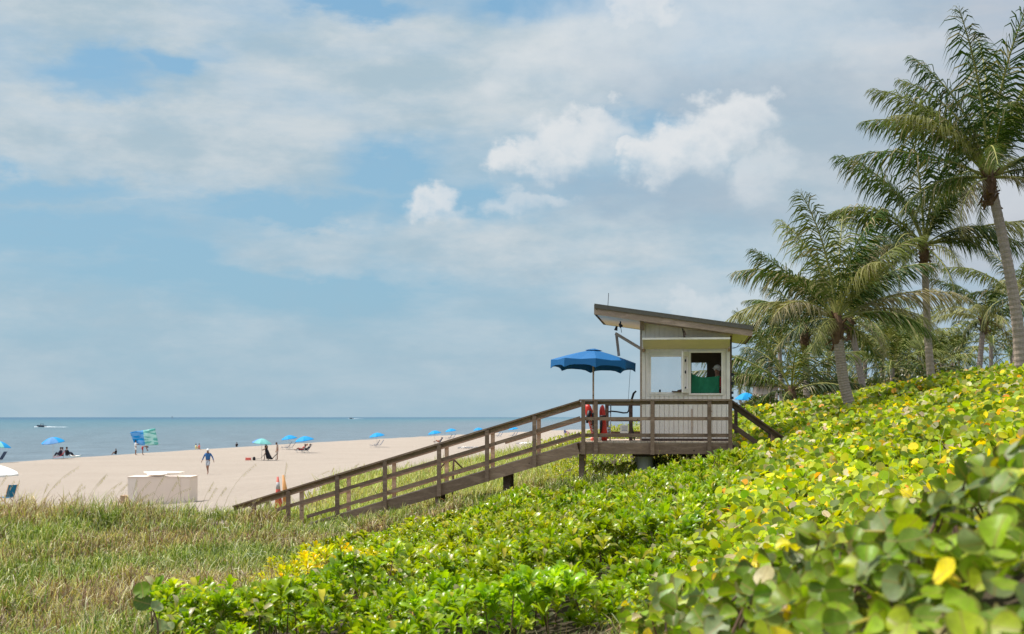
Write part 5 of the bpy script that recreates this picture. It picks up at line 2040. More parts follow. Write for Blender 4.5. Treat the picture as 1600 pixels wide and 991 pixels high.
mb.sheet([[DP(956, 656, bb + y), DP(968, 656.5, bb + y), DP(982, 657, bb + y)] for y in (0, 0.45)])
mb.build('seat', M['black'], ch, solid=0.03)
mb = MB()
mb.tube([DP(985, 655, bb), DP(987, 668, bb), DP(990, 678, bb), DP(991, 688, bb)], [0.03, 0.028, 0.025, 0.02], 8)
mb.build('rear_leg', M['black'], ch, smooth=True)
mb = MB()
mb.ball(DP(951, 670, bb), 0.05, 0.05, 0.05)
mb.ball(DP(950, 675.5, bb), 0.045, 0.03, 0.06)
mb.build('caster', M['grey_metal'], ch, smooth=True)
# paper notice
nb = thing('notice_board', 'small pale notice board with faint lines on the far deck rail', 'notice board', DP(975, 676, BF - 0.03))
p0, p1 = DP(969, 677, BF - 0.03), DP(982, 664.5, BF - 0.03)
mb = MB()
mb.obox((p0 + p1) / 2, AX * ((p1 - p0).dot(AX) / 2), BX * 0.008, ZX * ((p1.z - p0.z) / 2))
M['paper'] = plain('weathered_notice_panel', (0.45, 0.50, 0.52), 0.6, 0.04, 8, 0.0)
mb.build('panel', M['paper'], nb)
for py in (667.5, 670.5, 673):
    mb = MB()
    p0, p1 = DP(971.5, py + .25, BF - 0.042), DP(980, py - .25, BF - 0.042)
    mb.obox((p0 + p1) / 2, AX * ((p1 - p0).dot(AX) / 2), BX * 0.002, ZX * 0.006)
    mb.build('printed_line', M['chair_navy'], nb)
# storage under the deck
mb = MB()
b0 = 2.3
x0, x1 = pa(1018, b0), pa(1093, b0)
zt = pz(720, 0.5, b0)
q_ = W((x0 + x1) / 2, b0, g1(*W((x0 + x1) / 2, b0, 0)[:2]))
st = thing('storage_locker', 'low pale grey locker with a dark lid under the hut deck', 'locker', q_)
fbox(mb, x0, x1, b0, b0 + 0.7, q_.z - 0.1, zt - 0.1)
mb.build('body', M['paper'], st)
mb = MB()
fbox(mb, x0 - 0.03, x1 + 0.03, b0 - 0.03, b0 + 0.73, zt - 0.097, zt - 0.01)
mb.build('lid', M['wood_dark'], st)

# ------------------------------------------------------------------ boats
def boat(px, py, L, label, yaw=0.0):
    Y = (EYE - SEA) * FOC / (py - 652) if py > 652.6 else 9000
    s = Y / FOC
    o = Vector(((px - 800) * s, Y, SEA))
    root = thing('motor_boat', label, 'boat', o, yaw)
    n = 10
    vs, fs = [], []
    for i in range(n + 1):
        t = i / n
        w = 0.16 * L * (1 - t ** 3) + 0.01
        for (yy, zz) in ((-1, 0.13 + 0.07 * t), (-0.8, 0.0), (0, -0.05 + 0.06 * t), (0.8, 0.0), (1, 0.13 + 0.07 * t)):
            vs.append(o + Vector(((0.5 - t) * L, yy * w, zz * L + 0.02 * L)))
    for i in range(n):
        for k in range(4):
            fs.append((i * 5 + k, i * 5 + k + 1, (i + 1) * 5 + k + 1, (i + 1) * 5 + k))
        fs.append((i * 5 + 4, i * 5, (i + 1) * 5, (i + 1) * 5 + 4))
    fs.append((0, 1, 2, 3, 4))
    mb = MB()
    mb.add(vs, fs)
    mb.build('hull', M['gelcoat'], root)
    mb = MB()
    mb.box(o.x - 0.14 * L, o.x + 0.06 * L, Y - 0.07 * L, Y + 0.07 * L, SEA + 0.13 * L, SEA + 0.24 * L)
    mb.build('console', M['white'], root)
    mb = MB()
    mb.box(o.x - 0.12 * L, o.x + 0.2 * L, Y - 0.09 * L, Y + 0.09 * L, SEA + 0.33 * L, SEA + 0.35 * L)
    for sx in (-0.1, 0.18):
        for sy in (-0.08, 0.08):
            mb.tube([(o.x + sx * L, Y + sy * L, SEA + 0.13 * L), (o.x + sx * L, Y + sy * L, SEA + 0.335 * L)], 0.01 * L, 5)
    mb.build('canopy_top', M['gelcoat'], root)
    # churned water behind
    mb = MB()
    random.seed(int(px))
    for i in range(70):
        t = random.random()
        x = o.x + L * (0.45 + 2.2 * t * t)
        r = L * (0.05 + 0.06 * random.random()) * (1 - 0.5 * t)
        mb.ball((x, Y + random.uniform(-0.3, 0.3) * L * (0.5 + t), SEA), r * 2.2, r * 1.2, r * (0.75 - 0.45 * t), 7, 5)
    for i in range(14):
        mb.ball((o.x - L * random.uniform(0.4, 0.62), Y + random.uniform(-.15, .15) * L, SEA), 0.12 * L, 0.06 * L, 0.06 * L, 7, 5)
    w_ = mb.build('wake', M['foam'], smooth=True)
    tag(w_, 'white foam wake trailing right of the ' + ('near' if px < 200 else 'far') + ' motor boat', kind='stuff')
    return root


boat(65, 667.5, 5.6, 'dark motor boat speeding left on the sea above the patterned umbrella')
boat(549, 654.6, 15.0, 'distant dark motor boat with a white wake on the horizon')
Y = 9500.0
s = Y / FOC
X = (269 - 800) * s
sb = thing('sail_boat', 'tiny grey vessel on the horizon above the walker', 'boat', (X, Y, SEA))
tag(MB().box(X - 5, X + 5, Y - 2, Y + 2, SEA, SEA + 2.5).build('hull', M['grey_metal'], sb))
MB().add([(X - 4, Y, SEA + 2.5), (X + 4.5, Y, SEA + 2.5), (X, Y, SEA + 15), (X, Y + 0.5, SEA + 2.5)], [(0, 1, 2), (0, 2, 3), (1, 3, 2)]).build('sail', M['greyshort'], sb)
# swimmers' heads in the shallows are too small to pick out and are left to the wave pattern

# ------------------------------------------------------------------ vegetation helpers
def rot_from(normal, spin):
    """rotation matrices whose Z is the given normal, spun about it (arrays)"""
    n = normal / np.linalg.norm(normal, axis=1, keepdims=True)
    ref = np.where(np.abs(n[:, 2:3]) < 0.95, np.array([[0, 0, 1.0]]), np.array([[1.0, 0, 0]]))
    x = np.cross(ref, n)
    x /= np.linalg.norm(x, axis=1, keepdims=True)
    y = np.cross(n, x)
    c, s = np.cos(spin)[:, None], np.sin(spin)[:, None]
    return np.stack([x * c + y * s, -x * s + y * c, n], axis=2)     # columns = axes


def scatter(name, tv, tf, mat, pos, rot, scale, tint, luv=None, parent=None, smooth=True, tips=None):
    """one mesh of many copies of a template; tint per copy; optional tips: colour gain per template vertex"""
    tv = np.asarray(tv, float)
    n, k = len(pos), len(tv)
    sc = scale if np.ndim(scale) == 2 else np.asarray(scale)[:, None] * np.ones((1, 3))
    v = np.einsum('nij,nkj->nki', rot, tv[None] * sc[:, None, :]) + pos[:, None, :]
    if parent is not None:
        v = v - np.array(worldloc(parent))[None, None]
    me = bpy.data.meshes.new(name)
    me.vertices.add(n * k)
    me.vertices.foreach_set('co', v.astype(np.float32).ravel())
    sizes = np.array([len(f) for f in tf])
    flat = np.concatenate([np.array(f) for f in tf])
    loops = (flat[None] + (np.arange(n) * k)[:, None]).ravel()
    starts = np.concatenate([[0], np.cumsum(sizes)[:-1]])
    ls = (starts[None] + (np.arange(n) * len(flat))[:, None]).ravel()
    me.loops.add(len(loops))
    me.loops.foreach_set('vertex_index', loops.astype(np.int32))
    me.polygons.add(len(ls))
    me.polygons.foreach_set('loop_start', ls.astype(np.int32))
    me.polygons.foreach_set('use_smooth', np.full(len(ls), smooth))
    at_ = me.attributes.new('tint', 'FLOAT_COLOR', 'POINT')
    col = np.ones((n, k, 4), np.float32)
    col[:, :, :3] = tint[:, None, :]
    if tips is not None:
        col[:, :, :3] *= np.asarray(tips)[None]
    at_.data.foreach_set('color', col.ravel())
    if luv is not None:
        a2 = me.attributes.new('luv', 'FLOAT_VECTOR', 'POINT')
        a2.data.foreach_set('vector', np.tile(np.asarray(luv, np.float32)[None], (n, 1, 1)).ravel())
    me.materials.append(mat)
    me.update(calc_edges=True)
    o = bpy.data.objects.new(name, me)
    coll.objects.link(o)
    if parent is not None:
        o.parent = parent
    return o


def blade(seg=3, bend=0.5, w=0.02, L=1.0):
    """narrow grass blade bending towards +Y"""
    vs, fs = [], []
    x = y = z = 0.0
    ang = R(90)
    for i in range(seg + 1):
        t = i / seg
        ww = w * (1 - t) ** 0.7
        if i < seg:
            vs += [(-ww, y, z), (ww, y, z)]
        else:
            vs += [(0, y, z)]
        a = R(90) - bend * (t + 0.15) ** 1.4 * 2.2
        y += math.cos(a) * L / seg
        z += math.sin(a) * L / seg
    for i in range(seg - 1):
        fs.append((2 * i, 2 * i + 1, 2 * i + 3, 2 * i + 2))
    fs.append((2 * seg - 2, 2 * seg - 1, 2 * seg))
    return vs, fs


def round_leaf(n=10, cup=0.18, wave=0.0):
    """sea grape leaf: round with a notch, stalk at the origin, pointing +Y, unit diameter"""
    vs, luv = [(0, 0.06, 0)], [(0, 0.06, 0)]
    vs.append((0, 0.52, 0))
    luv.append((0, 0.52, 0))
    rim = []
    for i in range(n):
        a = 2 * math.pi * (i + 0.5) / n - math.pi / 2
        x, y = 0.56 * math.cos(a), 0.5 + 0.5 * math.sin(a)
        if i in (0, n - 1):
            y -= 0.05
        z = cup * (x * x * 2.2) + cup * 0.5 * (y - 0.5) ** 2 * (1 if y > .5 else -.2) + wave * math.sin(3 * a)
        vs.append((x, y, z))
        luv.append((x, y, 0))
    fs = [(1, 2 + i, 2 + (i + 1) % n) for i in range(n - 1)]
    fs += [(1, 2 + n - 1, 0), (1, 0, 2)]
    return vs, fs, luv


def oval_leaf(w=0.19, fold=0.10, droop=0.12):
    """spoon shaped shrub leaf, unit length along +Y"""
    st = [(0.0, 0.2), (0.5, 0.85), (0.86, 0.85)]
    vs, fs, luv = [], [], []
    for t, q in st:
        z = 0.20 * math.sin(t * 2.2) - droop * t * t
        for sx in (-1, 0, 1):
            vs.append((sx * w * q, t, z + (fold * q if sx else 0)))
    vs.append((0, 1.0, 0.2 * math.sin(2.2) - droop - 0.02))
    for i in range(2):
        for j in range(2):
            a = i * 3 + j
            fs.append((a, a + 1, a + 4, a + 3))
    fs += [(6, 7, 9), (7, 8, 9)]
    return vs, fs


def pick(pal, w, n):
    pal = np.array(pal, float)
    w = np.array(w, float)
    i = rng.choice(len(pal), n, p=w / w.sum())
    c = pal[i]
    g = rng.normal(1.0, 0.14, (n, 1))
    return np.clip(c * g * rng.normal(1, 0.06, (n, 3)), 0.003, 0.95)


def inpoly(u, v, poly):
    r = np.zeros(np.shape(u), bool)
    n = len(poly)
    for i in range(n):
        x1, y1 = poly[i]
        x2, y2 = poly[(i + 1) % n]
        cnd = ((y1 > v) != (y2 > v)) & (u < (x2 - x1) * (v - y1) / ((y2 - y1) + 1e-9) + x1)
        r ^= cnd
    return r


def footprint_poly(pix):
    """photo outline dropped on the dune: returns polygon in world XY"""
    out = []
    for px, py, D in pix:
        v = at(px, py, D)
        out.append((v.x, v.y))
    return out


# planting zones as outlines on the ground (world XY)
SHRUB = footprint_poly([(560, 832, 33), (640, 800, 34.5), (790, 776, 35), (880, 745, 35.6), (1000, 730, 35.6), (1120, 708, 35.2), (1190, 725, 27), (1160, 760, 24),
                        (1120, 800, 20), (990, 815, 19), (960, 880, 15), (880, 915, 13.4), (760, 940, 13), (600, 991, 13), (560, 1200, 9), (300, 1200, 9.5), (200, 1100, 11.5), (235, 980, 15.5), (300, 925, 17.3), (420, 905, 18.3), (520, 900, 19),
                        (560, 930, 17.3), (640, 925, 17.5), (650, 880, 21), (560, 868, 25), (500, 862, 27.5)])
YEL = footprint_poly([(378, 872, 25), (430, 858, 27), (570, 860, 26.5), (620, 880, 23), (560, 905, 21), (470, 898, 22)])
BARE = footprint_poly([(820, 940, 12.4), (950, 890, 14.0), (1070, 905, 10.5), (1080, 1100, 7), (840, 1100, 8)])
print('zones', [round(a, 1) for p in SHRUB[:4] for a in p])


def zone(X, Y):
    """0 sand, 1 grass, 2 shrub, 3 sea grape, 4 dry grass, 5 yellow shrub"""
    z = np.ones(np.shape(X), int)
    n = (fbm(X / 1.3, Y / 1.3, 21) - 0.5) * 1.6
    Xn, Yn = X + n * 0.35, Y + n * 0.6
    z[inpoly(Xn, Yn, SHRUB)] = 2
    # sea grape: right of a line through the planting, out to the hut and beyond
    u, v = 800 + FOC * X / np.maximum(Y, 0.5), 0
    line = np.interp(Y, [3, 6.5, 8.5, 11, 14, 17, 20, 24, 30, 36, 46, 60, 90], [0.45, 0.85, 1.25, 1.65, 1.8, 2.0, 2.7, 3.9, 5.0, 5.8, 6.4, 7.0, 9.0])
    z[(z == 1) & (Xn > line - 2.4) & (Y > 13.8) & (Y < 35.8)] = 2
    z[(Xn > line) & (Y < 53)] = 3
    z[inpoly(Xn, Yn, YEL) & (z == 1)] = 5
    z[inpoly(Xn, Yn, BARE)] = 4
    z[(z == 1) & (Y > 37) & (X > 1.2 + n) & (Y < 60)] = 6       # vines under and behind the hut
    z[veg_edge(X, Y) < 0] = 0
    return z


def visible(X, Y, pad=110):
    u = 800 + FOC * X / Y
    return (u > -pad) & (u < 1600 + pad)


def candidates(n, x0, x1, y0, y1, dens):
    """random points with density falling with distance; dens(Y) per square metre"""
    out = []
    ys = np.linspace(y0, y1, 40)
    for a, b in zip(ys[:-1], ys[1:]):
        m = 0.5 * (a + b)
        xa, xb = max(x0, -0.42 * m - 1.0), min(x1, 0.42 * m + 1.0)
        if xb <= xa:
            continue
        k = rng.poisson((xb - xa) * (b - a) * dens(m))
        out.append(np.c_[rng.uniform(xa, xb, k), rng.uniform(a, b, k)])
    return np.concatenate(out)


# keep foliage out of the deck, ramp and steps
def in_build(X, Y, ztop):
    dx, dy = X - Ox, Y - Oy
    a = dx * cT - dy * sT
    b = dx * sT + dy * cT
    rampz = ZD + (np.minimum(a, a_top) - a_top) * SL
    on = (b > -0.16) & (b < 1.5) & (a < aR + 1.6) & (a > a_bot - 1)
    on |= (b > -0.16) & (b < BF + 0.2) & (a > aL) & (a < aR)
    under = np.where(a > aR, ZD - (a - aR) * 0.66 - 0.25, np.where(a > aL, ZD, rampz)) - 0.34
    return on & (ztop > under)


def bump_h(X, Y, kind):
    if kind == 'shrub':
        return 0.95 * (fbm(X / 1.5, Y / 1.5, 31, 2) - 0.5) + 0.40 * (vnoise(X / 0.5, Y / 0.5, 8) - 0.5)
    return 0.34 * (fbm(X / 1.3, Y / 1.3, 41, 2) - 0.5) + 0.22 * (vnoise(X / 0.45, Y / 0.45, 18) - 0.5)


# ------------------------------------------------------------------ dune grass
def grass_batch(name, label, pts, pal, w, Lr, seed, clump=True, lean=0.6, width=0.0075, base=None, seg=3, lift_=0.0, bendsel=(0.55, 1.2, 1.9)):
    X, Y = pts[:, 0], pts[:, 1]
    Z = ground(X, Y)
    n = len(X)
    objs = []
    sel = rng.integers(0, 3, n)
    L = rng.uniform(*Lr, n) * (0.65 + 0.7 * fbm(X / 1.1, Y / 1.1, seed))
    if base is not None:
        L = L * base(X, Y)
    az = rng.uniform(0, 6.28, n)                 # mostly leaning to the right, wind off the sea
    tl = np.abs(rng.normal(0.30, 0.28, n)) * lean / 0.6
    nrm = np.stack([np.cos(az) * np.sin(tl), np.sin(az) * np.sin(tl), np.cos(tl)], 1)
    rot = rot_from(nrm, rng.uniform(0, 6.28, n))
    # turn blades so that they bend mostly down wind
    wd = np.arctan2(rng.normal(0, 1.3, n), rng.normal(0.35, 1.0, n))
    ydir = np.stack([np.cos(wd), np.sin(wd), 0 * wd], 1)
    zax = nrm
    yax = ydir - zax * (ydir * zax).sum(1, keepdims=True)
    yax /= np.linalg.norm(yax, axis=1, keepdims=True)
    xax = np.cross(yax, zax)
    rot = np.stack([xax, yax, zax], 2)
    mixn = fbm(X / 2.2, Y / 2.2, seed + 3)
    tint = pick(pal[0], w[0], n)
    alt = pick(pal[1], w[1], n)
    tint = np.where((mixn + rng.normal(0, 0.08, n) > 0.54)[:, None], alt, tint)
    wsc = width * (0.8 + 0.014 * Y) / 0.02 * rng.uniform(0.6, 1.5, n)
    allv = []
    root = None
    for k in range(3):
        m_ = sel == k
        tv, tf = blade(seg, bendsel[k])
        # later joined: build per template but as one object through a single mesh join
        allv.append((tv, tf, m_))
    tv0 = allv[0][0]
    # one mesh: same topology for the three templates, so blend the vertices per blade
    T = np.stack([np.array(a[0]) for a in allv])            # 3,k,3
    tf = allv[0][1]
    tvs = T[sel]                                            # n,k,3
    sc = np.stack([wsc * np.ones(n), L, L], 1)
    v = np.einsum('nij,nkj->nki', rot, tvs * sc[:, None, :]) + np.stack([X, Y, Z - 0.02 + lift_ * rng.random(n) + lift_ * 1.9 * (fbm(X / 0.75, Y / 0.75, 14, 2) - 0.45)], 1)[:, None, :]
    k = T.shape[1]
    me = bpy.data.meshes.new(name)
    me.vertices.add(n * k)
    me.vertices.foreach_set('co', v.astype(np.float32).ravel())
    sizes = np.array([len(f) for f in tf])
    flat = np.concatenate([np.array(f) for f in tf])
    loops = (flat[None] + (np.arange(n) * k)[:, None]).ravel()
    starts = np.concatenate([[0], np.cumsum(sizes)[:-1]])
    ls = (starts[None] + (np.arange(n) * len(flat))[:, None]).ravel()
    me.loops.add(len(loops))
    me.loops.foreach_set('vertex_index', loops.astype(np.int32))
    me.polygons.add(len(ls))
    me.polygons.foreach_set('loop_start', ls.astype(np.int32))
    me.polygons.foreach_set('use_smooth', np.ones(len(ls), bool))
    at_ = me.attributes.new('tint', 'FLOAT_COLOR', 'POINT')
    col = np.ones((n, k, 4), np.float32)
    col[:, :, :3] = tint[:, None, :]
    at_.data.foreach_set('color', col.ravel())
    me.materials.append(M['grass'])
    me.update(calc_edges=True)
    o = bpy.data.objects.new(name, me)
    coll.objects.link(o)
    return tag(o, label, kind='stuff')


G_GREEN = [(0.17, 0.235, 0.025), (0.24, 0.30, 0.05), (0.08, 0.125, 0.018), (0.50, 0.51, 0.27), (0.35, 0.38, 0.14), (0.66, 0.64, 0.44)]
G_DRY = [(0.40, 0.33, 0.16), (0.24, 0.15, 0.10), (0.58, 0.50, 0.30), (0.34, 0.33, 0.08), (0.15, 0.095, 0.065), (0.70, 0.62, 0.44)]
GW = ([3.2, 2.6, 3.8, 1.4, 1.5, 0.9], [2.0, 2.8, 1.5, 2, 2.4, 0.8])
pts = candidates(0, -16, 2.5, 12, 39.5, lambda Y: 600 - 5.0 * Y)
zz = zone(pts[:, 0], pts[:, 1])
pts = pts[(zz == 1) | (zz == 5)]
pts = pts[(fbm(pts[:, 0] / 0.7, pts[:, 1] / 0.7, 12) + rng.normal(0, 0.06, len(pts))) > 0.36]
pts = pts[~in_build(pts[:, 0], pts[:, 1], ground(pts[:, 0], pts[:, 1]) + 0.5)]
print('grass near', len(pts))
grass_batch('dune_grass', 'curly green and straw coloured grass covering the dune at the lower left', pts, (G_GREEN, G_DRY), GW, (0.22, 0.44), 51, lift_=0.24, base=lambda X, Y: (1.0 + 0.75 * sstep((Y - 33) / 4) * sstep((-7.5 - X) / 2.5) - 0.25 * sstep((Y - 34) / 3) * sstep((X + 7) / 2)) * (0.7 + 0.75 * vnoise(X / 0.8, Y / 0.8, 4)))
# grass behind the ramp, up along the dune foot
pts = candidates(0, -9, 14, 38.5, 120, lambda Y: max(150 - 2.4 * (Y - 38), 22))
zz = zone(pts[:, 0], pts[:, 1])
pts = pts[(zz == 1)]
pts = pts[~in_build(pts[:, 0], pts[:, 1], ground(pts[:, 0], pts[:, 1]) + 0.5)]
print('grass far', len(pts))
grass_batch('dune_foot_grass', 'pale green beach grass growing behind the ramp along the dune foot', pts,
            ([(0.32, 0.38, 0.08), (0.45, 0.48, 0.15), (0.22, 0.30, 0.06), (0.62, 0.60, 0.30)], [(0.5, 0.47, 0.2), (0.34, 0.36, 0.1), (0.3, 0.22, 0.12)]), ([3, 3, 2, 1.5], [2, 2, 1]), (0.55, 0.95), 61, width=0.011, seg=2, base=lambda X, Y: 1 - 0.45 * sstep((Y - 50) / 22))
# dry patch in the foreground
pts = candidates(0, -4, 4, 6, 18, lambda Y: 900)
zz = zone(pts[:, 0], pts[:, 1])
pts = pts[(zz == 4) | ((zz == 1) & (pts[:, 0] > -1.5))]
grass_batch('dry_grass', 'straw coloured dry grass between the shrubs and the near sea grape', pts, ([(0.42, 0.36, 0.22), (0.32, 0.33, 0.10), (0.22, 0.26, 0.06), (0.5, 0.46, 0.3)], G_DRY), ([3, 2, 2, 1.5], GW[1]), (0.22, 0.42), 71, width=0.006)
# grass tufts poking through the sea grape and shrubs
pts = candidates(0, 0, 12, 8, 30, lambda Y: 9)
zz = zone(pts[:, 0], pts[:, 1])
pts = pts[(zz == 3) & (fbm(pts[:, 0] / 1.5, pts[:, 1] / 1.5, 77) > 0.47)]
grass_batch('grass_tufts', 'grey green grass blades arching out of the sea grape', pts, ([(0.34, 0.37, 0.24), (0.25, 0.30, 0.12)], [(0.45, 0.42, 0.28)]), ([1, 1], [1]), (0.65, 1.0), 81, width=0.007)

# sea oats: tall stalks with seed heads along the crest of the grass
mbs = MB()
def oat(x, y, h, lean, ya, mb):
    z = g1(x, y)
    n = 9
    pts_ = []
    for i in range(n + 1):
        t = i / n
        pts_.append(Vector((x + lean * h * t ** 2.0 * math.cos(ya), y + lean * h * t ** 2 * math.sin(ya), z + h * t * (1 - 0.22 * abs(lean) * t * t))))
    mb.tube(pts_, [0.0045 * (1 - 0.55 * i / n) for i in range(n + 1)], 4, col=(0.36, 0.31, 0.18))
    for k in range(9):
        t = 0.78 + 0.22 * k / 9
        i = min(int(t * n), n - 1)
        p = pts_[i].lerp(pts_[i + 1], t * n - i)
        d = Vector((0.3 + random.uniform(-.3, .3), random.uniform(-.3, .3), -0.5)).normalized() * 0.07
        w = Vector((0.007, 0, 0.003))
        mb.add([p, p + d * 0.5 + w, p + d, p + d * 0.5 - w], [(0, 1, 2, 3)], (0.45, 0.37, 0.22))


random.seed(5)
for i in range(46):
    px = random.choice([random.uniform(-40, 400), random.uniform(0, 130), random.uniform(130, 250), random.uniform(480, 700)])
    Y = random.uniform(33, 38.5) if px < 420 else random.uniform(43, 60)
    x = (px - 800) / FOC * Y
    oat(x, Y, random.uniform(0.9, 1.5) if px < 420 else random.uniform(0.8, 1.1), random.uniform(0.15, 0.85), random.uniform(-0.3, 0.3), mbs)
for px, tx, ty in ((60, 120, 722), (130, 165, 738), (135, 163, 742), (255, 275, 752), (345, 397, 720), (440, 447, 728), (205, 213, 752), (285, 277, 745), (20, 30, 752), (330, 352, 760)):
    Y = 37.0
    x = (px - 800) / FOC * Y
    h = EYE - (ty - 652) / FOC * Y - g1(x, Y)
    oat(x, Y, h * 1.08, (tx - px) / FOC * Y / h, 0.0, mbs)
o = mbs.build('sea_oats', M['grass'], tint=True)
tag(o, 'tall thin sea oat stalks arching above the dune grass against the sand', kind='stuff')

# ------------------------------------------------------------------ bright green shrubs in rosettes
SV, SF = oval_leaf()
FV = [(-0.05, 0, 0), (0.05, 0, 0), (-0.19, 0.6, 0.16), (0.19, 0.6, 0.16), (0, 1.0, 0.06)]
FF = [(0, 1, 3, 2), (2, 3, 4)]


def shrub_batch(name, label, cat, pts, pal, w, seed, hgt=HP + 0.05, leafL=(0.12, 0.215), nl=10, group=None, pale=0.05, flat=False):
    X, Y = pts[:, 0], pts[:, 1]
    n = len(X)
    depth = np.minimum(rng.exponential(0.12, n), 0.5)
    G = ground(X, Y)
    Z = G + hgt + bump_h(X, Y, 'shrub') - depth
    Z = Z - (0.30 - 0.16 * sstep((X - 1.5) / 2)) * sstep((Y - 26) / 6) * (hgt > 0.5)
    ok = ~in_build(X, Y, Z + 0.05) & (Z > G + 0.04)
    ok &= ~((vnoise(X / 0.75, Y / 0.75, 55) < 0.20) & (depth < 0.25))
    X, Y, Z, depth = X[ok], Y[ok], Z[ok], depth[ok]
    n = len(X)
    root = thing(name, label, cat, (float(X.mean()), float(Y.mean()), g1(float(X.mean()), float(Y.mean()))), 0, group)
    # rosette axis: up, tipped a little outwards from the local mound
    ax = np.stack([rng.normal(0.05, 0.35, n), rng.normal(-0.12, 0.35, n), np.ones(n)], 1)
    ax /= np.linalg.norm(ax, axis=1, keepdims=True)
    k = nl
    A = np.repeat(ax, k, 0)
    ang = (np.tile(np.arange(k), n) * 2.4 + np.repeat(rng.uniform(0, 6.28, n), k)) + rng.normal(0, 0.2, n * k)
    lev = np.tile(np.arange(k) / k, n)
    elev = R(20) + lev * R(62) + rng.normal(0, 0.12, n * k)
    B = rot_from(A, ang)
    out_, up_ = B[:, :, 0], A
    ydir = out_ * np.cos(elev)[:, None] + up_ * np.sin(elev)[:, None]
    zdir = up_ * np.cos(elev)[:, None] - out_ * np.sin(elev)[:, None]
    xdir = np.cross(ydir, zdir)
    rot = np.stack([xdir, ydir, zdir], 2)
    pos = np.repeat(np.stack([X, Y, Z], 1), k, 0) + up_ * (lev * 0.05)[:, None]
    L = np.repeat(rng.uniform(*leafL, n), k) * rng.uniform(0.75, 1.1, n * k) * (1.1 - 0.35 * lev)
    tint = pick(pal, w, n * k)
    ros = np.repeat(pick(pal, w, n), k, 0)
    tint = 0.55 * tint + 0.45 * ros
    patch = np.repeat(fbm(X / 1.7, Y / 1.7, seed), k)
    tint = tint * np.clip(0.55 + 0.95 * patch, 0.5, 1.5)[:, None]
    tint[:, 0] *= 0.88 + 0.45 * np.repeat(fbm(X / 2.6, Y / 2.6, seed + 9), k)
    dead = rng.random(n * k) < pale
    tint[dead] = np.array([0.50, 0.44, 0.24]) * rng.normal(1, 0.15, (dead.sum(), 1))
    o = scatter('foliage', FV if flat else SV, FF if flat else SF, M['shrub'], pos, rot, L, np.clip(tint, 0.003, 0.9), parent=root)
    o['kind'] = 'stuff'
    # woody stems under the crown
    m_ = rng.choice(n, min(n, max(60, n // 10)), replace=False)
    mb = MB()
    for i in m_:
        g_ = Z[i] - rng.uniform(0.25, 0.5)
        mb.tube([(X[i] + rng.normal(0, 0.06), Y[i] + rng.normal(0, 0.06), g_), (X[i], Y[i], Z[i])], [0.009, 0.005], 4, cap=False)
    s_ = mb.build('stems', M['twig'], root)
    s_['kind'] = 'stuff'
    return root


PAL_S = [(0.18, 0.30, 0.006), (0.25, 0.38, 0.008), (0.10, 0.20, 0.006), (0.36, 0.44, 0.010), (0.48, 0.50, 0.08)]
PW_S = [3.2, 3.5, 2.2, 1.4, 0.5]
allp = candidates(0, -8, 12, 9.5, 36.8, lambda Y: 56 if Y > 20 else 62)
zz = zone(allp[:, 0], allp[:, 1])
sp = allp[zz == 2]
near = sp[:, 1] < 19.5
midr = (~near) & (sp[:, 0] < -0.9)
upr = (~near) & ~midr
print('shrub rosettes', near.sum(), midr.sum(), upr.sum())
shrub_batch('naupaka_shrub', 'bright green glossy shrub mass filling the bottom centre foreground', 'shrub', sp[near], PAL_S, PW_S, 91, nl=10)
shrub_batch('naupaka_shrub', 'yellow green shrub mass in front of the lower half of the ramp', 'shrub', sp[midr], PAL_S, [2, 3.5, 1.2, 2.4, 1.0], 92, pale=0.07)
shrub_batch('naupaka_shrub', 'bright green shrub mass with pale leaf tips below the hut deck', 'shrub', sp[upr], PAL_S, [2.6, 3.5, 2.0, 1.8, 1.2], 93, pale=0.09, flat=True)
yp = candidates(0, -9, 0, 18, 30, lambda Y: 22)
yp = yp[zone(yp[:, 0], yp[:, 1]) == 5]
shrub_batch('yellowing_shrub', 'low shrub with yellow leaves standing in the grass left of the green shrubs', 'shrub', yp, [(0.70, 0.62, 0.01), (0.48, 0.55, 0.01), (0.75, 0.50, 0.01), (0.30, 0.42, 0.01)], [2, 3, 0.8, 3.4], 95, nl=8)
# vines under and behind the deck
vp = candidates(0, 0.5, 13, 36.5, 62, lambda Y: 46 if Y < 45 else 30)
zv = zone(vp[:, 0], vp[:, 1])
vp = vp[(zv == 6) | ((zv == 3) & (vp[:, 1] < 40) & (vp[:, 0] < 6))]
shrub_batch('dune_vine', 'low mixed green vine cover under the deck and behind the upper ramp', 'vine', vp, [(0.24, 0.34, 0.02), (0.40, 0.46, 0.05), (0.15, 0.22, 0.02), (0.55, 0.52, 0.16)], [3, 3, 2, 1.2], 97, hgt=0.32, leafL=(0.09, 0.13), nl=7, flat=True)

# ------------------------------------------------------------------ sea grape
RV, RF, RL = round_leaf(8, 0.16)
PAL_G = [(0.38, 0.46, 0.010), (0.22, 0.32, 0.010), (0.47, 0.52, 0.012), (0.14, 0.21, 0.012), (0.38, 0.40, 0.14), (0.85, 0.62, 0.010), (0.85, 0.38, 0.04), (0.65, 0.55, 0.34)]
PW_G = [4.3, 3.8, 2.5, 3.2, 1.6, 1.0, 0.28, 1.0]


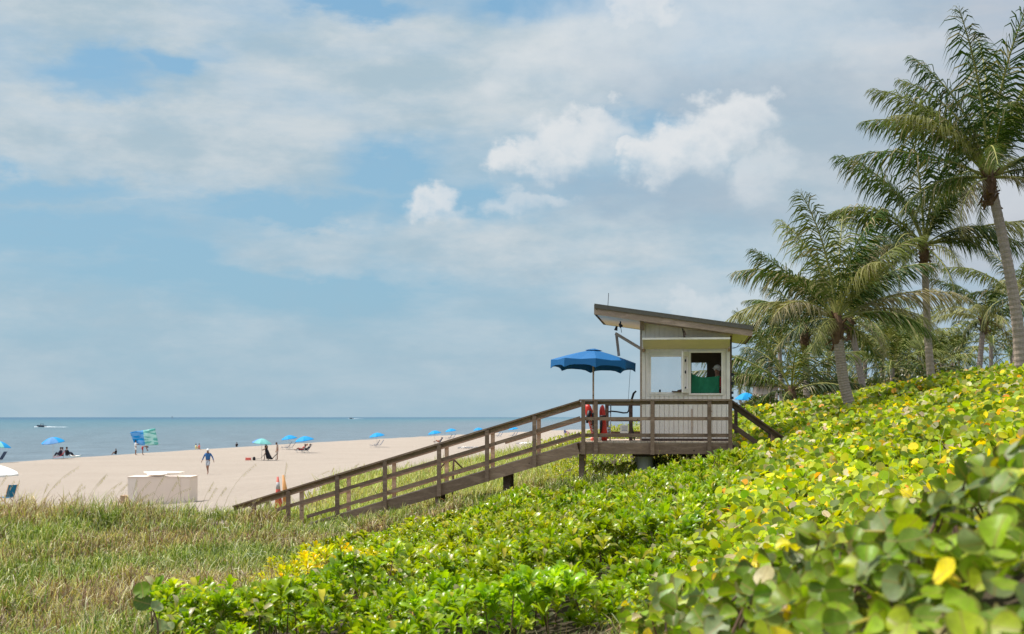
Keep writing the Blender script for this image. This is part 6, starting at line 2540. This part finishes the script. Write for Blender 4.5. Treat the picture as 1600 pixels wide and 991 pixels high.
def grape_params(X, Y, n, seed, pal, w, up=0.55):
    tilt = np.abs(rng.normal(0.85, 0.38, n))
    az = rng.uniform(0, 6.28, n)
    # leaves turn their faces up and a little towards the light and the open side
    nrm = np.stack([np.sin(tilt) * np.cos(az) - 0.12, np.sin(tilt) * np.sin(az) - 0.30, np.cos(tilt) + 0.05], 1)
    rot = rot_from(nrm, rng.uniform(0, 6.28, n))
    tint = pick(pal, w, n)
    patch = fbm(X / 2.3, Y / 2.3, seed)
    tint = tint * np.clip(0.5 + 0.95 * patch, 0.45, 1.35)[:, None]
    return rot, tint


def near_leaf(X, Y):
    return Y < 12.5


gp = candidates(0, 0, 30, 12.5, 62, lambda Y: 225 if Y < 40 else 125)
zz = zone(gp[:, 0], gp[:, 1])
gp = gp[zz == 3]
X, Y = gp[:, 0], gp[:, 1]
depth = np.minimum(rng.exponential(0.09, len(X)), 0.40)
Z = ground(X, Y) + HP + bump_h(X, Y, 'grape') - depth
ok = ~in_build(X, Y, Z + 0.08)
X, Y, Z, depth = X[ok], Y[ok], Z[ok], depth[ok]
gap = (vnoise(X / 0.6, Y / 0.6, 66) < 0.27) & (depth < 0.16)
X, Y, Z, depth = X[~gap], Y[~gap], Z[~gap], depth[~gap]
rot, tint = grape_params(X, Y, len(X), 101, PAL_G, PW_G)
# greener and darker on the crest towards the palms
far = sstep((Y - 36) / 8)[:, None]
tint = tint * (1 - far * 0.10)
size = rng.uniform(0.08, 0.145, len(X)) * (1 + 0.006 * (Y - 12))
print('grape mid', len(X))
groot = thing('sea_grape_thicket', 'yellow and green round leaved sea grape thicket covering the dune slope up to the palms', 'sea grape', (8, 28, g1(8, 28)))
# the largest leaves in the picture are leaves of their own
u_, v_ = project(X, Y, Z)
vis = (u_ > 0) & (u_ < 1600) & (v_ < 991) & (depth < 0.05)
rank = np.where(vis, size / Y, 0)
big = np.argsort(-rank)[:300]
isbig = np.zeros(len(X), bool)
isbig[big] = True
m_ = ~isbig
o = scatter('foliage', RV, RF, M['leaf_far'], np.stack([X, Y, Z], 1)[m_], rot[m_], size[m_], tint[m_], RL, parent=groot)
o['kind'] = 'stuff'
mb = MB()
ii = rng.choice(len(X), 900, replace=False)
for i in ii:
    p = Vector((X[i], Y[i], Z[i]))
    q = p + Vector((rng.normal(0, 0.18), rng.normal(0, 0.18), -rng.uniform(0.25, 0.45)))
    mb.tube([q, p + Vector((0, 0, rng.uniform(-0.02, 0.08)))], [0.010, 0.005], 4, cap=False)
s_ = mb.build('stems', M['twig'], groot)
s_['kind'] = 'stuff'


def leaf_mesh(k, variant, col):
    vs, fs, luv = leaf_hi(variant)
    me = bpy.data.meshes.new('leaf')
    me.from_pydata(vs, [], fs)
    a2 = me.attributes.new('luv', 'FLOAT_VECTOR', 'POINT')
    a2.data.foreach_set('vector', np.array(luv, np.float32).ravel())
    at_ = me.attributes.new('tint', 'FLOAT_COLOR', 'POINT')
    at_.data.foreach_set('color', np.array([(*col, 1)] * len(vs), np.float32).ravel())
    me.materials.append(M['leaf_near'])
    me.polygons.foreach_set('use_smooth', [True] * len(me.polygons))
    me.update()
    return me


def leaf_hi(variant=0, n=16):
    r_ = random.Random(variant * 7 + 1)
    cup = r_.uniform(0.05, 0.55)
    curl = r_.uniform(-0.3, 0.4)
    wv = r_.uniform(0.0, 0.035)
    asp = r_.uniform(0.95, 1.15)
    vs, luv = [], []
    rings = (0.0, 0.55, 1.0)
    for r in rings[1:]:
        for i in range(n):
            a = 2 * math.pi * (i + 0.5) / n - math.pi / 2
            x, y = 0.53 * asp * r * math.cos(a), 0.5 + 0.5 * r * math.sin(a)
            if r == 1.0 and i in (0, n - 1):
                y -= 0.06
            if r == 1.0:
                x *= 1 + 0.02 * math.sin(5 * a)
            z = cup * x * x * 1.9 + curl * (y - 0.3) ** 2 + wv * math.sin(4 * a + variant) * r
            vs.append((x, y, z))
            luv.append((x, y, 0))
    vs.append((0, 0.5, curl * 0.04))
    luv.append((0, 0.5, 0))
    vs.append((0, 0.03, curl * 0.05))
    luv.append((0, 0.03, 0))
    c = 2 * n
    fs = [(c, i, (i + 1) % n) for i in range(n - 1)] + [(c, n - 1, 0)]
    fs += [(i, n + i, n + (i + 1) % n, (i + 1) % n) for i in range(n - 1)]
    fs += [(n - 1, 2 * n - 1, c + 1), (n - 1, c + 1, 0), (0, c + 1, n)]
    # stalk
    b = len(vs)
    for (x, y, z) in ((-0.018, 0.05, -0.004), (0.018, 0.05, -0.004), (0, 0.05, 0.02), (-0.014, -0.16, -0.05), (0.014, -0.16, -0.05), (0, -0.16, -0.02)):
        vs.append((x, y, z))
        luv.append((0, 0.0, 0))
    fs += [(b, b + 1, b + 4, b + 3), (b + 1, b + 2, b + 5, b + 4), (b + 2, b, b + 3, b + 5)]
    return vs, fs, luv


LEAFCOL = [((0.25, 0.38, 0.010), 4.0), ((0.15, 0.25, 0.010), 3.4), ((0.38, 0.46, 0.012), 2.2), ((0.25, 0.32, 0.13), 2.4), ((0.09, 0.15, 0.02), 1.6), ((0.85, 0.68, 0.010), 0.75), ((0.45, 0.38, 0.18), 0.5)]
variants = []
for ci, (c, w) in enumerate(LEAFCOL):
    for k in range(4):
        g = random.uniform(0.85, 1.18)
        variants.append((leaf_mesh(0, ci * 4 + k, tuple(x * g for x in c)), w))
vw = np.array([w for _, w in variants])
vw /= vw.sum()
nearvar = list(range(len(variants)))


def place_leaves(idx, X, Y, Z, rot, size, root, tint=None):
    off = worldloc(root)
    for i in idx:
        if tint is None:
            vi = rng.choice(len(variants), p=vw)
        else:
            vi = int(np.argmin([np.abs(np.array(LEAFCOL[j // 4][0]) * 1.0 - tint[i]).sum() + 0.02 * rng.random() for j in nearvar]))
        o = bpy.data.objects.new('leaf', variants[vi][0])
        coll.objects.link(o)
        o.parent = root
        Mx = Matrix([list(r) for r in rot[i]]).to_4x4() @ Matrix.Diagonal((size[i], size[i], size[i], 1))
        Mx.translation = Vector((X[i], Y[i], Z[i])) - off
        o.matrix_local = Mx


place_leaves(big, X, Y, Z, rot, size, groot, tint)

# near thickets: the out of focus leaves at the lower right, two bushes with a gap between
def near_thicket(label, test, dens, seed, hadd, loc, smin, smax, zfn=None):
    gp = candidates(0, 0.2, 7.5, 3.4, 12.8, lambda Y: dens)
    zz = zone(gp[:, 0], gp[:, 1])
    X, Y = gp[:, 0], gp[:, 1]
    ok = ((zz == 3) | (zz == 4) & (X > 0.9)) & test(X, Y)
    X, Y = X[ok], Y[ok]
    depth = np.minimum(rng.exponential(0.18, len(X)), 0.6)
    bp_ = 0.34 * (fbm(X / 0.9, Y / 0.9, seed, 2) - 0.5) + 0.20 * (vnoise(X / 0.35, Y / 0.35, seed + 4) - 0.5)
    Z = ground(X, Y) + HP + hadd(X, Y) + bp_ - depth
    gap = vnoise(X / 0.45, Y / 0.45, seed + 9) < 0.25
    keep = ~(gap & (depth < 0.3))
    X, Y, Z, depth = X[keep], Y[keep], Z[keep], depth[keep]
    n = len(X)
    rot, tint = grape_params(X, Y, n, seed, [c for c, w in LEAFCOL], [w for c, w in LEAFCOL])
    size = rng.uniform(smin, smax, n) * 0.84
    root = thing('sea_grape_bush', label, 'sea grape', loc)
    u_, v_ = project(X, Y, Z)
    vis = (u_ > -30) & (u_ < 1630) & (v_ < 1010) & (depth < 0.22)
    rank = np.where(vis, size / Y, 0)
    big = np.argsort(-rank)[:min(298, int(vis.sum()))]
    isb = np.zeros(n, bool)
    isb[big] = True
    m_ = ~isb
    hv, hf, hl = leaf_hi(3, 12)
    o = scatter('foliage', hv, hf, M['leaf_near'], np.stack([X, Y, Z], 1)[m_], rot[m_], size[m_], tint[m_], hl, parent=root)
    o['kind'] = 'stuff'
    place_leaves(big, X, Y, Z, rot, size, root)
    mb = MB()
    for i in rng.choice(n, min(n, 260), replace=False):
        p = Vector((X[i], Y[i], Z[i]))
        q = p + Vector((rng.normal(0, 0.16), rng.normal(0, 0.16), -rng.uniform(0.3, 0.6)))
        mid = p.lerp(q, 0.5) + Vector((rng.normal(0, 0.04), rng.normal(0, 0.04), 0))
        mb.tube([q, mid, p], [0.013, 0.009, 0.005], 5, cap=False)
    s_ = mb.build('stems', M['twig'], root)
    s_['kind'] = 'stuff'
    print(label, n)
    return root


near_thicket('closest sea grape bush with large out of focus leaves at the lower right corner', lambda X, Y: (Y < 8.6) & (Y > 3.9) & (X > 0.75), 270, 201, lambda X, Y: 0.0 * X - 0.06, (1.9, 6.4, 2.9), 0.085, 0.145)
near_thicket('sea grape bush with grey green and yellow leaves just behind the nearest blurred one', lambda X, Y: (Y >= 8.6), 250, 211, lambda X, Y: 0.0 * X, (2.8, 10.6, 3.0), 0.08, 0.14)
# a lone sprig at the lower left
sx_, sy_ = (240 - 800) / FOC * 13.6, 13.6
sz_ = EYE - (950 - 652) / FOC * 13.6
sprig = thing('sea_grape_sprig', 'lone sea grape sprig of five leaves standing in the dry grass at the lower left', 'plant', (sx_, sy_, sz_ - 0.25))
for k, (dx, dz, s_, nx, ci) in enumerate(((-0.10, 0.10, 0.16, (-.3, -.8, .5), 5), (-0.03, 0.03, 0.17, (.1, -.9, .3), 16), (0.06, 0.04, 0.12, (.4, -.6, .6), 13), (0.05, -0.12, 0.12, (.3, -.8, .4), 13), (0.10, -0.16, 0.10, (0, -.7, .7), 14))):
    o = bpy.data.objects.new('leaf', variants[ci][0])
    coll.objects.link(o)
    o.parent = sprig
    rr_ = rot_from(np.array([nx], float), np.array([0.4 + k * 0.9]))[0]
    Mx = Matrix([list(r) for r in rr_]).to_4x4() @ Matrix.Diagonal((s_, s_, s_, 1))
    Mx.translation = Vector((dx, 0.02 * k, dz + 0.25))
    o.matrix_local = Mx
mb = MB()
mb.tube([(sx_ + 0.05, sy_, sz_ - 0.5), (sx_ + 0.04, sy_, sz_ - 0.15), (sx_ - 0.03, sy_ + 0.01, sz_ + 0.05)], [0.012, 0.01, 0.006], 6)
mb.build('stem', M['twig'], sprig)

# ------------------------------------------------------------------ palms
def frond_mesh(rs, L, e0, droop, az=None, nleaf=58, leafL=0.85, lw=0.026, tint=(0.10, 0.15, 0.03), dry=0.0, wind=0.35, seg=3, keel=0.5, twist=0.0):
    """a coconut frond growing from the origin along +X; e0 start elevation, droop total bend (radians)"""
    n = 14
    pts, tang = [], []
    p = Vector((0, 0, 0))
    side = rs.uniform(-0.25, 0.25)
    for i in range(n + 1):
        t = i / n
        e = e0 - droop * (t ** 1.35)
        yaw = side * t
        d = Vector((math.cos(e) * math.cos(yaw), math.cos(e) * math.sin(yaw), math.sin(e)))
        pts.append(p.copy())
        tang.append(d)
        p += d * (L / n)
    vs, fs, cs = [], [], []
    mb = MB()
    wv = Vector((math.cos(-az), math.sin(-az), 0)) * wind if az is not None else Vector((0, 0, 0))
    rc = (0.34, 0.33, 0.10) if dry < 0.5 else (0.35, 0.26, 0.14)
    mb.tube(pts, [0.042 * (L / 4) * (1 - 0.85 * i / n) + 0.004 for i in range(n + 1)], 5, cap=False, col=rc)
    for i in range(nleaf):
        t = 0.14 + 0.86 * i / (nleaf - 1)
        f = t * n
        k = min(int(f), n - 1)
        base = pts[k].lerp(pts[k + 1], f - k)
        T = tang[k].lerp(tang[min(k + 1, n)], f - k).normalized()
        S = T.cross(Vector((0, 0, 1)))
        S = S.normalized() if S.length > 0.05 else Vector((0, 1, 0))
        U = S.cross(T).normalized()
        if twist:
            S, U = S * math.cos(twist) + U * math.sin(twist), U * math.cos(twist) - S * math.sin(twist)
        ll = leafL * (math.sin(math.pi * (0.12 + 0.84 * (t - 0.14) / 0.86)) ** 0.6) * rs.uniform(0.8, 1.12)
        for sg in (-1, 1):
            if rs.random() < 0.09 + dry * 0.25:
                continue
            sweep = 0.72 + 0.45 * t + rs.uniform(-0.14, 0.14)
            d = (S * sg * math.cos(sweep) + T * math.sin(sweep) + U * keel * rs.uniform(0.3, 0.8)).normalized()
            q = base.copy()
            jit = Vector((rs.uniform(-.3, .3), rs.uniform(-.3, .3), rs.uniform(-.3, .22)))
            g = tint
            j = rs.uniform(0.75, 1.25)
            if rs.random() < 0.10 + dry:
                g = (0.30, 0.25, 0.13)
            col = tuple(x * j for x in g)
            prev = None
            wid = T * lw * (0.5 + ll)
            vv = []
            for s_ in range(seg + 1):
                u = s_ / seg
                w_ = wid * (1 - u ** 2) * (0.5 if s_ == 0 else 1)
                vv.append(q - w_ * 0.5)
                if s_ < seg:
                    vv.append(q + w_ * 0.5)
                dd = (d + wv * (0.3 + 0.6 * u) + jit + Vector((0, 0, -1)) * (0.25 + 1.9 * u) * (0.5 + 0.6 * ll) + Vector((wind, 0, 0)) * 0.0).normalized()
                q = q + dd * (ll / seg)
            ff = [(2 * m, 2 * m + 1, 2 * m + 3, 2 * m + 2) for m in range(seg - 1)] + [(2 * seg - 2, 2 * seg - 1, 2 * seg)]
            mb.add(vv, ff, col)
    return mb


def mb_mesh(mb, name, mats):
    me = bpy.data.meshes.new(name)
    me.from_pydata([tuple(v) for v in mb.v], [], mb.f)
    at_ = me.attributes.new('tint', 'FLOAT_COLOR', 'POINT')
    at_.data.foreach_set('color', np.array([(*c, 1) for c in mb.c], np.float32).ravel())
    for m in mats:
        me.materials.append(m)
    me.polygons.foreach_set('use_smooth', [True] * len(me.polygons))
    me.update()
    return me


PT = [(0.045, 0.085, 0.010), (0.07, 0.11, 0.014), (0.12, 0.145, 0.025), (0.028, 0.052, 0.010), (0.20, 0.20, 0.06)]


def add_frond(root, crown, az, me):
    o = bpy.data.objects.new('frond', me)
    coll.objects.link(o)
    o.parent = root
    o.location = crown - worldloc(root)
    o.rotation_euler = (0, 0, az)
    return o


def trunk(root, pts, r0, r1, mat='bark', rings=40):
    P_ = [Vector(p) for p in pts]
    # smooth curve through the points
    path, rad = [], []
    n = rings * 2
    for i in range(n + 1):
        t = i / n * (len(P_) - 1)
        k = min(int(t), len(P_) - 2)
        f = t - k
        p0, p1, p2, p3 = P_[max(k - 1, 0)], P_[k], P_[k + 1], P_[min(k + 2, len(P_) - 1)]
        q = 0.5 * ((2 * p1) + (p2 - p0) * f + (2 * p0 - 5 * p1 + 4 * p2 - p3) * f * f + (3 * p1 - p0 - 3 * p2 + p3) * f ** 3)
        path.append(q)
        rr = r0 + (r1 - r0) * (i / n) ** 0.6
        rad.append(rr * (1.0 + 0.035 * ((i % 2) * 2 - 1)) * (1.0 + 0.5 * max(0, 0.04 - i / n) / 0.04))
    mb = MB()
    mb.tube(path, rad, 12)
    return mb.build('trunk', M[mat], root, smooth=False)


def boots(root, c, r, h, n=34, seed=1):
    """fibre and old leaf bases below the crown"""
    rs = random.Random(seed)
    mb = MB()
    mb.tube([c - Vector((0, 0, h)), c - Vector((0, 0, h * .5)), c, c + Vector((0, 0, h * 0.5))], [r * 0.9, r * 1.25, r * 1.35, r * 0.6], 10)
    for i in range(n):
        a = rs.uniform(0, 6.28)
        z = rs.uniform(-h, h * 0.3)
        b = c + Vector((math.cos(a) * r, math.sin(a) * r, z))
        o_ = Vector((math.cos(a), math.sin(a), 0))
        L = rs.uniform(0.2, 0.45) * h / 0.8
        mb.beam(b, b + o_ * L * rs.uniform(0.3, 0.8) + Vector((0, 0, L * rs.uniform(-0.9, 0.9))), rs.uniform(0.04, 0.09), 0.03)
    return mb.build('leaf_bases', M['boots'], root)


def palm(label, base_px, base_py, crown_px, crown_py, Y, L, nf, seed, fronds=None, r0=0.19, r1=0.13, curve=0.0, mid=None, group=None, lod=1.0, share=None, low=-0.9, leafL=1.15, name='coconut_palm', nuts=False, crownY=0.0):
    rs = random.Random(seed)
    b = at(base_px, base_py, Y)
    b.z = min(g1(b.x, b.y) - 0.1, b.z)
    c = at(crown_px, crown_py, Y + crownY)
    root = thing(name, label, 'palm tree', b, 0, group)
    pts = [b, b.lerp(c, 0.33) + Vector((curve, 0, 0)), b.lerp(c, 0.66) + Vector((curve * 0.8, 0, 0)), c]
    trunk(root, pts, r0, r1, rings=int(34 * lod) + 6)
    if lod > 0.6:
        boots(root, c - Vector((0, 0, 0.1)), r1 * 1.1, 0.75 * L / 4, seed=seed)
    spec = list(fronds or [])
    for i in range(nf):
        a = i * 2.399 + rs.uniform(-0.3, 0.3)
        q = (i + 0.5) / nf
        e0 = R(82) - q * R(100) + rs.uniform(-0.12, 0.12)
        spec.append((a, e0, R(58) + q * R(38) + rs.uniform(-.2, .2), L * rs.uniform(0.75, 1.02) * (0.72 + 0.4 * math.sin(math.pi * min(1, q + 0.15))), 0.0 if q < 0.75 else rs.choice([0, 0.15, 0.5])))
    for k, (a, e0, dr, LL, dry) in enumerate(spec):
        t_ = rs.choice(PT)
        if dry >= 0.5:
            t_ = (0.24, 0.20, 0.12)
        if share is not None and k >= len(fronds or []):
            me = share[k % len(share)]
            add_frond(root, c, a, me)
            continue
        mb = frond_mesh(rs, LL, e0, dr, nleaf=int(96 * lod), leafL=leafL * LL / 4.2, tint=t_, dry=dry * 0.8, seg=3 if lod > 0.6 else 2, lw=0.032 / max(lod, 0.5) ** 0.8, az=a, keel=0.22 - 0.2 * max(0, -e0), twist=rs.uniform(-0.5, 0.5))
        add_frond(root, c, a, mb_mesh(mb, 'frond', [M['palm']]))
    if nuts:
        for k in range(5):
            mb = MB()
            a = k * 1.3
            q_ = c + Vector((math.cos(a) * 0.26, math.sin(a) * 0.26 - 0.08, -0.42 + 0.08 * (k % 2)))
            mb.ball(q_, 0.10, 0.10, 0.13, 10, 8)
            mb.build('coconut', M['nut'], root, smooth=True)
    return root


M['nut'] = plain('green_coconut', (0.16, 0.17, 0.03), 0.5, 0.15, 12, 0.1)
PI = math.pi
# azimuth 0 = to the right, PI = to the left, PI/2 = away, -PI/2 = towards the viewer
palm('tallest coconut palm with ringed leaning trunk at the right photo edge', 1597, 600, 1546, 278, 41, 3.7, 13, 3,
     [(PI + 0.05, R(48), R(62), 4.2, 0.0), (PI - 0.25, R(60), R(55), 4.4, 0.0), (PI + 0.15, R(22), R(40), 4.3, 0.15), (PI - 0.3, R(75), R(40), 4.3, 0), (-2.3, R(80), R(42), 5.0, 0), (-1.2, R(83), R(34), 5.2, 0), (1.3, R(84), R(40), 4.9, 0),
      (-0.2, R(76), R(42), 5.0, 0), (0.25, R(62), R(45), 4.6, 0), (0.1, R(30), R(55), 4.4, 0), (0.0, R(2), R(60), 4.2, 0), (PI, R(5), R(70), 3.0, 0.1), (PI * 0.8, R(70), R(50), 4.2, 0)],
     r0=0.20, r1=0.135, curve=0.16)
palm('coconut palm with drooping dry fronds, second from the right edge', 1458, 610, 1444, 384, 48, 3.3, 13, 5,
     [(PI + 0.1, R(48), R(75), 3.6, 0.0), (PI - 0.2, R(70), R(60), 4.4, 0.0), (-2.2, R(84), R(42), 4.7, 0), (-0.9, R(82), R(46), 4.6, 0), (0.1, R(66), R(58), 4.6, 0), (0.0, R(22), R(28), 4.4, 0.0), (0.15, R(14), R(38), 4.2, 0.0),
      (PI + 0.1, R(8), R(80), 3.0, 0.5), (PI, R(-20), R(60), 2.8, 0.5), (-1.2, R(-30), R(50), 2.8, 0.0)],
     r0=0.155, r1=0.11, curve=-0.05, leafL=1.25)
palm('shaggy coconut palm leaning over the hut side with wide arching fronds', 1336, 645, 1308, 500, 42, 3.3, 9, 8,
     [(PI + 0.1, R(46), R(22), 3.3, 0.0), (PI + 0.2, R(20), R(66), 2.9, 0.15), (-2.5, R(80), R(36), 4.0, 0.0), (-1.1, R(80), R(52), 3.7, 0.0), (1.2, R(82), R(44), 3.7, 0.0), (0.3, R(62), R(50), 3.9, 0.0), (-0.5, R(52), R(62), 3.4, 0.0),
      (-0.1, R(30), R(52), 3.9, 0.5), (0.2, R(20), R(58), 3.6, 0.15), (PI - 0.3, R(55), R(75), 3.6, 0.3), (-2.6, R(30), R(80), 3.0, 0.5), (PI * 0.7, R(70), R(40), 4.0, 0)],
     r0=0.19, r1=0.145, curve=-0.12, leafL=1.25)
palm('slim palm trunk behind the shaggy leaning palm', 1356, 615, 1328, 500, 60, 4.0, 14, 12, None, r0=0.17, r1=0.12, lod=0.7)
palm('mid distance coconut palm with orange fibre right of the hut roof', 1262, 620, 1257, 520, 62, 3.6, 15, 14, None, r0=0.17, r1=0.14, lod=0.8)
palm('small mid distance coconut palm between the two tall trunks at the right', 1524, 600, 1537, 500, 68, 3.2, 15, 17, None, r0=0.16, r1=0.12, lod=0.8)
palm('palm crown half hidden behind the tallest trunk', 1586, 600, 1588, 468, 62, 3.6, 16, 19, None, r0=0.17, r1=0.12, lod=0.8)
palm('young trunkless palm with fronds fanning from the ground right of the hut', 1237, 640, 1236, 612, 55, 3.6, 9, 23,
     [(PI, R(42), R(55), 4.2, 0.0), (PI + 0.1, R(24), R(35), 4.2, 0.3), (0.0, R(70), R(40), 3.8, 0), (0.2, R(50), R(60), 3.6, 0), (PI * 0.9, R(68), R(30), 3.8, 0), (0.1, R(22), R(50), 3.2, 0.3)],
     r0=0.16, r1=0.14, lod=0.8, name='young_palm')
# distant palms share frond meshes
rs = random.Random(77)
share = []
for k in range(14):
    q = (k + 0.5) / 14
    mb = frond_mesh(rs, 3.4 * rs.uniform(0.85, 1.05), R(80) - q * R(105), R(60) + q * R(38), nleaf=40, leafL=0.9, tint=rs.choice(PT), dry=0.1 if q > 0.7 else 0, seg=2, lw=0.06, keel=0.4)
    share.append(mb_mesh(mb, 'frond', [M['palm']]))
farp = [(1184, 640, 1184, 588, 128), (1205, 630, 1203, 556, 88), (1160, 640, 1155, 606, 150), (1222, 620, 1218, 540, 80), (1290, 620, 1296, 560, 84), (1380, 620, 1378, 548, 80), (1402, 620, 1404, 556, 86), (1424, 620, 1420, 540, 92),
        (1438, 620, 1436, 533, 100), (1466, 620, 1472, 565, 88), (1500, 600, 1498, 560, 118), (1492, 600, 1488, 556, 130), (1550, 600, 1548, 535, 84), (1585, 600, 1580, 555, 100), (1390, 620, 1395, 575, 72), (1350, 620, 1352, 560, 78), (1448, 620, 1450, 580, 74)]
wherep = ['beyond the far blue umbrella right of the hut', 'just right of the hut eave', 'tiny above the far umbrella, beyond the second tower', 'rising behind the young palm', 'left of the shaggy palm trunk', 'right of the slim trunk, low', 'left of the dark tuft in the background belt',
          'under the dark tuft in the background belt', 'tallest of the background belt left of the second trunk', 'right of the second trunk, low', 'thin and far in the gap of sky', 'thinnest in the gap of sky, left one', 'behind the small palm between the tall trunks',
          'left of the tallest trunk base', 'lowest of the background belt', 'behind the slim trunk', 'against the second trunk base']
for i, (bx_, by_, cx_, cy_, Y_) in enumerate(farp):
    palm('distant palm ' + wherep[i], bx_, by_, cx_, cy_, Y_, 3.2, 16, 100 + i, None, r0=0.15, r1=0.11, lod=0.35, share=share, group='distant palms on the dune')

# undergrowth belt: mounded shrubs of small leaves and fan fronds
def thicket(label, px, py_top, px_w, Y, seed, pal, w, n=2600, leaf=(0.16, 0.34), name='dune_shrub', bot=None):
    c = at(px, py_top, Y)
    gz = g1(c.x, c.y)
    c.z += 12 / FOC * Y
    h = max(c.z - gz, 0.8)
    rx = px_w / 2 / FOC * Y
    root = thing(name, label, 'shrub', (c.x, c.y, gz))
    r_ = np.random.default_rng(seed)
    # several lobes
    P_ = []
    for k in range(9):
        lx, ly = r_.uniform(-0.7, 0.7) * rx, r_.uniform(-1.5, 1.5)
        lh = h * r_.uniform(0.6, 1.0) * (1 - 0.4 * abs(lx) / rx)
        lr = rx * r_.uniform(0.25, 0.5)
        m = n // 9
        d = r_.normal(0, 1, (m, 3))
        d /= np.linalg.norm(d, axis=1, keepdims=True)
        rr = r_.uniform(0.55, 1.05, (m, 1)) ** 0.6
        q = d * rr * np.array([lr, 1.4, lh * 0.5])
        q[:, 0] += lx
        q[:, 1] += ly
        q[:, 2] += lh * 0.5
        P_.append(q)
    P_ = np.concatenate(P_)
    P_ = P_[P_[:, 2] > 0]
    m = len(P_)
    pos = P_ + np.array([c.x, c.y, gz])
    nrm = r_.normal(0, 1, (m, 3)) + np.array([0, -0.2, 0.5])
    rot = rot_from(nrm, r_.uniform(0, 6.28, m))
    tint = pick(pal, w, m)
    L = r_.uniform(*leaf, m)
    o = scatter('crown', SV, SF, M['shrub'], pos, rot, np.stack([L * 0.9, L, L], 1), tint, parent=root)
    o['kind'] = 'stuff'
    mb = MB()
    for k in range(14):
        x, y = r_.uniform(-0.6, 0.6) * rx, r_.uniform(-1, 1)
        mb.tube([(c.x + x * 0.5, c.y + y * 0.5, gz - 0.2), (c.x + x * 0.8, c.y + y, gz + h * 0.4), (c.x + x, c.y + y, gz + h * 0.8)], [0.05, 0.035, 0.015], 5)
    mb.build('branches', M['twig'], root)
    return root


PAL_U = [(0.04, 0.065, 0.015), (0.075, 0.10, 0.022), (0.022, 0.038, 0.010), (0.20, 0.16, 0.09), (0.12, 0.14, 0.035)]
belt = [(1195, 618, 60, 78, 'brownish green shrub behind the young palm at the left of the belt'), (1250, 596, 90, 70, 'tall tangled shrub under the palm with orange fibre'), (1300, 590, 90, 66, 'dry looking shrub left of the shaggy palm trunk'),
        (1352, 592, 80, 70, 'dark shrub behind the slim trunk'), (1400, 575, 90, 76, 'tall green shrub in the middle of the background belt'), (1440, 562, 80, 84, 'bushy crown behind the second palm trunk'), (1475, 560, 70, 84, 'broad shrub right of the second palm trunk'),
        (1510, 572, 60, 90, 'low shrub fading towards the sky gap'), (1172, 632, 44, 105, 'small far shrub under the far blue umbrella'), (1335, 606, 120, 60, 'low shrub skirt behind the two leaning trunks'), (1425, 592, 120, 64, 'low shrub skirt at the foot of the second palm')]
for i, (px, pt_, w_, Y_, lab) in enumerate(belt):
    thicket(lab, px, pt_, w_, Y_, 300 + i, PAL_U, [3, 3, 2, 1.6, 1.5] if i % 2 == 0 else [2.4, 2.6, 2, 2.6, 1.2], n=2600, leaf=(0.2, 0.42))

# second tower far along the dune, its umbrella, and the pale roof behind the ridge
Y_ = 118.0
s = Y_ / FOC
X_ = (1192 - 800) * s
gz = g1(X_, Y_)
t2 = thing('distant_tower', 'far second lifeguard tower with flat dark roof behind the young palm', 'lifeguard hut', (X_, Y_, gz))
zr_ = EYE + (652 - 602) * s
mb = MB()
mb.obox((X_ + 0.3, Y_, zr_), (1.75, 0.1, -0.12), (0, 1.6, 0), (0, 0, 0.13))
mb.build('roof', M['roofing'], t2)
mb = MB()
mb.box(X_ - 0.7, X_ + 1.1, Y_ - 0.9, Y_ + 0.9, zr_ - 1.3, zr_ - 0.13)
mb.build('cabin', M['boxp'], t2)
for dx in (-0.35, 0.15, 0.9):
    mb = MB()
    mb.tube([(X_ + dx, Y_ - 0.8, gz - 0.2), (X_ + dx, Y_ - 0.8, zr_ - 1.3)], 0.11, 8)
    mb.build('post', M['concrete'], t2)
mb = MB()
mb.box(X_ - 1.3, X_ + 1.3, Y_ - 1.3, Y_ + 1.3, zr_ - 1.5, zr_ - 1.32)
mb.build('deck', M['wood_far'], t2)
rental(1166, 624.5, 1166, 640, 36, 'bright blue umbrella far off right of the hut corner beneath the palms', None, (R(4), R(3)), Yset=112.0, rise=0.55, n=6)
Y_ = 130.0
s = Y_ / FOC
zt = EYE + (652 - 578) * s
x0, x1 = (1505 - 800) * s, (1610 - 800) * s
gz = g1((x0 + x1) / 2, Y_)
bd = thing('beach_building', 'pale grey low roofed building behind the sea grape ridge at the right', 'building', ((x0 + x1) / 2, Y_, gz))
mb = MB()
mb.box(x0 + 0.3, x1 - 0.3, Y_, Y_ + 6, gz - 0.3, zt - 0.8)
mb.build('wall', M['boxw'], bd)
mb = MB()
mb.add([(x0, Y_ - 0.4, zt - 0.8), (x1, Y_ - 0.4, zt - 0.8), (x1, Y_ + 6.4, zt - 0.8), (x0, Y_ + 6.4, zt - 0.8), (x0 + 1.5, Y_ + 3, zt + 0.1), (x1 - 1.5, Y_ + 3, zt + 0.1)],
       [(0, 1, 5, 4), (2, 3, 4, 5), (0, 4, 3), (1, 2, 5), (0, 3, 2, 1)])
mb.build('roof', M['paper'], bd)
for k in range(4):
    mb = MB()
    xx_ = x0 + 1.0 + k * 1.4
    mb.box(xx_, xx_ + 0.7, Y_ - 0.03, Y_ + 0.01, zt - 2.2, zt - 1.2)
    mb.build('window', M['navycloth'], bd)
